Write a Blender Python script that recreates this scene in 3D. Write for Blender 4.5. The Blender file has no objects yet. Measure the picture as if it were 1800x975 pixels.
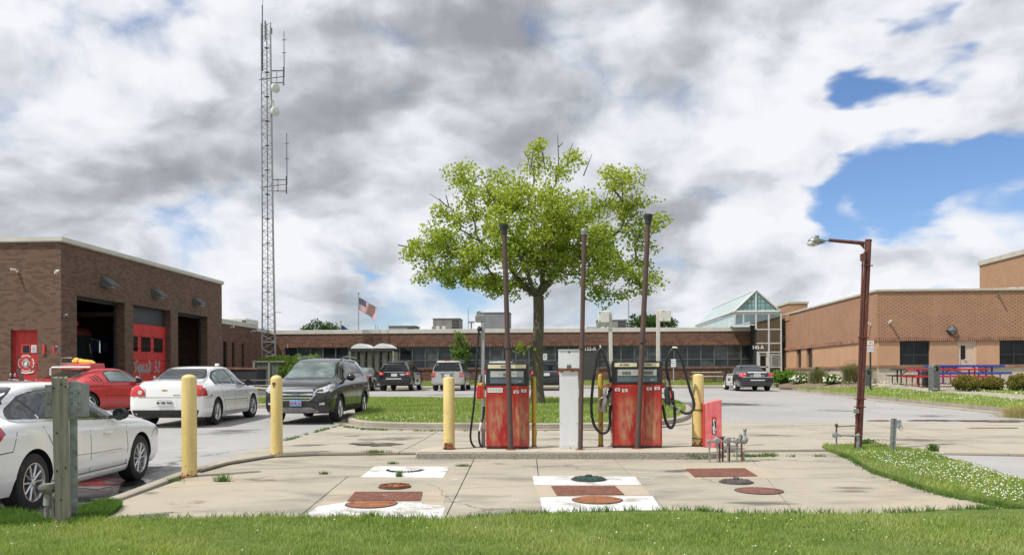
import bpy,bmesh,math,random
import numpy as np
from mathutils import Vector,Matrix,noise as mnoise
from mathutils.bvhtree import BVHTree
random.seed(7);np.random.seed(7)
SC=bpy.context.scene
COL=SC.collection
PI=math.pi
# ------------ camera
EYE=1.5;F=1440.0;YAW=math.atan(82/1440.0);ROLL=0.004;HV=658.0
cT,sT=math.cos(YAW),math.sin(YAW)
FW=Vector((-sT,cT,0));RT=Vector((cT,sT,0));UP=Vector((0,0,1))
cam=bpy.data.cameras.new('camera');camo=bpy.data.objects.new('camera',cam);COL.objects.link(camo)
r_=math.cos(ROLL)*RT-math.sin(ROLL)*UP;u_=math.cos(ROLL)*UP+math.sin(ROLL)*RT
camo.matrix_world=Matrix(((r_.x,u_.x,-FW.x,0),(r_.y,u_.y,-FW.y,0),(r_.z,u_.z,-FW.z,EYE),(0,0,0,1)))
cam.sensor_width=36;cam.lens=36*F/1800;cam.shift_y=(HV-487.5)/1800
cam.clip_start=0.05;cam.clip_end=6000
SC.camera=camo
SC.view_settings.view_transform='Standard';SC.view_settings.look='None'
SC.view_settings.exposure=0.0;SC.view_settings.gamma=1.0
SC.render.resolution_x=1024;SC.render.resolution_y=554
# ------------ sun
SUN_DIR=Vector((-0.84,-0.54,0)).normalized()*math.cos(math.radians(57))+Vector((0,0,math.sin(math.radians(57))))
sl=bpy.data.lights.new('sun','SUN');sl.energy=4.4;sl.angle=math.radians(0.6);sl.color=(1.0,0.955,0.88)
so=bpy.data.objects.new('sun',sl);COL.objects.link(so)
so.rotation_euler=SUN_DIR.to_track_quat('Z','Y').to_euler();so.location=(0,0,60)
# ------------ world : nishita sky with procedural clouds
world=bpy.data.worlds.new('World');SC.world=world;world.use_nodes=True
def dirvec(u,v):
 v=v+ROLL*(u-900);u=u-ROLL*(v-HV)
 return(FW*F+RT*(u-900)+UP*(HV-v)).normalized()
class NT:
 def __init__(s,tree):s.t=tree;s.n=tree.nodes;s.l=tree.links
 def node(s,typ,**kw):
  n=s.n.new(typ)
  for k,v in kw.items():setattr(n,k,v)
  return n
 def inp(s,sock,v):
  if isinstance(v,bpy.types.NodeSocket):s.l.new(v,sock)
  elif v is not None:sock.default_value=v
 def math(s,op,a,b=None,c=None,clamp=False):
  n=s.node('ShaderNodeMath',operation=op,use_clamp=clamp)
  s.inp(n.inputs[0],a)
  if b is not None:s.inp(n.inputs[1],b)
  if c is not None:s.inp(n.inputs[2],c)
  return n.outputs[0]
 def vmath(s,op,a,b=None,out=0):
  n=s.node('ShaderNodeVectorMath',operation=op)
  s.inp(n.inputs[0],a)
  if b is not None:s.inp(n.inputs[1],b)
  return n.outputs[out]
 def noise(s,vec,scale,detail=4,rough=0.55,dist=0.0,lac=2.0):
  n=s.node('ShaderNodeTexNoise');s.inp(n.inputs['Vector'],vec)
  n.inputs['Scale'].default_value=scale;n.inputs['Detail'].default_value=detail
  n.inputs['Roughness'].default_value=rough;n.inputs['Distortion'].default_value=dist;n.inputs['Lacunarity'].default_value=lac
  return n.outputs['Fac']
 def rng(s,v,a,b,c=0.0,d=1.0,smooth=False):
  n=s.node('ShaderNodeMapRange',interpolation_type='SMOOTHSTEP' if smooth else 'LINEAR')
  s.inp(n.inputs[0],v)
  for i,q in enumerate((a,b,c,d)):s.inp(n.inputs[i+1],q)
  return n.outputs[0]
 def mix(s,f,a,b,mode='MIX'):
  n=s.node('ShaderNodeMix',data_type='RGBA',blend_type=mode)
  s.inp(n.inputs[0],f)
  for i,q in((6,a),(7,b)):
   if isinstance(q,(tuple,list))and len(q)==3:q=(*q,1)
   s.inp(n.inputs[i],q)
  return n.outputs[2]
 def sep(s,v):
  n=s.node('ShaderNodeSeparateXYZ');s.inp(n.inputs[0],v);return n.outputs
 def comb(s,x,y,z):
  n=s.node('ShaderNodeCombineXYZ')
  for i,q in enumerate((x,y,z)):s.inp(n.inputs[i],q)
  return n.outputs[0]
def build_world():
 t=NT(world.node_tree);t.n.clear()
 out=t.node('ShaderNodeOutputWorld');bg=t.node('ShaderNodeBackground');bg.inputs[1].default_value=0.1
 sky=t.node('ShaderNodeTexSky',sky_type='NISHITA');sky.sun_disc=False
 sky.sun_elevation=math.radians(57);sky.sun_rotation=math.atan2(SUN_DIR.x,SUN_DIR.y)
 sky.air_density=1.0;sky.dust_density=0.4;sky.ozone_density=2.5
 tc=t.node('ShaderNodeTexCoord');d0=t.vmath('NORMALIZE',tc.outputs['Generated'])
 z=t.sep(d0)[2]
 zz=t.math('ADD',t.math('MAXIMUM',z,0.0),0.28)
 inv=t.math('DIVIDE',1.0,zz)
 s3=t.sep(d0)
 P=t.comb(t.math('MULTIPLY',s3[0],inv),t.math('MULTIPLY',s3[1],inv),t.math('MULTIPLY',z,2.2))
 wn=t.node('ShaderNodeTexNoise');t.inp(wn.inputs['Vector'],P);wn.inputs['Scale'].default_value=1.6;wn.inputs['Detail'].default_value=5
 wv=t.vmath('SUBTRACT',wn.outputs['Color'],(0.5,0.5,0.5))
 wn_s=t.node('ShaderNodeVectorMath',operation='SCALE');t.inp(wn_s.inputs[0],wv);wn_s.inputs[3].default_value=0.5
 dw=t.vmath('NORMALIZE',t.vmath('ADD',d0,wn_s.outputs[0]))
 def blobs(lst):
  acc=None
  for(u,v,r,a)in lst:
   dv=dirvec(u,v);ang=r/F
   dist=t.vmath('DISTANCE',dw,tuple(dv),out=1)
   g=t.rng(dist,ang*1.5,0.0,0.0,a,smooth=True)
   acc=g if acc is None else t.math('ADD',acc,g)
  return acc
 holes=blobs([(1590,60,70,.52),(1500,345,80,.30),(1610,375,110,.44),(1750,325,85,.38),(1560,300,50,.1),(1790,260,50,.15),(1640,235,60,.22),(1480,420,70,.18),(85,395,40,.2),(560,415,38,.23),(625,425,38,.2),(1130,130,40,.1),(1690,465,50,.2),(2300,300,380,.3),(-900,200,350,.25),(1330,480,50,.1),(1660,215,330,-.10),(1560,480,110,-.22),(1400,490,100,-.2),(1780,400,60,-.12),(100,330,200,-.1),(60,460,120,-.1)])
 dark=blobs([(330,250,220,.55),(150,300,200,.35),(560,200,150,.3),(700,60,210,.5),(960,30,210,.55),(1250,20,210,.45),(700,220,150,.35),(640,330,110,.3),(1130,300,110,.35),(1180,420,130,.33),(1200,200,90,.15),(330,380,90,.15),(860,130,120,.2),(1750,60,120,.25),(80,230,150,.3),(1000,240,120,.2),(430,60,120,.15)])
 lite=blobs([(1350,170,150,.4),(1230,270,110,.35),(1500,130,100,.45),(1460,230,120,.3),(1650,180,80,.35),(1130,120,110,.4),(200,90,180,.35),(60,130,130,.4),(360,440,130,.4),(700,340,90,.3),(760,300,80,.25),(1420,470,120,.45),(1560,460,110,.45),(1760,420,90,.35),(1690,240,70,.25),(600,490,120,.35),(60,330,90,.3),(250,420,80,.25),(1300,520,100,.3),(760,500,90,.3)])
 Q=t.vmath('MULTIPLY',d0,(1.0,1.0,1.45))
 def vor(vec,scale,det=2.0):
  n=t.node('ShaderNodeTexVoronoi',feature='F1');t.inp(n.inputs['Vector'],vec);n.inputs['Scale'].default_value=scale
  n.inputs['Detail'].default_value=det;n.inputs['Roughness'].default_value=0.5
  return n.outputs['Distance']
 wq=t.node('ShaderNodeVectorMath',operation='SCALE');t.inp(wq.inputs[0],wv);wq.inputs[3].default_value=0.16
 Q=t.vmath('ADD',Q,wq.outputs[0])
 def dens(vec):
  return t.math('ADD',t.math('MULTIPLY',t.noise(vec,5.2,8,0.58),0.75),t.math('MULTIPLY',t.math('SUBTRACT',1.0,vor(vec,7.0)),0.32))
 lo_=t.noise(Q,2.0,3,0.5)
 D0=dens(Q);off=tuple(Vector((-0.03,0.0,0.045)))
 D1=dens(t.vmath('ADD',Q,off))
 relief=t.math('SUBTRACT',D0,D1)
 fine=t.math('MULTIPLY',t.math('SUBTRACT',t.noise(Q,17.0,5,0.6),0.5),0.42)
 cov=t.math('ADD',t.math('MULTIPLY',D0,1.05),t.math('MULTIPLY',lo_,0.35))
 cov=t.math('SUBTRACT',cov,t.math('MULTIPLY',holes,1.05))
 mask=t.rng(cov,0.26,0.54,0,1,smooth=True)
 edge=t.rng(cov,0.45,0.75,0.16,0.0)
 shade=t.math('ADD',t.math('MULTIPLY_ADD',lo_,0.7,0.25),t.math('MULTIPLY',relief,2.1))
 shade=t.math('ADD',t.math('ADD',shade,edge),fine)
 shade=t.math('ADD',shade,t.math('MULTIPLY',lite,0.62))
 shade=t.math('SUBTRACT',shade,t.math('MULTIPLY',dark,0.55))
 ramp=t.node('ShaderNodeValToRGB');t.inp(ramp.inputs[0],shade)
 cr=ramp.color_ramp
 cr.elements[0].position=0.0;cr.elements[0].color=(0.355,0.37,0.40,1)
 cr.elements[1].position=1.0;cr.elements[1].color=(0.96,0.97,1.0,1)
 for p,c in((0.25,(0.45,0.47,0.505)),(0.5,(0.62,0.65,0.70)),(0.76,(0.84,0.865,0.92))):
  e=cr.elements.new(p);e.color=(*c,1)
 cl=t.mix(1.0,ramp.outputs[0],(9.6,9.6,9.6),'MULTIPLY')
 skyc=t.mix(1.0,sky.outputs[0],(1.0,1.14,1.38),'MULTIPLY')
 col=t.mix(mask,skyc,cl)
 below=t.rng(z,-0.02,0.0,0,1)
 col=t.mix(below,(1.6,1.6,1.5),col)
 t.inp(bg.inputs[0],col);t.l.new(bg.outputs[0],out.inputs[0])
build_world()
# ------------ projection helpers (image -> real place on the ground)
def W(u,d,v=None,z=None):
 """point at camera depth d on image column u (height from v or z)"""
 vv=(v if v is not None else HV)
 v2=vv+ROLL*(u-900);u2=u-ROLL*(vv-HV)
 p=RT*((u2-900)*d/F)+FW*d
 zz=z if z is not None else EYE+(HV-v2)*d/F
 return Vector((p.x,p.y,zz))
def ray(u,v):
 v2=v+ROLL*(u-900);u2=u-ROLL*(v-HV)
 return(FW+RT*((u2-900)/F)+UP*((HV-v2)/F))
GPTS=[(-3000,0.0),(7.0,0.03),(8,.05),(12.5,.15),(20,.30),(30,.42),(48,.54),(62,.60),(3000,.62)]
def lin(pts,x):
 if x<=pts[0][0]:return pts[0][1]
 for(a,b),(c,d)in zip(pts,pts[1:]):
  if x<=c:return b+(d-b)*(x-a)/(c-a)
 return pts[-1][1]
def G(x,y):return lin(GPTS,y)
def clamp(x,a=0.0,b=1.0):return max(a,min(b,x))
def LOT(x,y):
 g=G(x,y)
 s=clamp((0.0-x)/3.0)
 k=clamp((14.5-y)/2.5)
 return g-0.010-s*k*max(0.0,g+0.02)
def onto(u,v,h=G,off=0.0):
 """where the sight line through (u, v) meets the height field h"""
 r=ray(u,v);d=10.0
 lo,hi=1.0,400.0
 for _ in range(60):
  m=(lo+hi)/2;p=r*m
  if EYE+p.z>h(p.x,p.y)+off:lo=m
  else:hi=m
 p=r*lo
 return Vector((p.x,p.y,h(p.x,p.y)+off))
def onX(u,X):
 r=ray(u,HV);return X/r.x*r.y
def planeY(u,v,Y):
 r=ray(u,v);p=r*(Y/r.y);return Vector((p.x,Y,EYE+p.z))
def planeX(u,v,X):
 r=ray(u,v);p=r*(X/r.x);return Vector((X,p.y,EYE+p.z))
 # ------------ tagging
def tag(o,label=None,cat=None,group=None,kind=None):
 if label:o['label']=label
 if cat:o['category']=cat
 if group:o['group']=group
 if kind:o['kind']=kind
 return o
def thing(name,label,cat,loc=(0,0,0),rz=0.0,group=None):
 o=bpy.data.objects.new(name,None);COL.objects.link(o)
 o.location=loc;o.rotation_euler=(0,0,rz);o.empty_display_size=0.2
 return tag(o,label,cat,group)
def copy_tree(o,parent=None):
 c=o.copy();COL.objects.link(c)
 if parent is not None:c.parent=parent
 for ch in list(o.children):copy_tree(ch,c)
 return c
 # ------------ mesh builder
class MB:
 def __init__(s):s.v=[];s.f=[];s.m=[];s.mi=0
 def mat(s,i):s.mi=i;return s
 def add(s,vs,fs):
  b=len(s.v);s.v+=[tuple(x)for x in vs]
  for f in fs:s.f.append([b+i for i in f]);s.m.append(s.mi)
  return s
 def box(s,c,size,rz=0.0,M=None):
  hx,hy,hz=size[0]/2,size[1]/2,size[2]/2
  vs=[Vector((x,y,z))for z in(-hz,hz)for x,y in((-hx,-hy),(hx,-hy),(hx,hy),(-hx,hy))]
  R=M if M is not None else Matrix.Rotation(rz,3,'Z')
  c=Vector(c);vs=[R@q+c for q in vs]
  return s.add(vs,[(0,3,2,1),(4,5,6,7),(0,1,5,4),(1,2,6,5),(2,3,7,6),(3,0,4,7)])
 def span(s,a,b):
  a=Vector(a);b=Vector(b);return s.box((a+b)/2,[abs(b[i]-a[i])for i in range(3)])
 def cyl(s,p0,p1,r0,r1=None,n=12,caps=True):
  r1=r0 if r1 is None else r1
  p0=Vector(p0);p1=Vector(p1);ax=(p1-p0).normalized()
  q=ax.to_track_quat('Z','Y');vs=[]
  for p,r in((p0,r0),(p1,r1)):
   for i in range(n):
    a=2*PI*i/n;vs.append(p+q@Vector((math.cos(a)*r,math.sin(a)*r,0)))
  fs=[(i,(i+1)%n,n+(i+1)%n,n+i)for i in range(n)]
  if caps:fs+=[tuple(reversed(range(n))),tuple(range(n,2*n))]
  return s.add(vs,fs)
 def tube(s,pts,r,n=8,caps=True):
  pts=[Vector(p)for p in pts];rs=r if isinstance(r,(list,tuple))else[r]*len(pts)
  vs=[];prev=None
  for i,p in enumerate(pts):
   t=(pts[min(i+1,len(pts)-1)]-pts[max(i-1,0)]).normalized()
   if prev is None:
    a=Vector((0,0,1))if abs(t.z)<0.9 else Vector((1,0,0))
    x=t.cross(a).normalized()
   else:
    x=(prev-t*prev.dot(t)).normalized()
   prev=x;y=t.cross(x)
   for k in range(n):
    an=2*PI*k/n;vs.append(p+(x*math.cos(an)+y*math.sin(an))*rs[i])
  fs=[]
  for i in range(len(pts)-1):
   for k in range(n):
    k2=(k+1)%n;fs.append((i*n+k,i*n+k2,(i+1)*n+k2,(i+1)*n+k))
  if caps:fs+=[tuple(reversed(range(n))),tuple(range((len(pts)-1)*n,len(pts)*n))]
  return s.add(vs,fs)
 def lathe(s,prof,c=(0,0,0),n=24,axis='z',close=False,arc=None):
  vs=[];c=Vector(c);m=len(prof)
  for i in range(n):
   a=2*PI*i/n
   for(r,h)in prof:
    if axis=='z':p=(r*math.cos(a),r*math.sin(a),h)
    elif axis=='x':p=(h,r*math.cos(a),r*math.sin(a))
    else:p=(r*math.cos(a),h,-r*math.sin(a))
    vs.append(c+Vector(p))
  fs=[]
  for i in range(n):
   j=(i+1)%n
   for k in range(m-1):fs.append((i*m+k,j*m+k,j*m+k+1,i*m+k+1))
   if close:fs.append((i*m+m-1,j*m+m-1,j*m,i*m))
  return s.add(vs,fs)
 def prism(s,poly,d0,d1,axis='z',org=(0,0,0)):
  """extrude a 2D polygon; axis z: (x,y); x: (y,z); y: (x,z)"""
  o=Vector(org);n=len(poly)
  def P(a,b,d):
   return o+(Vector((a,b,d))if axis=='z' else Vector((d,a,b))if axis=='x' else Vector((a,d,b)))
  vs=[P(a,b,d0)for a,b in poly]+[P(a,b,d1)for a,b in poly]
  fs=[tuple(reversed(range(n))),tuple(range(n,2*n))]+[(i,(i+1)%n,n+(i+1)%n,n+i)for i in range(n)]
  return s.add(vs,fs)
 def sphere(s,c,r,n=10,m=6,sc=(1,1,1)):
  prof=[(r*math.sin(PI*k/m),-r*math.cos(PI*k/m))for k in range(m+1)]
  prof[0]=(0.0005,prof[0][1]);prof[-1]=(0.0005,prof[-1][1])
  b=len(s.v);s.lathe(prof,(0,0,0),n)
  for i in range(b,len(s.v)):
   x,y,z=s.v[i];s.v[i]=(x*sc[0]+c[0],y*sc[1]+c[1],z*sc[2]+c[2])
  return s
 def xf(s,M):
  s.v=[tuple(M@Vector(p))for p in s.v];return s
 def mesh(s,name,mats,smooth=None,bevel=0.0,bseg=1,fixn=True):
  me=bpy.data.meshes.new(name);me.from_pydata(s.v,[],s.f)
  for m in(mats if isinstance(mats,(list,tuple))else[mats]):me.materials.append(m)
  me.polygons.foreach_set('material_index',s.m)
  if fixn or bevel:
   bm=bmesh.new();bm.from_mesh(me)
   if fixn:bmesh.ops.recalc_face_normals(bm,faces=bm.faces)
   if bevel:
    es=[e for e in bm.edges if len(e.link_faces)==2 and e.calc_face_angle(0)>0.6]
    bmesh.ops.bevel(bm,geom=es,offset=bevel,segments=bseg,affect='EDGES',clamp_overlap=True)
   bm.to_mesh(me);bm.free()
  if smooth:
   me.shade_smooth();me.set_sharp_from_angle(angle=math.radians(smooth))
  me.update();return me
 def build(s,name,mats,parent=None,smooth=None,bevel=0.0,bseg=1,loc=None,rz=0.0,fixn=True):
  o=bpy.data.objects.new(name,s.mesh(name,mats,smooth,bevel,bseg,fixn));COL.objects.link(o)
  if parent is not None:o.parent=parent
  if loc is not None:o.location=loc
  if rz:o.rotation_euler=(0,0,rz)
  return o
def link_mesh(name,me,parent=None,loc=(0,0,0),rot=(0,0,0),scale=(1,1,1)):
 o=bpy.data.objects.new(name,me);COL.objects.link(o);o.parent=parent
 o.location=loc;o.rotation_euler=rot;o.scale=scale;return o
 # ------------ materials
MATS={}
def base_mat(name,col=(0.5,0.5,0.5),rough=0.6,metal=0.0,spec=0.5,coat=0.0):
 m=bpy.data.materials.new(name);m.use_nodes=True
 b=m.node_tree.nodes['Principled BSDF']
 b.inputs['Base Color'].default_value=(*col,1);b.inputs['Roughness'].default_value=rough
 b.inputs['Metallic'].default_value=metal;b.inputs['Specular IOR Level'].default_value=spec
 b.inputs['Coat Weight'].default_value=coat;b.inputs['Coat Roughness'].default_value=0.04
 MATS[name]=m
 return m,NT(m.node_tree),b
def bump(t,b,h,strength=0.3,dist=0.01):
 n=t.node('ShaderNodeBump');n.inputs['Strength'].default_value=strength;n.inputs['Distance'].default_value=dist
 t.inp(n.inputs['Height'],h);t.l.new(n.outputs[0],b.inputs['Normal'])
def coords(t,obj=True):
 return t.node('ShaderNodeTexCoord').outputs['Object']if obj else t.node('ShaderNodeNewGeometry').outputs['Position']
def scl(t,v,s):
 n=t.node('ShaderNodeMapping');t.inp(n.inputs[0],v);n.inputs['Scale'].default_value=s;return n.outputs[0]
def plain(name,col,rough=0.6,metal=0.0,var=0.12,nscale=6,spec=0.5,coat=0.0,bmp=0.0,bscale=60):
 m,t,b=base_mat(name,col,rough,metal,spec,coat)
 c=coords(t)
 n=t.noise(c,nscale,5,0.6)
 dk=tuple(x*(1-var*2)for x in col);lt=tuple(min(1,x*(1+var*1.2))for x in col)
 t.inp(b.inputs['Base Color'],t.mix(t.rng(n,0.3,0.7),dk,lt))
 t.inp(b.inputs['Roughness'],t.rng(t.noise(c,nscale*2.3,3),0.3,0.7,max(0.02,rough*0.8),min(1,rough*1.2)))
 if bmp:bump(t,b,t.noise(c,bscale,4),bmp,0.004)
 return m
def worn(name,col,under,amt=0.5,nscale=4,stretch=(1,1,1),rough=0.5,edge=0.05,bmp=0.2,metal=0.0,extra=None):
 """paint over another colour showing through in patches"""
 m,t,b=base_mat(name,col,rough,metal)
 c=scl(t,coords(t),stretch)
 n=t.noise(c,nscale,8,0.62)
 f=t.rng(n,amt-edge,amt+edge)
 n2=t.noise(c,nscale*3.1,6,0.6)
 c1=t.mix(t.rng(n2,0.3,0.7),tuple(x*0.82 for x in col),tuple(min(1,x*1.1)for x in col))
 c2=t.mix(t.rng(n2,0.35,0.65),tuple(x*0.65 for x in under),tuple(min(1,x*1.25)for x in under))
 t.inp(b.inputs['Base Color'],t.mix(f,c2,c1)if extra is None else extra(t,t.mix(f,c2,c1)))
 t.inp(b.inputs['Roughness'],t.rng(f,0,1,0.85,rough))
 bump(t,b,f,bmp,0.002)
 return m
def concrete(name,a,b_,stain=(0.13,0.125,0.115),st=0.62,warm=None):
 m,t,b=base_mat(name,a,0.9)
 c=coords(t,False)
 n=t.noise(c,0.7,8,0.6);n2=t.noise(c,55,4,0.7);n3=t.noise(scl(t,c,(0.5,1.3,1)),1.1,8,0.65,0.4)
 col=t.mix(t.rng(n,0.3,0.7),a,b_)
 col=t.mix(t.math('MULTIPLY',t.rng(n3,st-0.05,st+0.13),0.7),col,stain)
 col=t.mix(t.rng(n2,0.25,0.75,0.0,0.35),col,tuple(x*0.6 for x in a))
 if warm:col=t.mix(t.rng(t.noise(c,0.35,4),0.52,0.66,0,0.5),col,warm)
 vo=t.node('ShaderNodeTexVoronoi',feature='DISTANCE_TO_EDGE');vo.inputs['Scale'].default_value=0.33
 wn=t.node('ShaderNodeTexNoise');t.inp(wn.inputs['Vector'],c);wn.inputs['Scale'].default_value=1.3;wn.inputs['Detail'].default_value=8
 t.inp(vo.inputs['Vector'],t.vmath('ADD',c,wn.outputs['Color']))
 ck=t.rng(vo.outputs['Distance'],0.0,0.006,1,0)
 ck=t.math('MULTIPLY',ck,t.rng(t.noise(c,0.4,2),0.5,0.56))
 col=t.mix(t.math('MULTIPLY',ck,0.75),col,(0.07,0.065,0.055))
 t.inp(b.inputs['Base Color'],col)
 bump(t,b,t.math('SUBTRACT',t.noise(c,110,3,0.7),ck),0.35,0.004)
 return m
concrete('concrete',(0.35,0.315,0.25),(0.435,0.392,0.312),st=0.53,warm=(0.42,0.35,0.255))
concrete('concrete_new',(0.41,0.345,0.26),(0.48,0.405,0.305),st=0.58)
concrete('concrete_kerb',(0.33,0.295,0.24),(0.42,0.375,0.305),st=0.55)
concrete('concrete_drive',(0.375,0.337,0.272),(0.435,0.39,0.315),st=0.55,warm=(0.39,0.325,0.245))
concrete('exposed_aggregate',(0.24,0.225,0.195),(0.34,0.31,0.26),st=0.5)
def white_paint_ground():
 m,t,b=base_mat('white_ground_paint',(0.8,0.8,0.8),0.7)
 c=coords(t,False);n=t.noise(c,3,8,0.7);n2=t.noise(c,40,5,0.7)
 col=t.mix(t.rng(n,0.3,0.72),(0.50,0.505,0.505),(0.615,0.62,0.625))
 f=t.rng(t.math('ADD',n,t.math('MULTIPLY',n2,0.3)),0.56,0.61)
 t.inp(b.inputs['Base Color'],t.mix(f,(0.36,0.33,0.27),col));bump(t,b,n2,0.3,0.003)
white_paint_ground()
def asphalt():
 m,t,b=base_mat('asphalt_worn',(0.3,0.3,0.3),0.92)
 c=coords(t,False)
 n=t.noise(c,0.25,8,0.6);n2=t.noise(c,60,4,0.75);n3=t.noise(scl(t,c,(0.35,1.6,1)),0.6,8,0.62,0.5)
 col=t.mix(t.rng(n,0.3,0.7),(0.32,0.312,0.30),(0.41,0.40,0.385))
 col=t.mix(t.rng(n3,0.54,0.72,0,0.6),col,(0.27,0.27,0.27))
 col=t.mix(t.rng(n2,0.3,0.7,0,0.4),col,(0.2,0.2,0.2))
 vo=t.node('ShaderNodeTexVoronoi',feature='DISTANCE_TO_EDGE');vo.inputs['Scale'].default_value=0.16
 wn=t.node('ShaderNodeTexNoise');t.inp(wn.inputs['Vector'],c);wn.inputs['Scale'].default_value=0.6;wn.inputs['Detail'].default_value=9
 sv=t.node('ShaderNodeVectorMath',operation='SCALE');t.inp(sv.inputs[0],wn.outputs['Color']);sv.inputs[3].default_value=2.4
 t.inp(vo.inputs['Vector'],t.vmath('ADD',c,sv.outputs[0]))
 ck=t.rng(vo.outputs['Distance'],0.0,0.006,1,0)
 col=t.mix(t.math('MULTIPLY',ck,0.6),col,(0.09,0.09,0.09))
 t.inp(b.inputs['Base Color'],col);bump(t,b,n2,0.5,0.006)
asphalt()
def brick(name,c1,c2,mortar,c3=None,bw=0.205,bh=0.074,flem=False):
 m,t,b=base_mat(name,c1,0.88)
 s=t.sep(coords(t,False))
 v=t.comb(t.math('ADD',s[0],s[1]),s[2],0.0)
 br=t.node('ShaderNodeTexBrick');t.inp(br.inputs['Vector'],v)
 br.inputs['Scale'].default_value=1.0;br.inputs['Brick Width'].default_value=bw;br.inputs['Row Height'].default_value=bh
 br.inputs['Mortar Size'].default_value=0.006;br.inputs['Mortar Smooth'].default_value=0.2;br.inputs['Bias'].default_value=0.0
 br.inputs['Color1'].default_value=(*c1,1);br.inputs['Color2'].default_value=(*c2,1);br.inputs['Mortar'].default_value=(*mortar,1)
 col=br.outputs['Color']
 if c3 is not None:
  b2=t.node('ShaderNodeTexBrick');t.inp(b2 .inputs['Vector'],v)
  b2 .inputs['Scale'].default_value=1.0;b2 .inputs['Brick Width'].default_value=bw;b2 .inputs['Row Height'].default_value=bh
  b2 .inputs['Mortar Size'].default_value=0.0;b2 .inputs['Color1'].default_value=(0,0,0,1);b2 .inputs['Color2'].default_value=(1,1,1,1)
  if flem:
   row=t.math('FLOOR',t.math('DIVIDE',s[2],bh));sx=t.math('ADD',t.math('DIVIDE',t.math('ADD',s[0],s[1]),bw*1.25),t.math('MULTIPLY',row,0.5))
   fr=t.math('FRACT',sx);f=t.rng(fr,0.36,0.38,1,0)
   f=t.math('MULTIPLY',f,t.rng(t.noise(coords(t,False),1.3,5),0.35,0.6,0.3,.75))
  else:f=t.rng(b2 .outputs['Color'],0.55,0.7,0,0.8)
  fm=t.math('MULTIPLY',f,t.math('SUBTRACT',1.0,br.outputs['Fac']))
  col=t.mix(fm,col,c3)
 n=t.noise(coords(t,False),0.5,6,0.6);n2=t.noise(scl(t,coords(t,False),(1,1,0.25)),1.4,5,0.6)
 col=t.mix(t.rng(n,0.35,0.7,0,0.22),col,tuple(x*0.55 for x in c1))
 col=t.mix(t.rng(n2,0.55,0.8,0,0.15),col,tuple(min(1,x*1.4+0.02)for x in c2))
 t.inp(b.inputs['Base Color'],col)
 bump(t,b,t.math('SUBTRACT',t.noise(coords(t,False),90,3),t.math('MULTIPLY',br.outputs['Fac'],1.6)),0.6,0.006)
 return m
brick('brick_brown',(0.145,0.08,0.054),(0.20,0.115,0.078),(0.115,0.092,0.075),(0.085,0.048,0.034),bh=0.076,bw=0.22)
brick('brick_red_brown',(0.155,0.072,0.05),(0.245,0.122,0.076),(0.14,0.105,0.082),(0.07,0.038,0.032),bh=0.08,bw=0.22)
brick('brick_tan',(0.37,0.195,0.115),(0.43,0.24,0.145),(0.36,0.25,0.175),(0.19,0.095,0.062),bh=0.088,bw=0.22,flem=True)
brick('brick_tan_far',(0.41,0.225,0.125),(0.46,0.27,0.155),(0.38,0.26,0.175),(0.255,0.135,0.085),bh=0.088,bw=0.22,flem=True)
brick('block_cream',(0.50,0.45,0.36),(0.56,0.51,0.42),(0.40,0.36,0.29),bh=0.2,bw=0.4)
plain('brick_single',(0.25,0.125,0.08),0.9,var=0.25,nscale=2.5)
plain('brick_single_tan',(0.36,0.19,0.125),0.9,var=0.2,nscale=2)
plain('stucco',(0.50,0.30,0.18),0.9,var=0.05,nscale=1.2,bmp=0.3,bscale=70)
plain('coping',(0.56,0.54,0.49),0.55,var=0.06,nscale=1.5)
plain('coping_tan',(0.50,0.46,0.39),0.6,var=0.08,nscale=1.5)
plain('frame_dark',(0.035,0.036,0.036),0.5,var=0.1)
plain('frame_grey',(0.10,0.115,0.12),0.5,var=0.1)
plain('frame_light',(0.55,0.57,0.56),0.45,var=0.06)
plain('metal_grey',(0.30,0.30,0.29),0.45,0.7,var=0.2,nscale=9)
plain('galvanised',(0.30,0.325,0.33),0.5,0.45,var=0.25,nscale=14)
plain('galv_post',(0.36,0.38,0.38),0.55,0.3,var=0.15,nscale=7)
plain('mast_metal',(0.27,0.28,0.29),0.5,0.4,var=0.15)
plain('mast_dark',(0.10,0.105,0.11),0.5,0.3,var=0.15)
plain('black_rubber',(0.018,0.018,0.019),0.55,var=0.2,nscale=20)
plain('tyre',(0.02,0.02,0.021),0.8,var=0.2,nscale=10)
plain('black_plastic',(0.022,0.023,0.024),0.55,var=0.15)
plain('black_gloss',(0.012,0.012,0.013),0.15,var=0.1,coat=0.5)
plain('chrome',(0.75,0.76,0.77),0.16,1.0,var=0.04)
plain('alloy',(0.62,0.62,0.62),0.28,0.85,var=0.05)
plain('white_enamel',(0.70,0.72,0.72),0.45,var=0.04,nscale=3)
plain('off_white',(0.62,0.62,0.58),0.6,var=0.08)
plain('sticker_white',(0.74,0.74,0.72),0.6,var=0.04)
plain('ink_black',(0.02,0.02,0.02),0.6,var=0.1)
plain('ink_grey',(0.18,0.19,0.20),0.6,var=0.1)
plain('ink_red',(0.5,0.04,0.03),0.6,var=0.1)
plain('ink_blue',(0.06,0.16,0.42),0.6,var=0.1)
plain('cream_panel',(0.66,0.61,0.40),0.55,var=0.05)
plain('panel_grey',(0.42,0.43,0.41),0.4,var=0.06)
plain('blue_grey',(0.10,0.135,0.165),0.4,var=0.08)
plain('lcd',(0.13,0.14,0.10),0.3,var=0.05)
plain('sign_red',(0.55,0.05,0.05),0.5,var=0.08)
plain('door_cream',(0.62,0.47,0.34),0.6,var=0.05)
plain('door_dark',(0.055,0.055,0.055),0.55,var=0.1)
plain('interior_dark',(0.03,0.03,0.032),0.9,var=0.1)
plain('shelter_green',(0.30,0.31,0.24),0.7,var=0.12,nscale=3)
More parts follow.
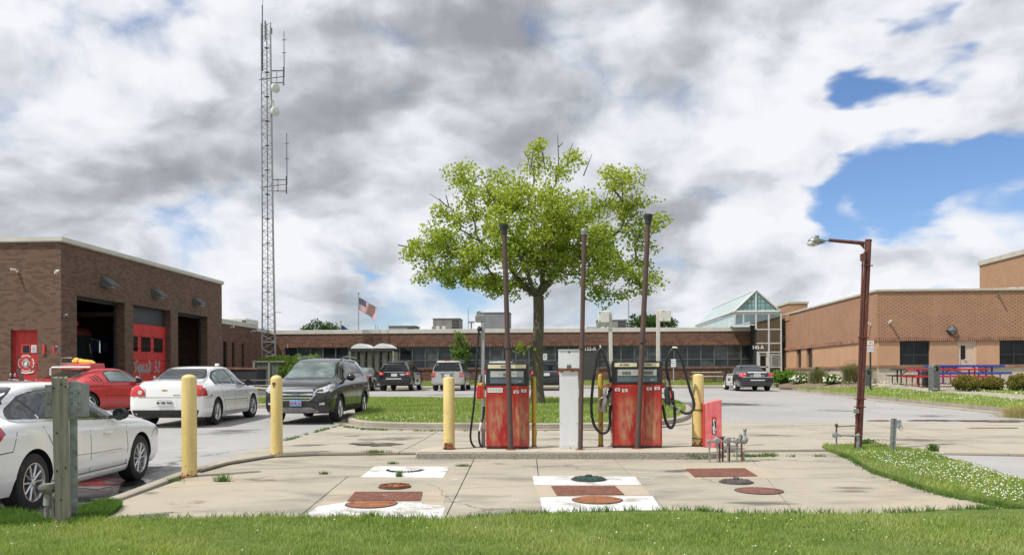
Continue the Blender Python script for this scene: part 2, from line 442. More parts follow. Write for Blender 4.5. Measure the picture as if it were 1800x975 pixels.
plain('fence_green',(0.13,0.155,0.125),0.8,var=0.18,nscale=3)
plain('brown_metal',(0.12,0.045,0.035),0.6,0.1,var=0.2,nscale=8,bmp=0.3)
plain('bin_dark',(0.035,0.038,0.045),0.6,var=0.15)
plain('bollard_grey',(0.13,0.14,0.135),0.6,var=0.15)
plain('picnic_red',(0.50,0.015,0.04),0.45,var=0.12)
plain('picnic_blue',(0.025,0.06,0.34),0.5,var=0.12)
plain('picnic_purple',(0.13,0.02,0.14),0.5,var=0.12)
plain('picnic_brown',(0.06,0.035,0.028),0.6,var=0.15)
plain('roof_unit',(0.24,0.235,0.22),0.7,var=0.15,nscale=2)
plain('roof_unit_grey',(0.22,0.225,0.24),0.7,var=0.08,nscale=2)
plain('louver_dark',(0.05,0.05,0.05),0.7,var=0.1)
plain('cast_iron',(0.085,0.075,0.07),0.75,0.2,var=0.25,nscale=18,bmp=0.6)
plain('green_iron',(0.018,0.055,0.04),0.55,0.1,var=0.3,nscale=14,bmp=0.5)
plain('soil',(0.10,0.075,0.05),0.95,var=0.25,nscale=3)
plain('mulch',(0.20,0.15,0.11),0.95,var=0.25,nscale=5,bmp=0.6)
def bollard_paint():
 m,t,b=base_mat('yellow_paint',(0.7,0.55,0.22),0.5)
 c=coords(t);z=t.sep(c)[2];n=t.noise(scl(t,c,(1,1,.4)),5,7,.6);n2=t.noise(c,26,6,.65);n3=t.noise(scl(t,c,(9,9,.7)),1.6,5,.6)
 col=t.mix(t.rng(n,.3,.7),(0.60,0.455,0.165),(0.70,0.56,0.235))
 col=t.mix(t.rng(n3,.52,.7,0,.45),col,(0.42,0.32,0.14))
 foot=t.rng(z,0.0,0.10,.26,0.0)
 f=t.rng(t.math('ADD',n2,foot),.68,.71);f2=t.rng(t.math('ADD',n2,t.math('MULTIPLY',foot,.5)),.625,.66)
 col=t.mix(f2,col,(0.30,0.20,0.09));col=t.mix(f,col,(0.085,0.035,0.02))
 t.inp(b.inputs['Base Color'],col);t.inp(b.inputs['Roughness'],t.rng(f,0,1,.42,.9));bump(t,b,t.math('ADD',t.math('MULTIPLY',n2,.5),n),.5,.006)
bollard_paint()
def smear(name,col,thr,scale,stretch,alpha=.8):
 m,t,b=base_mat(name,col,.85)
 g_=t.node('ShaderNodeTexCoord').outputs['Generated'];s_=t.sep(g_);dx=t.math('SUBTRACT',s_[0],.5);dy=t.math('SUBTRACT',s_[1],.5)
 r=t.math('SQRT',t.math('ADD',t.math('MULTIPLY',dx,dx),t.math('MULTIPLY',dy,dy)))
 n=t.noise(scl(t,coords(t,False),stretch),scale,8,.68,.6);f=t.math('ADD',n,t.rng(r,.5,.0,-.3,.14))
 tr=t.node('ShaderNodeBsdfTransparent');mx=t.node('ShaderNodeMixShader');t.inp(mx.inputs[0],t.rng(f,thr,thr+.14,0,alpha))
 t.l.new(tr.outputs[0],mx.inputs[1]);t.l.new(b.outputs[0],mx.inputs[2]);t.l.new(mx.outputs[0],t.n['Material Output'].inputs[0])
smear('white_smear',(0.58,0.58,0.57),.56,3.0,(1,2.2,1),.85);smear('dark_stain',(0.11,0.105,0.095),.50,1.6,(.6,1.8,1),.6)
smear('wet_shadow_asphalt',(0.035,0.035,0.038),.36,1.1,(1,1,1),.92);MATS['wet_shadow_asphalt'].node_tree.nodes['Principled BSDF'].inputs['Roughness'].default_value=.12  # wet ground with the near car's shadow painted into its dark colour
smear('rust_stain',(0.27,0.14,0.07),.5,4.0,(1,1,1),.6)
worn('yellow_dark',(0.50,0.33,0.045),(0.12,0.07,0.04),0.34,9,(1,1,0.4),0.5,0.02,0.3)
worn('rusty_steel',(0.30,0.115,0.05),(0.12,0.045,0.025),0.5,7,(1,1,1),0.85,0.12,0.5)
worn('rust_orange',(0.33,0.125,0.045),(0.19,0.07,0.032),0.5,6,(1,1,1),0.85,0.2,0.3)
worn('rust_plate',(0.21,0.085,0.055),(0.15,0.06,0.042),0.5,10,(1,1,1),0.8,0.1,0.8)
worn('rust_pipe',(0.085,0.055,0.05),(0.19,0.08,0.04),0.36,14,(1,1,0.25),0.75,0.08,0.4)
worn('red_brown_paint',(0.115,0.028,0.022),(0.20,0.075,0.04),0.40,12,(1,1,0.3),0.6,0.08,0.4)
worn('pink_red',(0.66,0.115,0.13),(0.72,0.25,0.25),0.45,4,(1,1,0.5),0.55,0.2,0.1)
worn('red_door_paint',(0.50,0.022,0.018),(0.32,0.075,0.07),0.43,2.2,(1,1,0.35),0.5,0.10,0.1)
worn('squad_red',(0.58,0.028,0.022),(0.48,0.03,0.026),0.5,2.0,(1,1,0.5),0.5,0.3,0.05)
worn('apparatus_red',(0.09,0.006,0.006),(0.05,0.005,0.005),0.45,1.0,(1,1,1),0.25,0.3,0.0)
worn('pipe_grey',(0.30,0.31,0.30),(0.17,0.11,0.08),0.38,22,(1,1,0.5),0.6,0.05,0.4,metal=0.3)
def pump_red():
 m,t,b=base_mat('pump_red',(0.5,0.02,0.02),0.5)
 c=coords(t)
 s=t.sep(c)
 n=t.noise(scl(t,c,(3.2,3.2,1.1)),1.8,8,0.66)
 blk=t.noise(scl(t,c,(7,7,2.2)),1.0,2,0.4)
 n2=t.noise(scl(t,c,(10,10,3)),2.0,8,0.7)
 f=t.rng(t.math('ADD',t.math('MULTIPLY',n,0.45),t.math('MULTIPLY',t.math('ADD',blk,n2),0.32)),0.475,0.53)
 mid=t.rng(s[2],0.05,0.2,0.25,1.0);mid2=t.rng(s[2],0.72,0.88,1.0,0.15)
 b1=t.rng(t.math('ABSOLUTE',t.math('ADD',s[0],0.17)),0.06,0.17,1,0.12);b2=t.rng(t.math('ABSOLUTE',t.math('SUBTRACT',s[0],0.22)),0.08,0.19,1,0.12);mid=t.math('MULTIPLY',mid,t.math('MAXIMUM',b1,b2))
 f=t.math('MULTIPLY',f,t.math('MULTIPLY',mid,mid2))
 red=t.mix(t.rng(n2,0.3,0.7),(0.27,0.011,0.008),(0.43,0.018,0.012))
 fade=t.mix(t.rng(t.noise(scl(t,c,(16,16,5)),1.0,3,0.5),0.4,0.6),(0.36,0.075,0.05),(0.40,0.22,0.115))
 col=t.mix(t.math('MULTIPLY',f,0.85),red,fade)
 pk=t.rng(s[2],0.16,0.03,0,0.55)
 col=t.mix(t.math('MULTIPLY',pk,t.rng(n,0.4,0.6)),col,(0.45,0.14,0.13))
 t.inp(b.inputs['Base Color'],col);t.inp(b.inputs['Roughness'],t.rng(f,0,1,0.4,0.8))
pump_red()
def white_cabinet():
 m,t,b=base_mat('white_cabinet',(0.7,0.72,0.73),0.5)
 c=coords(t);n=t.noise(scl(t,c,(1,1,0.4)),3,7,0.6)
 col=t.mix(t.rng(n,0.3,0.7),(0.60,0.625,0.645),(0.70,0.72,0.73))
 r=t.noise(scl(t,c,(8,8,8)),2.4,8,0.7)
 z=t.sep(c)[2]
 seam=t.rng(t.math('ABSOLUTE',t.math('SUBTRACT',z,1.30)),0.0,0.06,0.30,0.0)
 foot=t.rng(z,0.0,0.07,0.14,0)
 f=t.rng(t.math('ADD',r,t.math('ADD',seam,foot)),0.68,0.74)
 t.inp(b.inputs['Base Color'],t.mix(f,col,(0.30,0.10,0.04)));t.inp(b.inputs['Roughness'],t.rng(f,0,1,0.45,0.9))
white_cabinet()
def wood():
 m,t,b=base_mat('weathered_wood',(0.3,0.3,0.25),0.9)
 c=scl(t,coords(t),(14,14,0.8))
 n=t.noise(c,2.2,8,0.65,0.6);n2=t.noise(coords(t),6,5,0.6)
 col=t.mix(t.rng(n,0.3,0.7),(0.15,0.145,0.115),(0.34,0.325,0.26))
 col=t.mix(t.rng(n2,0.45,0.65,0,0.5),col,(0.235,0.24,0.19))
 vo=t.node('ShaderNodeTexVoronoi');t.inp(vo.inputs['Vector'],scl(t,coords(t),(5.5,5.5,2.1)));vo.inputs['Scale'].default_value=1.0
 k=t.rng(vo.outputs['Distance'],0.06,0.16,1,0)
 col=t.mix(t.math('MULTIPLY',k,0.75),col,(0.06,0.05,0.04))
 t.inp(b.inputs['Base Color'],col);bump(t,b,n,0.6,0.006)
wood()
def grassmat(name,a,b_,c_):
 m,t,b=base_mat(name,a,0.75,spec=0.25)
 at=t.node('ShaderNodeAttribute',attribute_name='tint');c=coords(t,False)
 n=t.noise(c,0.9,6,0.6)
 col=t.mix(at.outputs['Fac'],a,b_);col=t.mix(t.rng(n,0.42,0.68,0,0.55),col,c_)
 t.inp(b.inputs['Base Color'],col)
 tr=t.node('ShaderNodeBsdfTranslucent');t.inp(tr.inputs[0],t.mix(1.0,col,(1.2,1.3,0.6),'MULTIPLY'))
 mx=t.node('ShaderNodeMixShader');mx.inputs[0].default_value=0.35
 t.l.new(b.outputs[0],mx.inputs[1]);t.l.new(tr.outputs[0],mx.inputs[2])
 t.l.new(mx.outputs[0],t.n['Material Output'].inputs[0])
grassmat('grass_blade',(0.13,0.23,0.045),(0.42,0.49,0.14),(0.42,0.45,0.21))
grassmat('weed_leaf',(0.06,0.14,0.025),(0.14,0.24,0.05),(0.12,0.2,0.05))
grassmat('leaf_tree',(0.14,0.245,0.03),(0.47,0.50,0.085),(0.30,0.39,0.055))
grassmat('leaf_dark',(0.025,0.06,0.018),(0.07,0.14,0.03),(0.05,0.10,0.025))
grassmat('leaf_shrub',(0.06,0.125,0.025),(0.21,0.30,0.07),(0.13,0.21,0.05))
grassmat('leaf_hedge',(0.10,0.22,0.03),(0.2,0.36,0.06),(0.14,0.27,0.04))
grassmat('leaf_bronze',(0.10,0.13,0.025),(0.27,0.19,0.05),(0.16,0.2,0.04))
grassmat('reed_blade',(0.12,0.155,0.06),(0.28,0.26,0.14),(0.2,0.2,0.1))
grassmat('dry_grass',(0.30,0.25,0.11),(0.42,0.35,0.17),(0.26,0.27,0.09))
def lawn(name,a,b_):
 m,t,b=base_mat(name,a,0.95,spec=0.1);c=coords(t,False)
 n=t.noise(c,1.1,7,0.65);n2=t.noise(c,40,5,0.7);n3=t.noise(c,9,6,0.7)
 col=t.mix(t.rng(n,0.32,0.68),a,b_);col=t.mix(t.rng(n2,0.3,0.7,0,0.6),col,tuple(x*0.45 for x in a))
 col=t.mix(t.rng(n3,0.5,0.75,0,0.4),col,(0.24,0.28,0.10))
 t.inp(b.inputs['Base Color'],col);bump(t,b,n2,1.0,0.03)
lawn('lawn',(0.14,0.21,0.05),(0.20,0.27,0.075))
lawn('lawn_far',(0.15,0.235,0.06),(0.22,0.30,0.10))
plain('clover_white',(0.72,0.74,0.62),0.8,var=0.05)
def bark():
 m,t,b=base_mat('bark',(0.1,0.08,0.06),0.95)
 c=scl(t,coords(t),(6,6,1.1));n=t.noise(c,3,8,0.7,0.5)
 t.inp(b.inputs['Base Color'],t.mix(t.rng(n,0.3,0.7),(0.05,0.045,0.03),(0.165,0.15,0.105)));bump(t,b,n,1.0,0.03)
bark()
def glassmat(name,col,rough=0.04,spec=0.5,inter=None):
 m,t,b=base_mat(name,col,rough,0.0,spec,0.0)
 if inter:
  n=t.noise(coords(t,False),inter,4,0.6)
  t.inp(b.inputs['Base Color'],t.mix(t.rng(n,0.4,0.65),col,tuple(x*2.6+0.004 for x in col)))
glassmat('car_glass',(0.014,0.018,0.019),0.03,0.6)
glassmat('car_glass_light',(0.07,0.095,0.09),0.05,0.6,1.6)
glassmat('window_glass',(0.012,0.016,0.018),0.05,0.4,0.7)
glassmat('window_glass_dim',(0.03,0.037,0.036),0.07,0.4,1.6)
glassmat('window_glass_black',(0.006,0.007,0.008),0.04,0.35,1.0)
def clear_glass(name,tint,fac):
 m,t,b=base_mat(name,tint,0.05)
 tr=t.node('ShaderNodeBsdfTransparent');tr.inputs[0].default_value=(*tint,1)
 gl=t.node('ShaderNodeBsdfGlossy');gl.inputs['Roughness'].default_value=0.03;gl.inputs[0].default_value=(0.9,0.95,0.95,1)
 mx=t.node('ShaderNodeMixShader');mx.inputs[0].default_value=fac
 t.l.new(tr.outputs[0],mx.inputs[1]);t.l.new(gl.outputs[0],mx.inputs[2]);t.l.new(mx.outputs[0],t.n['Material Output'].inputs[0])
clear_glass('atrium_glass',(0.62,0.80,0.78),0.22)
plain('glass_roof',(0.50,0.62,0.60),0.25,var=0.04,coat=0.3)
plain('glass_gable',(0.20,0.35,0.345),0.18,var=0.15,nscale=1.2,coat=0.4)
def paint(name,col,metal=0.0,rough=0.3,flake=0.0):
 m,t,b=base_mat(name,col,rough,metal,0.5,1.0)
 c=coords(t);n=t.noise(c,1.8,5,0.6)
 dirt=t.rng(t.sep(c)[2],0.55,0.15,0.0,0.35)
 cc=t.mix(t.math('MULTIPLY',dirt,t.rng(n,0.3,0.7,0,.6)),col,(0.19,0.17,0.145))
 t.inp(b.inputs['Base Color'],cc);t.inp(b.inputs['Coat Roughness'],t.rng(n,0.3,0.8,0.02,0.10))
paint('paint_white',(0.84,0.85,0.86));paint('paint_white_warm',(0.82,0.82,0.81));paint('paint_red',(0.50,0.010,0.014))
paint('paint_charcoal',(0.018,0.021,0.021),0.4,0.35);paint('paint_black',(0.012,0.013,0.016));paint('paint_green_black',(0.018,0.024,0.020),0.3)
paint('paint_silver',(0.52,0.52,0.51),0.55,0.35);paint('paint_navy',(0.010,0.012,0.022))
plain('lamp_red',(0.55,0.02,0.02),0.12,coat=1.0,var=0.15,nscale=18)
plain('lamp_clear',(0.62,0.64,0.66),0.1,0.3,coat=1.0,var=0.3,nscale=16)
plain('lamp_dark',(0.05,0.05,0.05),0.1,coat=1.0,var=0.2)
plain('lamp_amber',(0.65,0.28,0.03),0.2,coat=0.5,var=0.1)
plain('plate_white',(0.62,0.63,0.62),0.5,var=0.08)
plain('plate_blue',(0.16,0.36,0.60),0.5,var=0.25,nscale=20)
plain('gold',(0.62,0.46,0.14),0.3,0.8,var=0.05)
plain('board_red',(0.60,0.09,0.10),0.6,var=0.15)
plain('raft_yellow',(0.72,0.46,0.06),0.6,var=0.12)
plain('dish_white',(0.62,0.62,0.60),0.6,var=0.06)
plain('flag_navy',(0.02,0.03,0.12),0.8,var=0.1);plain('flag_red',(0.42,0.02,0.035),0.8,var=0.1);plain('flag_white',(0.66,0.62,0.64),0.8,var=0.05)
plain('water_wet',(0.16,0.155,0.145),0.06,var=0.1)
plain('fabric_dark',(0.02,0.02,0.024),0.7,var=0.2)
M=MATS
# ------------ ground
def sheet(name,poly,h,off,mat,step=1.0,thick=0.0,kind=None,parent=None,smooth=False,bev=0.0):
 bm=bmesh.new()
 f=bm.faces.new([bm.verts.new((p[0],p[1],0))for p in poly])
 if f.normal.z<0 or True:
  bmesh.ops.recalc_face_normals(bm,faces=bm.faces)
  bm.normal_update()
  if f.normal.z<0:bmesh.ops.reverse_faces(bm,faces=bm.faces)
 bmesh.ops.triangulate(bm,faces=bm.faces)
 xs=[p[0]for p in poly];ys=[p[1]for p in poly]
 def cuts(a,b):
  k=math.floor(a/step)+1
  while k*step<b:yield k*step;k+=1
 for x in cuts(min(xs),max(xs)):
  bmesh.ops.bisect_plane(bm,geom=bm.verts[:]+bm.edges[:]+bm.faces[:],dist=1e-5,plane_co=(x,0,0),plane_no=(1,0,0))
 for y in cuts(min(ys),max(ys)):
  bmesh.ops.bisect_plane(bm,geom=bm.verts[:]+bm.edges[:]+bm.faces[:],dist=1e-5,plane_co=(0,y,0),plane_no=(0,1,0))
 for v in bm.verts:v.co.z=h(v.co.x,v.co.y)+off
 if thick:
  be=[e for e in bm.edges if len(e.link_faces)==1]
  low={}
  def lo(v):
   if v not in low:low[v]=bm.verts.new((v.co.x,v.co.y,v.co.z-thick))
   return low[v]
  for e in be:
   a,b=e.verts;bm.faces.new((a,b,lo(b),lo(a)))
  bmesh.ops.recalc_face_normals(bm,faces=bm.faces)
 me=bpy.data.meshes.new(name);bm.to_mesh(me);bm.free();me.materials.append(mat)
 o=bpy.data.objects.new(name,me);COL.objects.link(o)
 if parent:o.parent=parent
 if kind:o['kind']=kind
 return o
def pts(lst,h=G,off=0.0):return[tuple(onto(u,v,h,off).xy)for u,v in lst]
def clip(poly,a,b,off=0.0):
 """keep the part of poly left of line a->b (moved off to the left)"""
 a=Vector(a[:2]);b=Vector(b[:2]);d=(b-a).normalized();n=Vector((-d.y,d.x))
 def s(p):return(Vector(p[:2])-a).dot(n)-off
 out=[]
 for i in range(len(poly)):
  p=poly[i];q=poly[(i+1)%len(poly)];sp,sq=s(p),s(q)
  if sp>=0:out.append(tuple(p))
  if(sp>=0)!=(sq>=0):
   t=sp/(sp-sq);out.append((p[0]+(q[0]-p[0])*t,p[1]+(q[1]-p[1])*t))
 return out
def split(poly,a,b,gap=0.014):return clip(poly,a,b,gap/2),clip(poly,b,a,gap/2)
def inpoly(p,poly):
 x,y=p;c=False;n=len(poly);j=n-1
 for i in range(n):
  xi,yi=poly[i][:2];xj,yj=poly[j][:2]
  if(yi>y)!=(yj>y)and x<(xj-xi)*(y-yi)/(yj-yi)+xi:c=not c
  j=i
 return c
def Gbase(x,y):return G(x,y)-0.20
g=MB();xs=[-1500,-300,-60,-20,0,20,60,300,1500];ys=[-1500,-100,-20,7,8,12.5,20,30,48,62,120,400,2500]
for y in ys:
 for x in xs:g.v.append((x,y,Gbase(x,y)))
n_=len(xs)
for j in range(len(ys)-1):
 for i in range(n_-1):g.f.append([j*n_+i,j*n_+i+1,(j+1)*n_+i+1,(j+1)*n_+i]);g.m.append(0)
tag(g.build('ground',M['lawn_far'],fixn=False),kind='structure')
sheet('asphalt_lot',[(-70,4),(30,4),(30,56),(-70,56)],LOT,0.0,M['asphalt_worn'],1.0,0.0,'structure')
FRONT_V=914
padpoly=pts([(140,906),(330,838),(352,829),(400,815),(480,803),(560,797),(735,796),(1100,796),(1455,793),(1480,801),(1520,826),(1590,850),(1650,868),(1730,885),(1790,897)])
padpoly=padpoly+[(5.4,7.3),(-5.9,7.3)]
pad=tag(sheet('concrete_pad',[(x,y)for x,y in padpoly],G,-0.035,M['soil'],1.0,0.12),kind='structure')
def slabs(parent,poly,lines,h,off,mat,gap=0.014,thick=0.14):
 polys=[poly]
 for(a,b,sel)in lines:
  A=onto(*a,h).xy;B=onto(*b,h).xy;new=[]
  for i,p in enumerate(polys):
   if sel is None or any(inpoly(tuple(onto(*q,h).xy),p)for q in sel):
    l,r=split(p,A,B,gap)
    new+=[q for q in(l,r)if len(q)>2]
   else:new.append(p)
  polys=new
 for p in polys:
  sheet('slab',p,h,off,mat,1.0,thick,parent=parent)
 return polys
slabs(pad,padpoly,[((780,915),(834,805),None),((222,861),(633,835),[(400,870)]),((583,860),(520,912),[(600,880)]),((954,900),(943,806),[(1000,850)]),((1173,897),(1085,812),[(1200,850)]),((722,861),(933,853),[(860,850)]),((1400,905),(1330,818),[(1420,860)]),],G,0.0,M['concrete'])
def panel(name,px,mat,off=0.004,thick=0.02,parent=pad):
 return sheet(name,pts(px),G,off,mat,1.0,thick,parent=parent)
w1=panel('painted_panel',[(634,838),(658,819),(790,820),(779,839.5)],M['white_ground_paint'])
w2=panel('painted_panel',[(526,912),(560,889),(612,882),(740,882),(742,886),(784,888),(776,912)],M['white_ground_paint'])
w3=panel('painted_panel',[(936,836),(1116,837),(1128,852),(939,852)],M['white_ground_paint'])
w4=panel('painted_panel',[(949,873.5),(1147,871),(1164,897),(954,901)],M['white_ground_paint'])
panel('patch_slab',[(583,861),(727,864),(784,863),(779,886),(744,885),(740,881),(562,886)],M['concrete_new'],0.002)
panel('patch_slab',[(940,853.5),(1129,853.5),(1145,870),(948,872)],M['concrete_new'],0.002)
panel('patch_slab',[(1190,824),(1205,818),(1329,818.5),(1374,841),(1215,842)],M['concrete_new'],0.002)
def disc(u,v,ru,name,label,mat,z=0.012,cat='manhole cover',kind='flat',grp=None):
 c=onto(u,v,G);d=(c-Vector((0,0,EYE))).dot(FW);r=ru*d/F
 t_=thing(name,label,cat,(c.x,c.y,G(c.x,c.y)),0,grp)
 MB().lathe([(r*1.01,-0.02),(r*1.07,-0.02),(r*1.07,0.007),(r*1.01,0.007)],n=40,close=True).build('frame_ring',M['cast_iron'],t_,30)
 m=MB()
 if kind=='flat':
  m.lathe([(0.001,z),(r*0.93,z),(r*0.95,z-0.002),(r*0.97,z),(r,z-0.002),(r,-0.02)],n=40);m.build('lid',mat,t_,40)
  for a in(0,PI):MB().box((math.cos(a)*r*0.8,0,z+0.001),(0.05,0.02,0.004)).build('lift_slot',M['ink_black'],t_)
 elif kind=='dome':
  m.lathe([(0.001,z+0.028),(r*0.4,z+0.026),(r*0.8,z+0.016),(r*0.97,z+0.004),(r,-0.02)],n=40);m.build('lid',mat,t_,40)
  rbm=MB().box((r*0.72,0,z+0.014),(r*0.28,0.02,0.012)).mesh('rib',mat)
  for i in range(14):link_mesh('rib',rbm,t_,rot=(0,0,2*PI*i/14))
  k=MB().cyl((0,0,z+0.02),(0,0,z+0.05),0.05,0.04,12);k.build('boss',mat,t_)
 elif kind=='spider':
  m.lathe([(r*0.9,-0.02),(r,-0.02),(r,z+0.012),(r*0.9,z+0.012)],n=36,close=True);m.build('ring',mat,t_,30)
  k=MB().lathe([(0.001,z+0.018),(r*0.3,z+0.014),(r*0.86,z-0.01)],n=24);k.build('lid',M['rusty_steel'],t_,40)
  rbm=MB().box((r*0.45,0,z+0.008),(r*0.9,0.022,0.014)).mesh('rib',mat)
  for i in range(6):link_mesh('rib',rbm,t_,rot=(0,0,2*PI*i/6+.3))
 return t_
disc(653,885.5,43,'manhole_cover','round orange-rust cover on the white painted slab left of the joint',M['rust_orange'])
disc(1050,878.5,42,'manhole_cover','round orange-rust cover on the white painted slab in the middle of the pad',M['rust_orange'])
disc(1334,862,39,'manhole_cover','round brown steel cover set bare in the concrete at the right of the pad',M['rust_plate'],0.008)
disc(694,855.5,27,'manhole_cover','rusty domed cover with radial ribs behind the left rusty plate',M['rusty_steel'],0.02,kind='spider')
disc(1035,842.5,30,'manhole_cover','dark green domed tank cover with ribs on white paint',M['green_iron'],0.016,kind='dome')
disc(1294,847,28,'manhole_cover','dark grey iron cover just in front of the right rusty plate',M['cast_iron'],0.012,kind='dome')
def half_ring():
 c=onto(712,826,G);t_=thing('tank_fill_cover','white overpainted fill cover ringed by black marks on the left white panel','tank cover',(c.x,c.y,c.z))
 MB().lathe([(0.001,0.016),(0.2,0.016),(0.225,0.012),(0.23,-0.01)],n=32).build('lid',M['white_ground_paint'],t_,40)
 for _ in(0,):
  pass
 k=MB()
 for i in range(17):
  a=PI*(1.02+0.96*i/16);k.box((math.cos(a)*0.245,math.sin(a)*0.245,0.01),(0.05 if i%3 else 0.02,0.026,0.014),a)
 k.build('ring_mark',M['ink_black'],t_)
half_ring()
def plate(name,px,label,mat):
 P=[onto(u,v,G)for u,v in px];c=sum(P,Vector())/4
 t_=thing(name,label,'steel plate',tuple(c))
 q=MB();vs=[(p.x-c.x,p.y-c.y,p.z-c.z+0.014)for p in P];vs2=[(a,b,z-0.03)for a,b,z in vs]
 q.add(vs+vs2,[(0,1,2,3),(7,6,5,4),(0,4,5,1),(1,5,6,2),(2,6,7,3),(3,7,4,0)]);q.build('cover',mat,t_)
 k=MB()
 A,B,C_,D=[Vector(v)for v in vs]
 for i in range(1,26):
  for j in range(1,9):
   s_,r_2=i/26,j/9;p=A.lerp(B,s_).lerp(D.lerp(C_,s_),r_2)
   k.box((p.x,p.y,p.z+0.001),(0.016,0.007,0.004),0.8 if(i+j)%2 else-0.8)
 tag(k.build('tread',mat,t_),kind='stuff')
plate('steel_hatch',[(611,881),(739,879.5),(742.5,865),(624,865)],'rusty rectangular tread plate with paint smears left of the centre joint',M['rust_plate'])
plate('steel_hatch',[(979,871),(1097,869.5),(1081,855),(969,855)],'rusty rectangular tread plate between two white slabs',M['rust_plate'])
plate('steel_hatch',[(1221,838.5),(1331,837),(1309,823.5),(1206,824.5)],'rusty rectangular tread plate nearest the pipe manifold',M['rust_plate'])
def sweep(name,line,h,prof,mat,kind='structure',step=0.5,parent=None,joint=0.0,cap=True):
 """sweep a profile [(side, up)] along a ground polyline; side>0 is left of travel"""
 L=[Vector((p[0],p[1]))for p in line];R=[]
 for a,b in zip(L,L[1:]):
  k=max(1,int((b-a).length/step))
  for i in range(k):R.append(a.lerp(b,i/k))
 R.append(L[-1]);n=len(prof);m=MB();vs=[]
 for i,p in enumerate(R):
  t_=(R[min(i+1,len(R)-1)]-R[max(i-1,0)]).normalized();nn=Vector((-t_.y,t_.x))
  for s_,up in prof:
   q=p+nn*s_;vs.append((q.x,q.y,h(p.x,p.y)+up))
 fs=[]
 for i in range(len(R)-1):
  for k in range(n):
   k2=(k+1)%n;fs.append((i*n+k,i*n+k2,(i+1)*n+k2,(i+1)*n+k))
 fs+=[tuple(range(n)),tuple(reversed(range((len(R)-1)*n,len(R)*n)))]
 m.add(vs,fs);o=m.build(name,mat,parent,30)
 if kind:o['kind']=kind
 return o
def smoothline(P,n=6,closed=False):
 P=[Vector((p[0],p[1],0))for p in P];out=[];N=len(P)
 for i in range(N if closed else N-1):
  p0=P[(i-1)%N]if closed else P[max(i-1,0)];p1=P[i];p2=P[(i+1)%N];p3=P[(i+2)%N]if closed else P[min(i+2,N-1)]
  for k in range(n):
   t=k/n
   q=0.5*((2*p1)+(-p0+p2)*t+(2*p0-5*p1+4*p2-p3)*t*t+(-p0+3*p1-3*p2+p3)*t**3)
   out.append((q.x,q.y))
 if not closed:out.append((P[-1].x,P[-1].y))
 return out
kl=smoothline(pts([(70,925),(139,903),(236,869),(323,835),(352,826),(395,814),(440,806),(482,800),(540,797),(620,796)]))
sweep('kerb',[(x-0.05,y+0.02)for x,y in kl],G,[(-0.06,-0.2),(-0.06,0.02),(-0.04,0.032),(0.07,0.032),(0.10,0.0),(0.10,-0.2)],M['concrete_kerb'])
def DR(x,y):return G(x,y)+0.008+0.045*clamp((15.6-y)/2.6)
drv=pts([(352,824),(400,811),(480,798.5),(560,795.5),(740,794),(1460,789),(1660,795),(1990,800),(1990,745),(1480,742),(1180,743),(1180,757),(640,755),(603,747),(500,775),(440,792)],DR)
drive=tag(sheet('concrete_drive',drv,DR,-0.03,M['soil'],1.0,0.2),kind='structure')
slabs(drive,drv,[((500,772.5),(1800,766),None),((1170,795),(1085,745),None),((700,795),(790,745),[(760,785),(800,760)]),((1520,742),(1790,800),[(1500,780),(1560,755)]),((940,795),(945,745),[(900,785),(900,760)]),],DR,0.0,M['concrete_drive'],0.02,0.16)
sheet('asphalt_strip',pts([(1640,799),(1990,803),(1990,880),(1800,846),(1720,815)],G),G,0.006,M['asphalt_worn'],1.0,0.05,'structure')
def puddle(cu,cv,ru,rv,label,seed,h=DR,off=0.0035,mt='water_film'):
 rnd=random.Random(seed);ph=[rnd.random()*6 for _ in range(4)]
 P=[]
 for i in range(48):
  a=2*PI*i/48;r=1+0.22*math.sin(2*a+ph[0])+0.18*math.sin(3*a+ph[1])+0.1*math.sin(7*a+ph[2])
  P.append((cu+math.cos(a)*ru*r,cv+math.sin(a)*rv*r))
 o=sheet('puddle',pts(P,h),h,off,M[mt],3.0)
 o['kind']='structure'
 return o
m_,t_,b_=base_mat('water_film',(0.13,0.12,0.10),0.05,spec=0.6)
m_,t_,b_=base_mat('damp_concrete',(0.20,0.18,0.145),0.5,spec=0.5)
puddle(662,781,36,3.6,'',3);puddle(620,766,13,1.0,'',5,mt='damp_concrete');puddle(655,772,26,2.0,'',9,mt='damp_concrete');puddle(640,778,20,1.6,'',19,off=.005,mt='damp_concrete')
puddle(1545,739.2,24,.9,'',6,LOT,0.012);puddle(1640,739,34,1.3,'',8,LOT,.012);puddle(1748,740,52,2.0,'',18,LOT,.012);puddle(1740,752,40,1.0,'',28)
puddle(165,853,44,6,'',12,LOT,0.008)
puddle(1215,731,30,2.2,'',15,LOT,0.008)
IZ=0.12
ip=pts([(731,806),(1240,806),(1252,797)],G)
i0=onto(731,806,G);i1=onto(1246,806,G)
isl=[]
y0=i0 .y;y1=y0+1.05
cx0,cx1=i0 .x,i1 .x
prof_i=[(cx0+0.02,y0),(cx1-0.1,y0)]
for k in range(9):
 a=-PI/2+PI*k/8;prof_i.append((cx1-0.1+math.cos(a)*0.42,(y0+y1)/2+math.sin(a)*(y1-y0)/2))
prof_i+=[(cx0+0.3,y1),(cx0+0.1,y1-0.15),(cx0,y1-0.4),(cx0-0.02,y0+0.1)]
bm=bmesh.new();f=bm.faces.new([bm.verts.new((x,y,0.15+IZ))for x,y in prof_i])
r2=bmesh.ops.extrude_face_region(bm,geom=[f]);vs=[e for e in r2['geom']if isinstance(e,bmesh.types.BMVert)]
for v in vs:v.co.z=0.0
bmesh.ops.recalc_face_normals(bm,faces=bm.faces)
es=[e for e in bm.edges if all(v.co.z>0.2 for v in e.verts)]
bmesh.ops.bevel(bm,geom=es,offset=0.022,segments=3,affect='EDGES')
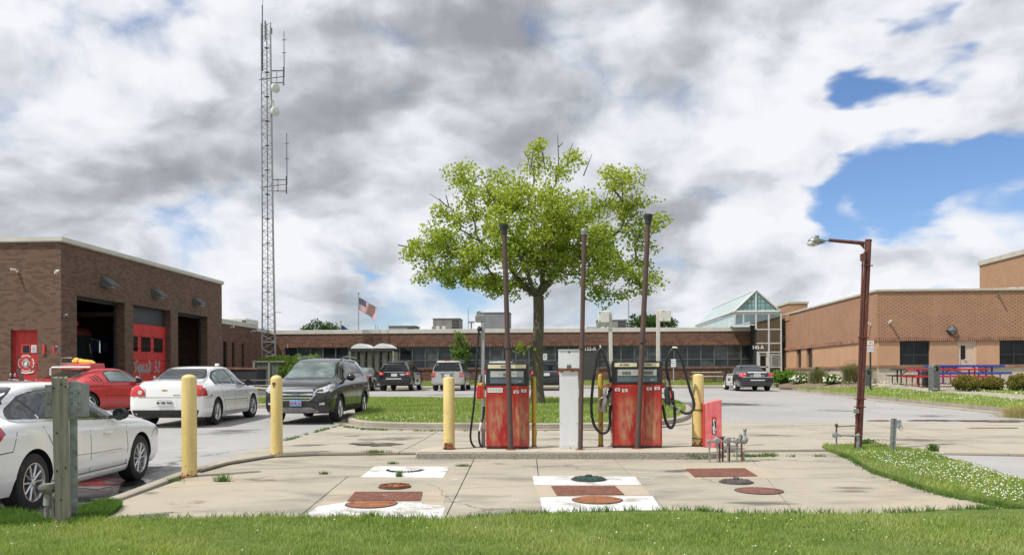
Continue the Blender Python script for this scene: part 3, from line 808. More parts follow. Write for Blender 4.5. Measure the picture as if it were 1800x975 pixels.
me=bpy.data.meshes.new('pump_island');bm.to_mesh(me);bm.free()
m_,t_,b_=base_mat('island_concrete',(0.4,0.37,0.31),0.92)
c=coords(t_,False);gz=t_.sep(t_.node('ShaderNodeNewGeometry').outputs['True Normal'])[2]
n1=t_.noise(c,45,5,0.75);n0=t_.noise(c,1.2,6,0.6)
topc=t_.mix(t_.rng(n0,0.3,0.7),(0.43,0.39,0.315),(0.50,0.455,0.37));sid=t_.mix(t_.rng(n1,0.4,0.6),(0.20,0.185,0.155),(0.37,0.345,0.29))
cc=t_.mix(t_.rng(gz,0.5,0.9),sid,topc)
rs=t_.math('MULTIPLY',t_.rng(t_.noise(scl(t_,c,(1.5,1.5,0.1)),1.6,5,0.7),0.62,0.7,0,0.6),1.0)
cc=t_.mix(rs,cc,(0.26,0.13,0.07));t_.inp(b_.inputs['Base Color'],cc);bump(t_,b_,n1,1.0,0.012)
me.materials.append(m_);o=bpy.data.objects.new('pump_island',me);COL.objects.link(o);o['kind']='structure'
ITOP=0.15+IZ
def IH(x,y):return ITOP
def TL(x,y):return G(x,y)+0.13
ti=smoothline(pts([(430,716),(450,715.5),(560,716),(632,721),(636,732),(622,742),(650,749),(740,752),(860,752.5),(1000,753),(1110,750),(1185,742),(1205,727),(1195,713),(1150,706),(1000,704.5),(800,704),(640,703),(500,702),(420,702),(395,708)],G),5,True)
o=sheet('lawn_island',ti,TL,-0.012,M['lawn'],1.0,0.3);o['kind']='structure'
kp=[(-0.16,-0.3),(-0.16,-0.02),(-0.12,0.0),(-0.01,0.004),(0.02,-0.3)]
sweep('kerb',ti+[ti[0]],TL,[(-a,b)for a,b in kp]if False else kp,M['concrete_kerb'])
gut=ti+[ti[0]]
sweep('gutter',gut,TL,[(-0.52,-0.3),(-0.52,-0.112),(-0.155,-0.12),(-0.155,-0.3)],M['concrete_kerb'])
YW=60.0
MBH=0.98
def ML(x,y):return G(x,54)+0.13+(MBH-G(x,54)-0.13)*clamp((y-55.5)/4.4)
sweep('kerb',[(-21.5,54.3),(14.2,54.3)],lambda x,y:G(x,y)+0.13,[(-0.16,-0.3),(-0.16,-0.02),(-0.12,0.0),(0.16,0.004),(0.16,-0.3)],M['concrete_kerb'])
sheet('sidewalk',[(-21.5,54.45),(14.4,54.45),(14.4,56.2),(-21.5,56.2)],ML,0.0,M['concrete'],2.0,0.2,'structure')
sheet('lawn_back',[(-21.5,56.2),(14.4,56.2),(14.4,60.2),(-21.5,60.2)],ML,0.02,M['lawn_far'],2.0,0.3,'structure')
XR=15.94;YR=onX(1542,XR)
def RL(x,y):
 base=G(x,y)+0.13;dx=max(0.0,XR-x)/2.9;dy=max(0.0,YR-y)/15.0
 t=1-min(1.0,math.hypot(dx,dy));t=t*t*(3-2*t)
 return base+t*(0.97-base)
kr=smoothline([(14.3,54.3)]+pts([(1388,684.5),(1430,689.5),(1500,697),(1600,708),(1700,718),(1785,727),(1830,733)],G)+[(19,21.5),(30,21)])
sweep('kerb',list(reversed(kr)),lambda x,y:G(x,y)+0.13,[(-0.16,-0.3),(-0.16,-0.02),(-0.12,0.0),(0.02,0.004),(0.02,-0.3)],M['concrete_kerb'])
sweep('gutter',list(reversed(kr)),lambda x,y:G(x,y)+0.012,[(0.0,-0.3),(0.0,0.0),(0.55,0.0),(0.55,-0.3)][::-1]if False else[(0.02,-0.1),(0.02,0.0),(0.5,0.0),(0.5,-0.1)],M['concrete_kerb'])
rp=[(x,y)for x,y in kr if y<54]+[(30,60),(17.2,60.0),(14.3,58)]
sheet('lawn_right',rp,RL,-0.012,M['lawn_far'],1.0,0.3,'structure')
wk_hi=pts([(1560,676.5),(1649,682.6),(1800,694),(1900,702)],RL);wk_lo=pts([(1560,682.5),(1620,687.7),(1800,703),(1900,712)],RL)
sheet('footpath',wk_lo+wk_hi[::-1],RL,0.012,M['concrete'],1.0,0.1,'structure')
pt_=pts([(1560,674),(1560,682.5),(1645,683),(1680,680.5),(1800,682),(1800,676)],RL)
sheet('patio',pts([(1540,681.5),(1660,683.5),(1900,690)],RL)+[(30,YR+0.2),(XR-0.3,YR+0.2)],RL,0.010,M['concrete'],1.0,0.1,'structure')
sheet('planting_bed',pts([(1370,680),(1470,682),(1545,681)],RL)+[(XR+0.1,YR+0.4),(XR+0.1,59.5),(15.6,59.5)],RL,0.009,M['mulch'],1.0,0.1,'structure')
XF,YF=-17.3,27.6
def AP(x,y):return G(x,y)+0.006+(0.86-G(x,y))*clamp((-13.4-x)/3.9)
sheet('apron',[(-13.4,28.3),(-13.4,46),(XF+0.0,46),(XF+0.0,28.3)],AP,0.0,M['concrete'],1.0,0.0,'structure')
sheet('forecourt',[(-34,25.2),(-15.4,25.2),(-15.4,28.3),(XF,28.3),(XF,YF+0.2),(-34,YF+0.2)],lambda x,y:0.4+0.46*clamp((y-25.2)/1.6),0.01,M['concrete'],0.8,0.3,'structure')
fe=smoothline(pts([(-150,925),(40,921),(160,917),(420,913),(640,912),(700,916),(820,917),(900,908),(1010,902),(1200,899),(1330,906),(1560,905),(1650,898),(1790,897),(1990,905)],G),4)
front_poly=fe+[(30,8.2),(30,-30),(-30,-30),(-30,8.2)]
def FL(x,y):return G(x,y)+0.02
sheet('lawn_front',front_poly,FL,0.0,M['lawn'],2.0,0.2,'structure')
rs_poly=smoothline(pts([(1445,789),(1475,786),(1530,785),(1630,799),(1680,815),(1790,850),(1990,897),(1990,935),(1800,897),(1740,886),(1650,868),(1590,849),(1530,828),(1495,806),(1470,798)],G),4,True)
def SL(x,y):return G(x,y)+0.06
sheet('lawn_strip',rs_poly,SL,0.0,M['lawn'],1.0,0.2,'structure')
def film(cu,cv,ru,rv,mt,h=G,off=0.0055,rot=0.0):
 P=[]
 for i in range(28):
  a=2*PI*i/28;x,y=math.cos(a)*ru,math.sin(a)*rv;P.append((cu+x,cv+y+x*rot))
 sheet('stain',pts(P,h),h,off,M[mt],2.0,kind='structure')  # shared by stains, smears and the painted wet shadow of the near car
for a in((585,836,55,6,'white_smear'),(800,843,45,8,'white_smear'),(905,834,36,6,'white_smear'),(1140,842,70,11,'white_smear'),(905,881,60,9,'white_smear'),(560,880,60,8,'white_smear'),(800,880,40,8,'white_smear'),(680,872.5,55,6,'white_smear',G,.021),(1020,872,60,4,'white_smear',G,.021)):film(*a)
for a in((330,885,130,18,'dark_stain',G,.007),(260,868,60,9,'dark_stain',G,.007,-.05),(1330,888,150,18,'dark_stain',G,.007),(1500,862,130,20,'dark_stain',G,.007),(1200,828,90,10,'dark_stain',G,.007),(450,842,110,8,'dark_stain',G,.007),(880,815,90,6,'dark_stain',G,.007),(1350,765,150,8,'dark_stain',DR),(1600,772,150,9,'dark_stain',DR),(700,770,120,12,'dark_stain',DR),(540,782,60,6,'dark_stain',DR),(1000,772,140,8,'dark_stain',DR)):film(*a)
for a in((400,760,130,13,'dark_stain',LOT),(300,790,110,14,'dark_stain',LOT),(1300,712,150,8,'dark_stain',LOT),(1480,722,120,6,'dark_stain',LOT),(1250,736,90,4,'dark_stain',LOT),(800,694,200,4,'dark_stain',LOT),(1620,731,120,5,'dark_stain',LOT)):film(*a)
film(150,866,170,42,'wet_shadow_asphalt',LOT,.0045,-.28);film(60,890,140,30,'wet_shadow_asphalt',LOT,.0065,-.2)  # damp lot plus painted car shadow, two overlapping sheets
for a in((898,795,22,4,'rust_stain',IH),(1024,795,14,4,'rust_stain',IH),(653,893,40,9,'rust_stain',G,.0085),(1122,795,14,3,'rust_stain',IH)):film(*a)
# ------------ vehicles
def crom(P,t):
 """interpolate rows of station list P (sorted by first value) with a monotone-ish cubic"""
 n=len(P)
 for i in range(n-1):
  if t<=P[i+1][0]or i==n-2:
   a,b=P[i],P[i+1];h=b[0]-a[0]
   if h<1e-9:return b[1:]
   x=clamp((t-a[0])/h);out=[]
   for k in range(1,len(a)):
    def slope(j):
     if j<=0 or j>=n-1:return 0.0 if False else((P[min(j+1,n-1)][k]-P[max(j-1,0)][k])/max(1e-6,P[min(j+1,n-1)][0]-P[max(j-1,0)][0]))
     d0=(P[j][k]-P[j-1][k])/max(1e-6,P[j][0]-P[j-1][0]);d1=(P[j+1][k]-P[j][k])/max(1e-6,P[j+1][0]-P[j][0])
     if d0*d1<=0:return 0.0
     return 2*d0*d1/(d0+d1)
    m0,m1=slope(i)*h,slope(i+1)*h
    out.append((2*x**3-3*x*x+1)*a[k]+(x**3-2*x*x+x)*m0+(-2*x**3+3*x*x)*b[k]+(x**3-x*x)*m1)
   return out
def body_mesh(st,wheels,R,track,mats,boxy=0.0,arch=1.13,cutdepth=0.42):
 """st rows: (y, z_bottom, z_belt, z_top, w_bottom, w_belt, w_top) from rear (-) to front (+)"""
 ys=[]
 for a,b in zip(st,st[1:]):
  k=max(1,int(math.ceil((b[0]-a[0])/0.085)))
  ys+=[a[0]+(b[0]-a[0])*i/k for i in range(k)]
 ys.append(st[-1][0])
 rows=[]
 for y in ys:
  zb,zl,zt,wb,wl,wt=crom(st,y);wm=max(wb,wl)*1.0;hgt=zl-zb;dz=zt-zl
  half=[(0,zb),(wb*0.80,zb),(wb*0.955,zb+0.02),(wb*0.99,zb+0.07),(wm*1.0,zb+hgt*0.28),(wm*1.006,zb+hgt*0.48),(wm*1.004,zb+hgt*0.66),(wl*0.998,zb+hgt*0.83),(wl*0.985,zb+hgt*0.93),(wl*0.955,zl)]
  e=min(0.10-0.04*boxy,dz*0.45)
  w0=wl*0.955
  for f in(0.25,0.5,0.75):
   bow=0.022*math.sin(f*PI)
   half.append((w0+(wt-w0)*f**(1.0+0.25)+bow*min(1,dz*2.5),zl+(dz-e)*f))
  half+=[(wt,zt-e),(wt*0.975,zt-e*0.55),(wt*0.91,zt-e*0.24),(wt*0.78,zt-e*0.08),(wt*0.45,zt),(0,zt+0.006)]
  rows.append([(x,y,z)for x,z in half])
 nh=len(rows[0]);ring=2*nh-2
 mb=MB();vs=[]
 for r in rows:
  vs+=r;vs+=[(-x,y,z)for(x,y,z)in r[-2:0:-1]]
 fs=[]
 for i in range(len(rows)-1):
  for k in range(ring):
   k2=(k+1)%ring;fs.append((i*ring+k,(i+1)*ring+k,(i+1)*ring+k2,i*ring+k2))
 fs.append(tuple(range(ring)));fs.append(tuple(reversed(range((len(rows)-1)*ring,len(rows)*ring))))
 mb.add(vs,fs)
 me0=mb.mesh('body',mats[0])
 bm=bmesh.new();bm.from_mesh(me0);bvh=BVHTree.FromBMesh(bm);bm.free()
 me0 .materials.append(mats[1])
 ob=bpy.data.objects.new('tmp_body',me0);COL.objects.link(ob)
 cm=MB()
 for y in wheels:
  for s in(-1,1):cm.cyl((s*(track-cutdepth*0.55),y,R),(s*1.3,y,R),R*arch,n=36)
 co=bpy.data.objects.new('tmp_cut',cm.mesh('cut',mats[1]));COL.objects.link(co)
 md=ob.modifiers.new('b','BOOLEAN');md.operation='DIFFERENCE';md.solver='EXACT';md.object=co;md.material_mode='TRANSFER'
 dg=bpy.context.evaluated_depsgraph_get();me=bpy.data.meshes.new_from_object(ob.evaluated_get(dg));me.name='body'
 bpy.data.objects.remove(ob);bpy.data.objects.remove(co)
 me.shade_smooth();me.set_sharp_from_angle(angle=math.radians(38))
 return me,bvh
def rpoly(poly,r=0.03,n=3):
 """round the corners of a 2D polygon"""
 out=[];N=len(poly)
 for i in range(N):
  p=Vector(poly[i]);a=Vector(poly[i-1]);b=Vector(poly[(i+1)%N])
  da=(a-p);db=(b-p);k=min(r,da.length*0.45,db.length*0.45)
  A=p+da.normalized()*k;B=p+db.normalized()*k
  for j in range(n+1):
   t=j/n;q=(1-t)**2*A+2*t*(1-t)*p+t*t*B;out.append((q.x,q.y))
 return out
def patch(bvh,poly,axis,sgn,off,name,mat,parent,step=0.07,depth=0.02,smooth=50,label=None):
 """a shell piece that follows the body: 2D polygon projected along an axis onto the body and raised by off"""
 bm=bmesh.new();f=bm.faces.new([bm.verts.new((p[0],p[1],0))for p in poly]);bmesh.ops.triangulate(bm,faces=[f])
 xs=[p[0]for p in poly];ys=[p[1]for p in poly]
 for lo_,hi_,no in((min(xs),max(xs),(1,0,0)),(min(ys),max(ys),(0,1,0))):
  k=math.floor(lo_/step)+1
  while k*step<hi_:
   bmesh.ops.bisect_plane(bm,geom=bm.verts[:]+bm.edges[:]+bm.faces[:],dist=1e-5,plane_co=(no[0]*k*step,no[1]*k*step,0),plane_no=no);k+=1
 for v in bm.verts:
  a,b=v.co.x,v.co.y
  if axis=='x':o=Vector((sgn*3,a,b));d=Vector((-sgn,0,0))
  elif axis=='y':o=Vector((a,sgn*6,b));d=Vector((0,-sgn,0))
  else:o=Vector((a,b,sgn*4));d=Vector((0,0,-sgn))
  hit,nor,idx,dist=bvh.ray_cast(o,d)
  if hit is None:
   hit,nor,idx,dist=bvh.find_nearest(Vector((0 if axis=='x' else a,0 if axis=='y' else(a if axis=='x' else b),b if axis!='z' else 0))if False else(o+d*(2.2 if axis=='x' else 3.9)))
  if nor.dot(d)>0:nor=-nor
  v.co=hit+nor*off
 be=[e for e in bm.edges if len(e.link_faces)==1];low={}
 dv=Vector((-sgn if axis=='x' else 0,-sgn if axis=='y' else 0,-sgn if axis=='z' else 0))
 for e in be:
  a,b=e.verts
  for v in(a,b):
   if v not in low:low[v]=bm.verts.new(v.co+dv*(depth+off))
  bm.faces.new((a,b,low[b],low[a]))
 bmesh.ops.recalc_face_normals(bm,faces=bm.faces)
 cnt=sum(1 if fc.normal.dot(dv)<0 else-1 for fc in bm.faces if abs(fc.normal.dot(dv))>0.3)
 if cnt<0:bmesh.ops.reverse_faces(bm,faces=bm.faces)
 me=bpy.data.meshes.new(name);bm.to_mesh(me);bm.free();me.materials.append(mat)
 me.shade_smooth();me.set_sharp_from_angle(angle=math.radians(smooth))
 o=bpy.data.objects.new(name,me);COL.objects.link(o);o.parent=parent
 if label:o['label']=label
 return o
def strip(line,w):
 """2D polyline -> polygon of width w"""
 L=[Vector(p)for p in line];A=[];B=[]
 for i,p in enumerate(L):
  t=(L[min(i+1,len(L)-1)]-L[max(i-1,0)]).normalized();n=Vector((-t.y,t.x))*w/2
  A.append(tuple(p+n));B.append(tuple(p-n))
 return A+B[::-1]
WHEEL_CACHE={}
def wheel_meshes(R,rim,w,spokes,style):
 key=(R,rim,w,spokes,style)
 if key in WHEEL_CACHE:return WHEEL_CACHE[key]
 t=MB()
 prof=[(rim*0.93,-w/2+0.02),(rim+0.005,-w/2),(R*0.9,-w/2-0.004),(R*0.975,-w/2+0.012),(R,-w/2+0.045),(R,w/2-0.045),(R*0.975,w/2-0.012),(R*0.9,w/2+0.004),(rim+0.005,w/2),(rim*0.93,w/2-0.02)]
 t.lathe(prof,n=40,axis='x',close=True)
 for dx in(-0.05,0.0,0.05):
  pass
 tm=t.mesh('tyre',M['tyre'],40)
 r=MB().mat(0)
 r.lathe([(rim*0.97,w/2-0.012),(rim,w/2+0.002),(rim*0.95,w/2+0.004),(rim*0.90,w/2-0.02),(rim*0.88,-w/2+0.03)],n=40,axis='x')
 x1=w/2-0.012
 r.mat(1).lathe([(rim*0.89,0.0),(0.001,0.0)],n=30,axis='x')
 r.mat(0).lathe([(0.001,x1+0.012),(rim*0.14,x1+0.01),(rim*0.2,x1-0.004),(rim*0.23,x1-0.05)],n=20,axis='x')
 for i in range(spokes):
  a=2*PI*i/spokes
  if style=='twin':
   for da in(-0.10,0.10):
    p0=(rim*0.15,a+da*0.3);p1=(rim*0.93,a+da*1.35)
    _spoke(r,p0,p1,rim*0.085,rim*0.06,x1)
  else:
   _spoke(r,(rim*0.13,a),(rim*0.93,a),rim*(0.13 if spokes>6 else 0.2),rim*(0.085 if spokes>6 else 0.17),x1)
 r.mat(1)
 for i in range(5):
  a=2*PI*i/5+0.3;r.cyl((x1-0.005,math.cos(a)*rim*0.23,math.sin(a)*rim*0.23),(x1+0.006,math.cos(a)*rim*0.23,math.sin(a)*rim*0.23),0.009,n=6)
 rm=r.mesh('rim',[M['alloy'],M['black_plastic']],35)
 WHEEL_CACHE[key]=(tm,rm);return tm,rm
def _spoke(r,p0,p1,w0,w1,x):
 a0,a1=p0[1],p1[1];A=Vector((0,math.cos(a0),math.sin(a0)))*p0[0];B=Vector((0,math.cos(a1),math.sin(a1)))*p1[0]
 t=(B-A).normalized();n=t.cross(Vector((1,0,0)))
 vs=[]
 for P,w,xx in((A,w0,x),(B,w1,x+0.004)):
  vs+=[P+n*w/2+Vector((xx-0.008,0,0)),P+Vector((xx+0.006,0,0)),P-n*w/2+Vector((xx-0.008,0,0)),P-n*w/2+Vector((xx-0.045,0,0)),P+n*w/2+Vector((xx-0.045,0,0))]
 fs=[(i,(i+1)%5,5+(i+1)%5,5+i)for i in range(5)]+[(0,1,2,3,4),(9,8,7,6,5)]
 r.add(vs,fs)
def add_wheels(root,ys,track,R,rim,w,spokes,style,steer=0.0,mat=None):
 tm,rm=wheel_meshes(R,rim,w,spokes,style)
 for i,y in enumerate(ys):
  for s in(1,-1):
   rot=(0,0,(0 if s>0 else PI)+(steer if i==1 else 0))
   o=link_mesh('wheel',tm,root,(s*(track-w/2),y,R),rot);link_mesh('rim',rm,o)
def text_mesh(txt,size,extr,name='lettering',bold=False):
 cu=bpy.data.curves.new('t','FONT');cu.body=txt;cu.size=size;cu.extrude=extr;cu.align_x='CENTER';cu.align_y='CENTER';cu.resolution_u=2
 if bold:cu.offset=size*0.022
 o=bpy.data.objects.new('t',cu);COL.objects.link(o)
 me=bpy.data.meshes.new_from_object(o.evaluated_get(bpy.context.evaluated_depsgraph_get()));bpy.data.objects.remove(o);me.name=name
 return me
def text(txt,size,mat,parent,loc,rot=(PI/2,0,0),extr=0.003,name='lettering',sx=1.0,bold=False):
 me=text_mesh(txt,size,extr,name,bold);me.materials.clear();me.materials.append(mat)
 return link_mesh(name,me,parent,loc,rot,(sx,1,1))
def mirror(root,x,y,z,mats,s,big=1.0):
 m=MB().sphere((s*(x+0.11*big),y,z),0.12*big,12,8,(0.95,0.55,0.68));o=m.build('door_mirror',mats,root,60)
 MB().box((s*(x+0.0),y+0.01,z-0.045),(0.14,0.05,0.035)).build('mirror_arm',M['black_plastic'],o)
 MB().lathe([(0.001,0.0),(0.08*big,0.0),(0.09*big,0.008)],(s*(x+0.11*big),y-0.062*big,z),14,'y').build('mirror_glass',M['car_glass'],o)
def plate_on(root,x,y,z,rz,mat,txt,ink,w=0.305,h=0.152):
 o=MB().box((0,0,0),(w,0.012,h)).build('number_plate',mat,root,bevel=0.003);o.location=(x,y,z);o.rotation_euler=(0,0,rz)
 if txt:text(txt,h*0.52,ink,o,(0,-0.008,-0.01),name='plate_number',bold=True)
 return o
def handles(root,bvh,spots,mat,sides=(1,-1)):
 for y,z in spots:
  for s in sides:
   hit=bvh.ray_cast(Vector((s*3,y,z)),Vector((-s,0,0)))[0]
   if hit is None:continue
   m=MB().box((s*(hit.x*s+0.03),y,z),(0.022,0.20,0.035));m.box((s*(hit.x*s+0.01),y-0.085,z),(0.04,0.02,0.03));m.box((s*(hit.x*s+0.01),y+0.085,z),(0.04,0.02,0.03))
   m.build('door_handle',mat,root,40,bevel=0.006)
def seam(root,bvh,lines,sides=(1,-1),w=0.011,name='panel_gap'):
 for ln in lines:
  for s in sides:patch(bvh,strip(ln,w),'x',s,0.0015,name,M['ink_black'],root,0.12,0.004)
def seamy(root,bvh,lines,sgn,w=0.012,name='panel_gap',axis='y'):
 for ln in lines:patch(bvh,strip(ln,w),axis,sgn,0.0015,name,M['ink_black'],root,0.12,0.004)
def place(root,center,heading):
 """heading: direction the nose points to, world xy vector"""
 root.location=center;root.rotation_euler=(0,0,math.atan2(heading.y,heading.x)-PI/2)
def from_wheels(pr,pf,wb,side,track,zoff=0.0):
 """place by two right/left wheel contact points (rear, front) in world; side +1 if they are the car's right wheels"""
 h=(pf-pr);h.z=0;h.normalize();rt=Vector((h.y,-h.x,0));mid=(pr+pf)/2-rt*side*track
 return mid,h
def windows_side(root,bvh,glass,frame_poly,panes,trim,sides=(1,-1),trim_w=0.022,dark='black_plastic'):
 for s in sides:
  if trim:
   patch(bvh,frame_poly,'x',s,0.003,'window_surround',M[dark],root,0.08,0.01)
  for p in panes:patch(bvh,rpoly(p,0.04),'x',s,0.007,'side_window',glass,root,0.09,0.01)
  if trim=='chrome':
   cl=rpoly(frame_poly,0.05);cl.append(cl[0]);patch(bvh,[q for q in strip(cl,trim_w)],'x',s,0.011,'window_trim',M['chrome'],root,0.1,0.012)
def trim_ring(bvh,poly,axis,sgn,w,off,name,mat,root):
 cl=list(poly);n=len(cl)
 for i in range(n):
  a,b=Vector(cl[i]),Vector(cl[(i+1)%n]);t=(b-a)
  if t.length<0.004:continue
 q=strip(cl+[cl[0],cl[1]],w);patch(bvh,q,axis,sgn,off,name,mat,root,0.12,0.008)
 # ---- 1. the near white saloon --------
def sedan_near():
 t=thing('parked_car','white saloon nearest the camera, behind the wooden post at the left edge','car')
 P=M['paint_white']
 st=[(-2.425,.42,.72,.80,.50,.60,.42),(-2.40,.34,.84,.94,.66,.76,.50),(-2.33,.27,.94,1.05,.78,.85,.56),(-2.15,.23,.99,1.12,.84,.90,.62),(-1.95,.21,1.0,1.145,.87,.92,.64),(-1.65,.20,1.0,1.235,.89,.93,.60),(-1.25,.19,.99,1.385,.90,.932,.56),(-0.80,.18,.975,1.46,.90,.932,.57),(-0.35,.18,.96,1.475,.90,.932,.585),(0.05,.18,.945,1.45,.90,.932,.58),(0.45,.18,.93,1.31,.90,.93,.60),(0.82,.18,.92,1.12,.90,.93,.64),(1.06,.19,.91,1.03,.90,.93,.70),(1.50,.20,.885,.99,.90,.925,.70),(2.0,.21,.80,.90,.87,.90,.68),(2.22,.22,.73,.80,.80,.84,.62),(2.36,.26,.66,.72,.66,.72,.52),(2.43,.34,.58,.62,.46,.54,.36)]
 wh=(-1.42,1.385);R=0.335
 me,bvh=body_mesh(st,wh,R,0.93,[P,M['black_plastic']],arch=1.14)
 link_mesh('body',me,t)
 add_wheels(t,wh,0.915,R,0.222,0.215,10,'single')
 fr=[(-1.74,1.06),(-1.52,1.185),(-1.18,1.315),(-0.78,1.385),(-0.30,1.395),(0.05,1.365),(0.40,1.225),(0.78,1.0),(0.80,.96),(0.2,.975),(-0.7,1.01),(-1.66,1.04)]
 frr=rpoly(fr,0.06)
 for s in(1,-1):
  patch(bvh,frr,'x',s,0.003,'window_surround',M['black_plastic'],t,0.08,0.01)
  patch(bvh,strip(frr+frr[:2],0.030),'x',s,0.006,'window_trim',M['chrome'],t,0.15,0.008)
  patch(bvh,rpoly([(-1.62,1.065),(-1.44,1.17),(-1.25,1.245),(-1.25,1.045)],.03),'x',s,0.007,'side_window',M['car_glass'],t,0.1,0.01)
  patch(bvh,rpoly([(-1.21,1.045),(-1.21,1.265),(-1.05,1.315),(-0.75,1.362),(-0.36,1.372),(-0.32,1.01)],.03),'x',s,0.007,'side_window',M['car_glass'],t,0.1,0.01)
  patch(bvh,rpoly([(-0.22,1.005),(-0.24,1.373),(0.04,1.345),(0.38,1.205),(0.71,1.01),(0.69,.985)],.03),'x',s,0.007,'side_window',M['car_glass'],t,0.1,0.01)
  patch(bvh,[(-2.30,.80),(-2.28,.97),(-2.0,.99),(-1.96,.92),(-2.12,.80)],'x',s,0.006,'tail_lamp',M['lamp_red'],t)
  patch(bvh,[(1.98,.70),(2.02,.80),(2.24,.745),(2.34,.66),(2.26,.60)],'x',s,0.006,'headlight',M['lamp_clear'],t)
  mirror(t,0.90,0.54,1.02,[M['black_plastic']],s)
  patch(bvh,strip([(-1.0,.245),(0.95,.245)],.035),'x',s,0.012,'sill_trim',P,t,0.2,0.03)
 seam(t,bvh,[[(-0.14,.95),(-0.14,.30)],[(0.93,.93),(0.90,.75),(0.93,.55),(0.90,.30)],[(-1.22,.96),(-1.12,.82),(-.98,.62),(-.90,.45),(-.84,.30)],[(-1.02,.30),(0.95,.30)],[(-1.75,.93),(-1.85,.72),(-2.3,.70)],[(1.78,.62),(1.86,.70),(2.0,.74)]])
 seam(t,bvh,[[(-0.75,.56),(0.0,.535),(0.75,.53)]],w=0.006,name='crease')
 handles(t,bvh,[(-.72,.80),(0.30,.785)],P)
 patch(bvh,rpoly([(-0.62,1.05),(-0.50,1.40),(0.50,1.40),(0.62,1.05)],.08),'y',1,0.006,'windscreen',M['car_glass_light'],t,0.08,0.01)
 patch(bvh,rpoly([(-0.60,1.17),(-0.50,1.41),(0.50,1.41),(0.60,1.15)],.08),'y',-1,0.006,'rear_window',M['car_glass'],t,0.08,0.01)
 m=MB()
 for s in(1,-1):m.box((s*0.83,-1.0,0.24),(0.02,0.05,0.16))
 m.build('mud_flap',M['black_plastic'],t)
 patch(bvh,rpoly([(-.45,.42),(-.5,.58),(.5,.58),(.45,.42)],.04),'y',1,.006,'grille',M['black_gloss'],t)
 plate_on(t,0,-2.45,.62,0,M['plate_white'],'',M['ink_blue'])
 pr=W(61,9.35,z=0);pf=W(243.8,12.1,z=0)
 c,h=from_wheels(pr,pf,2.805,1,0.90)
 place(t,(c.x,c.y,-0.035),h);return t
sedan_near()
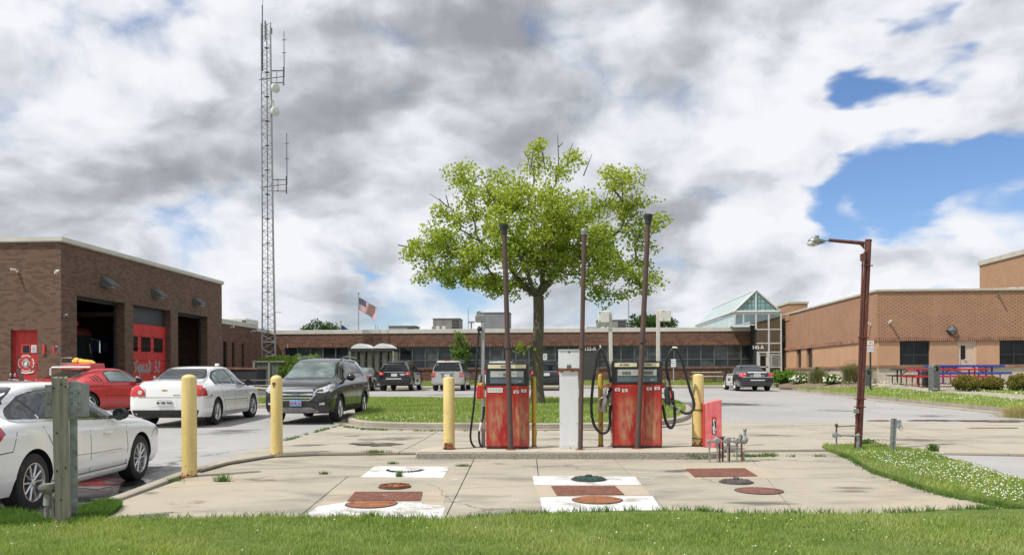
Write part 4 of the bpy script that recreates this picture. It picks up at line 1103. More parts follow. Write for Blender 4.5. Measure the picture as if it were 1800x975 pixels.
# ---- 2. the white saloon seen from behind -----
def sedan_rear():
 t=thing('parked_car','white saloon seen from behind with red round-lamp tail lights, behind the nearest yellow bollard','car')
 P=M['paint_white_warm']
 st=[(-2.435,.40,.72,.92,.60,.68,.50),(-2.41,.30,.84,1.02,.72,.79,.56),(-2.34,.24,.92,1.07,.80,.85,.62),(-2.15,.22,.95,1.105,.85,.885,.65),(-1.80,.20,.955,1.12,.875,.893,.66),(-1.50,.19,.955,1.20,.88,.893,.62),(-1.00,.18,.95,1.395,.885,.893,.57),(-0.55,.18,.945,1.445,.885,.893,.58),(-0.10,.18,.94,1.451,.885,.893,.59),(0.25,.18,.93,1.425,.885,.893,.59),(0.65,.18,.92,1.28,.885,.893,.62),(1.00,.18,.91,1.11,.88,.893,.66),(1.25,.19,.90,1.01,.88,.89,.70),(1.65,.20,.87,.965,.87,.88,.68),(2.05,.21,.79,.88,.84,.85,.64),(2.28,.24,.70,.78,.74,.77,.56),(2.42,.32,.60,.66,.52,.58,.42)]
 wh=(-1.40,1.45);R=0.33
 me,bvh=body_mesh(st,wh,R,0.885,[P,M['black_plastic']],arch=1.13);link_mesh('body',me,t)
 add_wheels(t,wh,0.88,R,0.215,0.21,6,'twin',steer=-0.10)
 for s in(1,-1):
  patch(bvh,rpoly([(-1.42,1.0),(-1.28,1.17),(-0.95,1.325),(-0.55,1.372),(-0.1,1.378),(0.24,1.35),(0.62,1.19),(1.0,.985),(0.9,.965)],.05),'x',s,0.003,'window_surround',M['black_plastic'],t,0.08,0.01)
  for p in([(-1.34,1.01),(-1.22,1.15),(-1.06,1.24),(-1.06,1.0)],[(-1.02,1.0),(-1.02,1.26),(-0.55,1.355),(-0.20,1.36),(-0.14,.99)],[(-0.06,.99),(-0.1,1.36),(0.23,1.33),(0.58,1.185),(0.90,.985)]):
   patch(bvh,rpoly(p,.03),'x',s,0.007,'side_window',M['car_glass_light'],t,0.1,0.01)
  patch(bvh,strip([(-1.44,.99),(-0.3,.972),(0.98,.965)],.02),'x',s,0.010,'window_trim',M['chrome'],t,.15)
  x0,x1=0.50,0.86
  patch(bvh,rpoly([(s*.46,.745),(s*.47,.88),(s*.56,.955),(s*.66,1.015),(s*.80,.985),(s*.855,.74)],.03),'y',-1,0.010,'tail_lamp',M['lamp_red'],t,0.05)
  patch(bvh,rpoly([(-2.36,.745),(-2.36,.98),(-2.18,.93),(-2.10,.745)],.03),'x',s,0.009,'tail_lamp',M['lamp_red'],t,0.05)
  c=[(s*.575+.052*math.cos(a),.835+.05*math.sin(a))for a in[2*PI*i/16 for i in range(16)]]
  patch(bvh,c,'y',-1,0.018,'reversing_lamp',M['lamp_clear'],t,0.05)
  patch(bvh,strip([(-1.93,.745),(-1.80,.745)],.03),'x',s,0.008,'side_marker',M['lamp_red'],t)
  mirror(t,0.86,0.78,1.0,[M['black_plastic']],s)
  patch(bvh,[(1.95,.68),(2.0,.80),(2.24,.72),(2.34,.62)],'x',s,0.006,'headlight',M['lamp_clear'],t)
 seam(t,bvh,[[(-0.12,.95),(-0.12,.29)],[(0.92,.93),(0.90,.72),(0.92,.50),(0.90,.29)],[(-1.10,.95),(-1.05,.78),(-.96,.60),(-.86,.42),(-.84,.29)],[(-0.92,.29),(0.9,.29)],[(-1.9,.70),(-2.42,.70)],[(-.95,.60),(.9,.58)]])
 seamy(t,bvh,[[(-.80,.715),(.80,.715)],[(-.455,.72),(-.45,.90),(-.60,1.03)],[(.455,.72),(.45,.90),(.60,1.03)]],-1)
 handles(t,bvh,[(-.80,.83),(0.22,.82)],P)
 patch(bvh,rpoly([(-0.62,1.135),(-0.50,1.385),(0.50,1.385),(0.62,1.135)],.08),'y',-1,0.006,'rear_window',M['car_glass'],t,0.08,0.01)
 patch(bvh,rpoly([(-0.62,1.0),(-0.50,1.38),(0.50,1.38),(0.62,1.0)],.08),'y',1,0.006,'windscreen',M['car_glass'],t,0.08,0.01)
 patch(bvh,rpoly([(-.72,.245),(-.78,.42),(.78,.42),(.72,.245)],.03),'y',-1,0.01,'bumper_trim',M['black_plastic'],t,0.1,0.03)
 patch(bvh,rpoly([(-.28,.50),(-.27,.70),(.27,.70),(.28,.50)],.02),'y',-1,0.004,'plate_recess',P,t)
 plate_on(t,0,-2.462,.595,0,M['plate_white'],'M 185 769',M['ink_black'],0.34,0.155)
 m=MB()
 m.box((0,-2.43,.885),(0.15,0.014,0.036));m.box((0,-2.432,.885),(0.06,0.014,0.052));m.build('emblem',M['gold'],t,bevel=0.004)
 patch(bvh,strip([(.20,.775),(.36,.775)],.02),'y',-1,0.006,'name_badge',M['chrome'],t)
 MB().box((0.35,0.10,1.49),(0.1,0.12,0.06)).build('roof_antenna',P,t,bevel=0.02)
 pr=W(377.7,20.3,z=0);pf=W(440.5,23.15,z=0);c,h=from_wheels(pr,pf,2.85,1,0.82)
 place(t,(c.x,c.y,LOT(c.x,c.y)+0.0),h);t.rotation_euler.x=0.011;return t
sedan_rear()
# ---- 3. red coupe -----------
def coupe():
 t=thing('parked_car','red two-door coupe with louvred quarter windows, parked between the two white saloons','car')
 P=M['paint_red']
 st=[(-2.38,.42,.74,.86,.60,.70,.54),(-2.34,.30,.86,.97,.74,.82,.60),(-2.2,.24,.93,1.03,.84,.90,.66),(-1.85,.20,.95,1.08,.90,.935,.66),(-1.55,.19,.95,1.15,.92,.938,.62),(-1.0,.18,.94,1.33,.92,.938,.56),(-0.5,.17,.935,1.40,.92,.935,.57),(-0.1,.17,.93,1.405,.92,.93,.58),(0.25,.17,.925,1.33,.92,.93,.60),(0.62,.17,.92,1.14,.92,.93,.64),(0.88,.18,.915,1.03,.92,.93,.72),(1.5,.19,.90,1.0,.92,.925,.74),(2.0,.21,.84,.95,.90,.90,.72),(2.28,.23,.74,.84,.80,.82,.62),(2.39,.32,.66,.72,.60,.64,.5)]
 wh=(-1.32,1.40);R=0.345
 me,bvh=body_mesh(st,wh,R,0.93,[P,M['black_plastic']],arch=1.12);link_mesh('body',me,t)
 add_wheels(t,wh,0.925,R,0.235,0.225,5,'single')
 for s in(1,-1):
  patch(bvh,rpoly([(-.62,.99),(-.62,1.27),(-.35,1.32),(0.05,1.33),(0.30,1.25),(0.66,1.03),(0.6,.975)],.05),'x',s,0.003,'window_surround',M['black_plastic'],t,.08,.01)
  patch(bvh,rpoly([(-.56,1.0),(-.58,1.25),(-.32,1.30),(0.05,1.31),(0.28,1.235),(0.58,1.03),(0.54,.99)],.05),'x',s,0.007,'side_window',M['car_glass_light'],t,.08,.01)
  patch(bvh,rpoly([(-1.25,1.02),(-0.92,1.23),(-0.80,1.22),(-.78,1.0)],.03),'x',s,0.004,'quarter_panel_inset',P,t,.08,.01)
  for k in range(3):
   x=-1.08+k*0.115
   patch(bvh,strip([(x,1.0+k*.008),(x+0.02-0.07,1.12+k*.03)],.035)if False else strip([(x+.03,1.015),(x-0.02,1.13+k*0.035)],.042),'x',s,0.009,'louvre',M['black_plastic'],t,.08,.01)
  mirror(t,0.90,0.42,1.03,[M['black_gloss']],s)
  patch(bvh,rpoly([(-2.33,.74),(-2.34,.90),(-2.1,.9),(-2.1,.74)],.02),'x',s,.006,'side_marker',M['lamp_red'],t)
  for k in range(3):
   x=s*(.42+k*.12);patch(bvh,[(x-.045,.72),(x-.045,.92),(x+.045,.92),(x+.045,.72)],'y',-1,.008,'tail_lamp',M['lamp_red'],t)
 seam(t,bvh,[[(-.66,.97),(-.72,.7),(-.70,.34)],[(0.68,.96),(0.72,.7),(0.68,.34)],[(-.7,.32),(.7,.32)]])
 seam(t,bvh,[[(-.75,.60),(-.2,.585),(.75,.57)]],w=0.016,name='crease')
 handles(t,bvh,[(-.52,.82)],P)
 patch(bvh,rpoly([(-0.60,1.10),(-0.50,1.345),(0.50,1.345),(0.60,1.10)],.08),'y',-1,0.006,'rear_window',M['car_glass'],t,0.08,0.01)
 patch(bvh,rpoly([(-0.64,1.02),(-0.52,1.35),(0.52,1.35),(0.64,1.02)],.08),'y',1,0.006,'windscreen',M['car_glass'],t,0.08,0.01)
 plate_on(t,0,-2.42,.60,0,M['plate_white'],'',M['ink_blue'])
 c=W(183,25.2,z=0);h=FW*math.cos(0.40)+RT*math.sin(0.40)
 place(t,(c.x,c.y,LOT(c.x,c.y)),h);return t
coupe()
# ---- 4. charcoal SUV facing the camera --------
def suv_front():
 t=thing('parked_car','charcoal SUV facing the camera with chrome bar grille, behind the second yellow bollard','car')
 P=M['paint_charcoal']
 st=[(-2.24,.50,.98,1.40,.62,.72,.50),(-2.22,.38,1.03,1.50,.76,.82,.54),(-2.12,.32,1.06,1.57,.84,.87,.56),(-1.75,.28,1.075,1.625,.88,.905,.58),(-1.2,.26,1.075,1.655,.90,.918,.60),(-0.5,.25,1.07,1.67,.90,.92,.61),(0.0,.25,1.065,1.655,.90,.92,.61),(0.35,.25,1.06,1.60,.90,.92,.62),(0.75,.25,1.05,1.40,.90,.92,.66),(1.12,.25,1.04,1.18,.90,.918,.72),(1.35,.25,1.03,1.12,.90,.915,.76),(1.7,.26,.98,1.10,.89,.905,.76),(2.0,.27,.92,1.045,.86,.88,.74),(2.14,.29,.86,.98,.80,.83,.68),(2.23,.34,.76,.88,.68,.72,.56),(2.26,.42,.66,.78,.52,.58,.44)]
 wh=(-1.33,1.36);R=0.355
 me,bvh=body_mesh(st,wh,R,0.91,[P,M['black_plastic']],arch=1.12);link_mesh('body',me,t)
 add_wheels(t,wh,0.905,R,0.225,0.225,5,'twin')
 for s in(1,-1):
  patch(bvh,rpoly([(-1.95,1.20),(-1.80,1.45),(-1.3,1.55),(-0.4,1.58),(0.1,1.57),(0.5,1.43),(1.0,1.12),(0.9,1.09)],.06),'x',s,.003,'window_surround',M['black_gloss'],t,.08,.01)
  for p in([(-1.86,1.21),(-1.74,1.42),(-1.34,1.52),(-1.28,1.16)],[(-1.22,1.16),(-1.26,1.53),(-0.42,1.555),(-0.36,1.12)],[(-0.28,1.12),(-0.32,1.555),(0.08,1.545),(0.46,1.41),(0.86,1.13)]):
   patch(bvh,rpoly(p,.04),'x',s,.007,'side_window',M['car_glass'],t,.1,.01)
  mirror(t,0.90,0.68,1.16,[M['black_gloss']],s,1.1)
  patch(bvh,rpoly([(s*.46,.80),(s*.52,.885),(s*.74,.955),(s*.86,.985),(s*.84,.85),(s*.72,.79)],.03),'y',1,.010,'headlight',M['lamp_clear'],t,.05)
  patch(bvh,rpoly([(2.08,.80),(1.74,.95),(1.68,1.0),(1.95,.985),(2.12,.93)],.02),'x',s,.009,'headlight',M['lamp_clear'],t,.05)
  patch(bvh,rpoly([(s*.50,.815),(s*.56,.865),(s*.68,.885),(s*.68,.825)],.02),'y',1,.015,'lamp_inner',M['lamp_dark'],t,.05)
  patch(bvh,rpoly([(s*.55,.47),(s*.57,.60),(s*.76,.62),(s*.80,.52),(s*.70,.46)],.03),'y',1,.006,'fog_lamp_housing',M['black_plastic'],t,.06)
  patch(bvh,rpoly([(s*.60,.49),(s*.61,.545),(s*.73,.555),(s*.73,.50)],.02),'y',1,.012,'fog_lamp',M['lamp_clear'],t,.06)
  for y in wh:
   arc=[(y+math.cos(a)*R*1.2,R+math.sin(a)*R*1.2)for a in[PI*(0.0+1.0*i/14)for i in range(15)]]
   patch(bvh,strip(arc,.06),'x',s,.010,'arch_trim',M['black_plastic'],t,.2,.02)
  patch(bvh,[(-.90,.27),(-.90,.40),(.93,.40),(.93,.27)],'x',s,.010,'sill_trim',M['black_plastic'],t,.2,.02)
  m=MB().tube([(s*.60,-1.7,1.61),(s*.62,-1.5,1.685),(s*.635,-.5,1.725),(s*.63,0.0,1.70),(s*.615,.22,1.625)],.018,8);m.build('roof_rail',M['black_gloss'],t,50)
 seam(t,bvh,[[(-0.32,1.08),(-0.32,.42)],[(0.95,1.05),(0.90,.8),(0.92,.42)],[(-1.24,1.08),(-1.12,.85),(-.92,.65),(-.88,.42)],[(-0.9,.42),(.9,.42)]])
 seam(t,bvh,[[(-1.9,.93),(-.5,.90),(.8,.86)]],w=.012,name='crease')
 handles(t,bvh,[(-.95,.93),(0.10,.91)],P)
 patch(bvh,rpoly([(-0.70,1.13),(-0.56,1.58),(0.56,1.58),(0.70,1.13)],.08),'y',1,.004,'windscreen_surround',M['black_gloss'],t,.08,.01)
 patch(bvh,rpoly([(-0.665,1.155),(-0.535,1.555),(0.535,1.555),(0.665,1.155)],.08),'y',1,.008,'windscreen',M['car_glass_light'],t,.08,.01)
 patch(bvh,rpoly([(-0.62,1.12),(-0.5,1.50),(0.5,1.50),(0.62,1.12)],.08),'y',-1,.006,'rear_window',M['car_glass'],t,.08,.01)
 hexa=[(-.50,.745),(-.42,.865),(.42,.865),(.50,.745),(.36,.615),(-.36,.615)]
 patch(bvh,hexa,'y',1,.006,'grille',M['black_plastic'],t,.06)
 for ln,w in(([(-.44,.835),(.44,.835)],.036),([(-.47,.755),(.47,.755)],.045),([(-.40,.675),(.40,.675)],.036)):
  patch(bvh,strip(ln,w),'y',1,.022,'grille_bar',M['chrome'],t,.1,.02)
 patch(bvh,strip(hexa+hexa[:2],.026),'y',1,.018,'grille_surround',M['chrome'],t,.1,.02)
 hit=bvh.ray_cast(Vector((0,6,.76)),Vector((0,-1,0)))[0]
 e=MB().lathe([(.001,.0),(.085,.0),(.09,-.01)],(0,0,0),20,'y');e.v=[(x,y,z*.42)for x,y,z in e.v]
 b_=e.build('emblem',M['chrome'],t);b_.location=(0,hit.y+.05,.76)
 e2=MB().lathe([(.001,.0),(.075,.0),(.078,-.008)],(0,0,0),20,'y');e2 .v=[(x,y,z*.38)for x,y,z in e2 .v];e2 .build('emblem_oval',M['ink_blue'],b_,loc=(0,.004,0))
 text('Ford',.05,M['chrome'],b_,(0,.006,0),(PI/2,0,PI),.002,'emblem_script')
 patch(bvh,rpoly([(-.52,.36),(-.46,.54),(.46,.54),(.52,.36)],.03),'y',1,.006,'lower_intake',M['black_plastic'],t,.08)
 patch(bvh,[(-.60,.345),(-.38,.435),(.38,.435),(.60,.345),(.5,.30),(-.5,.30)],'y',1,.014,'skid_plate',M['metal_grey'],t,.08)
 plate_on(t,0.0,hit.y+.035,.545,PI,M['plate_blue'],'AE 48 167',M['ink_red'],.31,.155)
 seamy(t,bvh,[[(-.70,1.42),(-.66,1.9),(-.50,2.15)],[(.70,1.42),(.66,1.9),(.50,2.15)]],1,.012,'panel_gap','z')
 m=MB()
 m.tube([(-.45,1.13,1.15),(-.1,1.0,1.23)],.008,5);m.tube([(.15,1.13,1.15),(.5,1.0,1.22)],.008,5);m.build('wiper',M['ink_black'],t)
 MB().box((-.30,1.00,1.245),(.12,.01,.06)).build('windscreen_sticker',M['plate_white'],t)
 c=W(505,22.3,z=0);cx=-5.27
 p=RT*cx+FW*22.2;h=(FW*-1+RT*-0.055).normalized()
 place(t,(p.x+.10,p.y+.05,LOT(p.x,p.y)),h);t.rotation_euler.x=-0.010;t.scale=(.955,.97,.985);return t
suv_front()
# ---- SUVs seen from behind near the long building ------
def suv_back(name_mat,label,center,heading,kind,roofmat=None):
 t=thing('parked_car',label,'car');P=M[name_mat]
 H={'police':1.76,'silver':1.84,'dark':1.78,'white':1.78}[kind];w=.99 if kind!='silver' else.97;L=2.5;bx={'silver':1}.get(kind,0)
 zt=H
 st=[(-L,.48,1.06,H-.22,.70,.78,.56),(-L+.05,.40,1.10,H-.10,.86,.92,.62),(-L+.18,.36,1.11,H-.04,.93,.96,.66),(-L+.6,.32,1.11,H-.01,.95,w,.69),(-1.0,.30,1.10,H,.96,w,.71),(0,.29,1.09,H,.96,w,.72),(.45,.29,1.08,H-.05,.96,w,.71),(.95,.29,1.07,H-.38,.96,w,.74),(1.25,.30,1.06,1.20,.96,w,.80),(1.8,.30,1.02,1.15,.94,w-.02,.80),(2.25,.33,.95,1.05,.86,.90,.72),(2.45,.42,.80,.90,.64,.68,.52)]
 wh=(-1.50,1.40);R=.385
 me,bvh=body_mesh(st,wh,R,.97,[P,M['black_plastic']],arch=1.1,boxy=bx);link_mesh('body',me,t)
 add_wheels(t,wh,.965,R,.235,.245,5,'single')
 dark=M['car_glass']
 patch(bvh,rpoly([(-.76,1.16),(-.62,H-.14),(.62,H-.14),(.76,1.16)]if kind!='silver' else[(-.82,1.17),(-.70,H-.12),(.70,H-.12),(.82,1.17)],.08),'y',-1,.008,'rear_window',dark,t,.1,.01)
 patch(bvh,rpoly([(-.70,1.2),(-.62,H-.1),(.62,H-.1),(.70,1.2)],.08),'y',1,.006,'windscreen',dark,t,.1,.01)
 for s in(1,-1):
  patch(bvh,rpoly([(-2.15,1.17),(-2.0,H-.17),(.35,H-.15),(1.0,1.16)],.06),'x',s,.004,'window_surround',M['black_gloss'],t,.1,.01)
  for a,b in((-2.05,-1.35),(-1.27,-.40),(-.32,.78)):
   top=H-.19 if b<.5 else 1.24
   patch(bvh,rpoly([(a,1.18),(a+.04,H-.19),(min(b,.30),H-.19),(b,top if b<.5 else 1.2)],.03),'x',s,.008,'side_window',dark,t,.1,.01)
  mirror(t,.95,.85,1.18,[M['black_plastic']],s,1.15)
  if kind=='silver':
   patch(bvh,[(s*.74,.84),(s*.74,1.10),(s*.93,1.10),(s*.93,.84)],'y',-1,.02,'tail_lamp',M['lamp_red'],t,.06,.06)
   patch(bvh,[(s*.76,.95),(s*.76,.99),(s*.92,.99),(s*.92,.95)],'y',-1,.026,'reversing_lamp',M['lamp_clear'],t,.06)
  elif kind=='white':
   patch(bvh,rpoly([(s*.74,.98),(s*.76,1.42),(s*.88,1.36),(s*.93,.98)],.02),'y',-1,.02,'tail_lamp',M['lamp_red'],t,.06,.06)
  else:
   patch(bvh,rpoly([(s*.66,.96),(s*.64,1.13),(s*.90,1.20),(s*.94,1.02),(s*.88,.94)],.02),'y',-1,.02,'tail_lamp',M['lamp_red'],t,.06,.06)
   patch(bvh,rpoly([(s*.74,1.0),(s*.74,1.09),(s*.84,1.10),(s*.84,1.0)],.01),'y',-1,.03,'reversing_lamp',M['lamp_clear'],t,.06)
   patch(bvh,[(-2.45,.98),(-2.45,1.17),(-2.2,1.13),(-2.2,1.02)],'x',s,.01,'tail_lamp',M['lamp_red'],t,.06)
  MB().tube([(s*.70,-2.0,H-.02),(s*.72,-1.8,H+.04),(s*.72,0,H+.04),(s*.70,.3,H-.04)],.02,6).build('roof_rail',M['black_gloss']if kind!='silver' else M['metal_grey'],t,50)
  seam(t,bvh,[[(-.36,1.1),(-.36,.4)],[(.95,1.08),(.92,.4)],[(-1.3,1.1),(-1.0,.7),(-.95,.4)]],(s,))
 m=MB()
 if kind=='silver':
  patch(bvh,[(-.90,.44),(-.93,.64),(.93,.64),(.90,.44)],'y',-1,.05,'rear_bumper',M['paint_silver'],t,.08,.1)
  patch(bvh,strip([(-.45,1.06),(.45,1.06)],.04),'y',-1,.02,'trim_bar',M['metal_grey'],t)
  plate_on(t,0,-L-.035,.93,0,M['plate_white'],'',M['ink_blue'],.34,.16)
  patch(bvh,[(-.36,.80),(-.36,1.02),(.36,1.02),(.36,.80)],'y',-1,.004,'plate_recess',M['metal_grey'],t)
  MB().box((0,-L+.15,H-.02),(.35,.06,.04)).build('brake_lamp',M['lamp_red'],t)
 else:
  patch(bvh,[(-.88,.44),(-.92,.62),(.92,.62),(.88,.44)],'y',-1,.03,'rear_bumper',M['black_plastic']if kind!='white' else P,t,.08,.1)
  patch(bvh,strip([(-.62,1.135),(.62,1.135)],.035),'y',-1,.02,'trim_bar',M['chrome'],t)
  plate_on(t,0,-L-.03,.965,0,M['plate_white'],'',M['ink_blue'],.36,.165)
  MB().box((0,-L+.14,H-.06),(1.25,.22,.035)).build('spoiler',P,t,bevel=.012)
 if kind=='police':
  text('184',.17,M['sticker_white'],t,(.47,-L-.012,.985),(PI/2,0,0),.004,'unit_number',1.2,True)
  patch(bvh,strip([(-.50,.74),(.42,.74)],.05),'y',-1,.012,'lettering_strip',M['sticker_white'],t)
  for s in(1,-1):
   patch(bvh,[(-1.05,.45),(-1.25,1.05),(-1.3,1.12),(.9,1.10),(.9,.45)],'x',s,.004,'white_door',M['paint_white'],t,.12,.01,label='white painted doors of a black car')
   me_=text_mesh('POLICE',.22,.003,'lettering',True);me_.materials.clear();me_.materials.append(M['ink_black'])
   link_mesh('lettering',me_,t,(s*(w+.018),-.2,.60),(PI/2,0,PI/2*s))
  MB().box((0,.0,H+.05),(1.1,.26,.06)).build('light_bar',M['lamp_dark'],t,bevel=.02)
 place(t,center,heading);return t
YP=Vector((0,1,0))
def pk(u,d):p=W(u,d,z=0);return p
p=pk(693,49.0);suv_back('paint_navy','black SUV with a white door and red tail lamps, parked left of the silver SUV',(p.x,p.y+2.5,G(0,50)-.01),YP,'police')
p=pk(786,49.0);suv_back('paint_silver','silver boxy SUV parked nose-in behind the yellow bollard',(p.x,p.y+2.5,G(0,50)-.01),YP,'silver')
p=pk(879,48.6);suv_back('paint_white','white SUV mostly hidden behind the left fuel pump',(p.x+.0,p.y+2.5,G(0,50)-.01),YP,'white')
p=pk(961,48.8);suv_back('paint_navy','black SUV half hidden by the tree trunk and the white cabinet',(p.x,p.y+2.5,G(0,50)-.01),YP,'dark')
def dark_sedan():
 t=thing('parked_car','black-green saloon half hidden behind the charcoal SUV','car');P=M['paint_green_black']
 st=[(-2.42,.40,.74,.86,.60,.70,.50),(-2.36,.28,.88,1.0,.76,.84,.58),(-2.0,.22,.93,1.06,.86,.90,.62),(-1.5,.20,.94,1.17,.90,.92,.60),(-.9,.18,.94,1.39,.90,.92,.56),(-.3,.18,.94,1.45,.90,.92,.58),(.2,.18,.93,1.42,.90,.92,.58),(.8,.18,.92,1.18,.90,.92,.62),(1.15,.18,.90,1.0,.90,.92,.70),(1.8,.2,.84,.93,.88,.90,.68),(2.2,.24,.72,.80,.76,.8,.6),(2.42,.36,.58,.64,.46,.54,.4)]
 wh=(-1.38,1.40);me,bvh=body_mesh(st,wh,.33,.92,[P,M['black_plastic']]);link_mesh('body',me,t)
 add_wheels(t,wh,.915,.33,.22,.215,7,'single')
 for s in(1,-1):
  patch(bvh,rpoly([(-1.4,1.0),(-1.2,1.18),(-.8,1.32),(-.1,1.36),(.25,1.32),(.95,.98)],.05),'x',s,.005,'side_window',M['car_glass'],t,.1,.01)
  patch(bvh,[(s*.5,.78),(s*.52,.92),(s*.8,.95),(s*.82,.78)],'y',-1,.01,'tail_lamp',M['lamp_red'],t)
  mirror(t,.9,.8,1.0,[P],s)
 patch(bvh,rpoly([(-.6,1.12),(-.5,1.37),(.5,1.37),(.6,1.12)],.08),'y',-1,.006,'rear_window',M['car_glass_light'],t,.08,.01)
 patch(bvh,rpoly([(-.6,1.0),(-.5,1.37),(.5,1.37),(.6,1.0)],.08),'y',1,.006,'windscreen',M['car_glass'],t,.08,.01)
 seam(t,bvh,[[(-.12,.95),(-.12,.3)],[(.9,.92),(.9,.3)],[(-1.1,.95),(-.9,.5),(-.85,.3)]])
 p=pk(624,49.0);place(t,(p.x,p.y+2.5,G(0,50)-.01),YP)
dark_sedan()
def police_sedan():
 t=thing('police_car','black-and-white police saloon parked in front of the glass entrance','police car');P=M['paint_navy']
 st=[(-2.69,.42,.72,.90,.72,.80,.62),(-2.66,.30,.84,1.0,.82,.88,.66),(-2.50,.25,.92,1.055,.88,.94,.70),(-2.1,.23,.96,1.08,.93,.97,.72),(-1.5,.22,.97,1.12,.95,.985,.68),(-1.15,.21,.97,1.25,.95,.985,.62),(-.75,.20,.97,1.43,.95,.985,.60),(-.3,.20,.965,1.475,.95,.985,.62),(.15,.20,.96,1.46,.95,.985,.62),(.55,.20,.95,1.29,.95,.985,.66),(.90,.20,.94,1.08,.95,.98,.74),(1.5,.22,.92,1.02,.94,.97,.76),(2.1,.24,.87,.97,.90,.94,.74),(2.5,.28,.78,.88,.78,.84,.64),(2.68,.38,.66,.74,.56,.62,.5)]
 wh=(-1.45,1.46);R=.345;me,bvh=body_mesh(st,wh,R,.96,[P,M['black_plastic']]);link_mesh('body',me,t)
 add_wheels(t,wh,.955,R,.225,.23,8,'single')
 for s in(1,-1):
  patch(bvh,rpoly([(-1.15,1.02),(-.95,1.22),(-.70,1.36),(-.25,1.39),(.12,1.375),(.45,1.25),(.80,1.01)],.05),'x',s,.006,'side_window',M['car_glass'],t,.1,.01)
  patch(bvh,[(-.30,1.0),(-.35,1.39),(-.25,1.39),(-.2,1.0)],'x',s,.009,'door_pillar',M['black_gloss'],t)
  patch(bvh,[(-.95,.32),(-.95,.6),(-1.13,.93),(-1.1,.975),(.85,.955),(.85,.32)],'x',s,.005,'white_door',M['paint_white'],t,.12,.01)
  me_=text_mesh('POLICE',.20,.003,'lettering',True);me_.materials.clear();me_.materials.append(M['ink_black'])
  link_mesh('lettering',me_,t,(s*1.004,-.1,.62),(PI/2,0,PI/2*s))
  seam(t,bvh,[[(-.25,.97),(-.25,.33)]],(s,))
  patch(bvh,rpoly([(s*.60,.80),(s*.60,.97),(s*.86,.98),(s*.93,.80)],.02),'y',-1,.014,'tail_lamp',M['lamp_red'],t,.05)
  patch(bvh,rpoly([(-2.62,.80),(-2.60,.96),(-2.42,.96),(-2.42,.80)],.02),'x',s,.012,'tail_lamp',M['lamp_red'],t,.05)
  mirror(t,.95,.62,1.05,[P],s)
  patch(bvh,rpoly([(2.3,.66),(2.3,.80),(2.5,.78),(2.58,.66)],.02),'x',s,.008,'headlight',M['lamp_clear'],t,.05)
 patch(bvh,rpoly([(-.68,1.13),(-.54,1.41),(.54,1.41),(.68,1.13)],.08),'y',-1,.006,'rear_window',M['car_glass'],t,.08,.01)
 patch(bvh,rpoly([(-.68,1.05),(-.54,1.40),(.54,1.40),(.68,1.05)],.08),'y',1,.006,'windscreen',M['car_glass'],t,.08,.01)
 patch(bvh,strip([(-.80,.775),(.86,.775)],.03),'y',-1,.016,'trim_bar',M['chrome'],t)
 patch(bvh,strip([(-.5,1.02),(.52,1.02)],.035),'y',-1,.012,'lettering_strip',M['sticker_white'],t)
 patch(bvh,strip([(-.36,.60),(.42,.60)],.045),'y',-1,.012,'lettering_strip',M['sticker_white'],t)
 patch(bvh,[(-.38,.78),(-.42,.90),(.42,.90),(.38,.78)],'y',-1,.006,'plate_recess',M['metal_grey'],t)
 plate_on(t,0,-2.73,.86,0,M['plate_white'],'MP 18',M['ink_blue'],.36,.165)
 p=W(1331,45.2,z=0);h=YP.copy()
 q=p+h*2.69;place(t,(q.x,q.y,G(q.x,q.y)-.005),h)
police_sedan()
# ------------ buildings
def wall_with_holes(m,axis,c0,thick,a0,a1,z0,z1,holes):
 """wall slab in plane axis=c0 (outer face) running a0..a1, z0..z1, with rectangular holes (a, b, za, zb); thick signed"""
 xs=sorted(set([a0,a1]+[h[0]for h in holes]+[h[1]for h in holes]));zs=sorted(set([z0,z1]+[h[2]for h in holes]+[h[3]for h in holes]))
 def P(a,z,k):return(c0+k*thick,a,z)if axis=='x' else(a,c0+k*thick,z)
 def solid(i,j):
  if i<0 or j<0 or i>=len(xs)-1 or j>=len(zs)-1:return False
  ca,cz=(xs[i]+xs[i+1])/2,(zs[j]+zs[j+1])/2
  if ca<a0 or ca>a1 or cz<z0 or cz>z1:return False
  return not any(h[0]<ca<h[1]and h[2]<cz<h[3]for h in holes)
 for i in range(len(xs)-1):
  for j in range(len(zs)-1):
   if not solid(i,j):continue
   A,B,C,D=(xs[i],zs[j]),(xs[i+1],zs[j]),(xs[i+1],zs[j+1]),(xs[i],zs[j+1])
   for k in(0,1):m.add([P(*q,k)for q in(A,B,C,D)],[(0,1,2,3)])
   for(p,q,di,dj)in((A,B,0,-1),(B,C,1,0),(C,D,0,1),(D,A,-1,0)):
    if not solid(i+di,j+dj):m.add([P(*p,0),P(*q,0),P(*q,1),P(*p,1)],[(0,1,2,3)])
 return m
def merge_clean(m,name,mat,parent):
 me=m.mesh(name,mat,fixn=False);bm=bmesh.new();bm.from_mesh(me)
 bmesh.ops.remove_doubles(bm,verts=bm.verts,dist=1e-4);bmesh.ops.recalc_face_normals(bm,faces=bm.faces);bm.to_mesh(me);bm.free()
 o=bpy.data.objects.new(name,me);COL.objects.link(o);o.parent=parent;return o
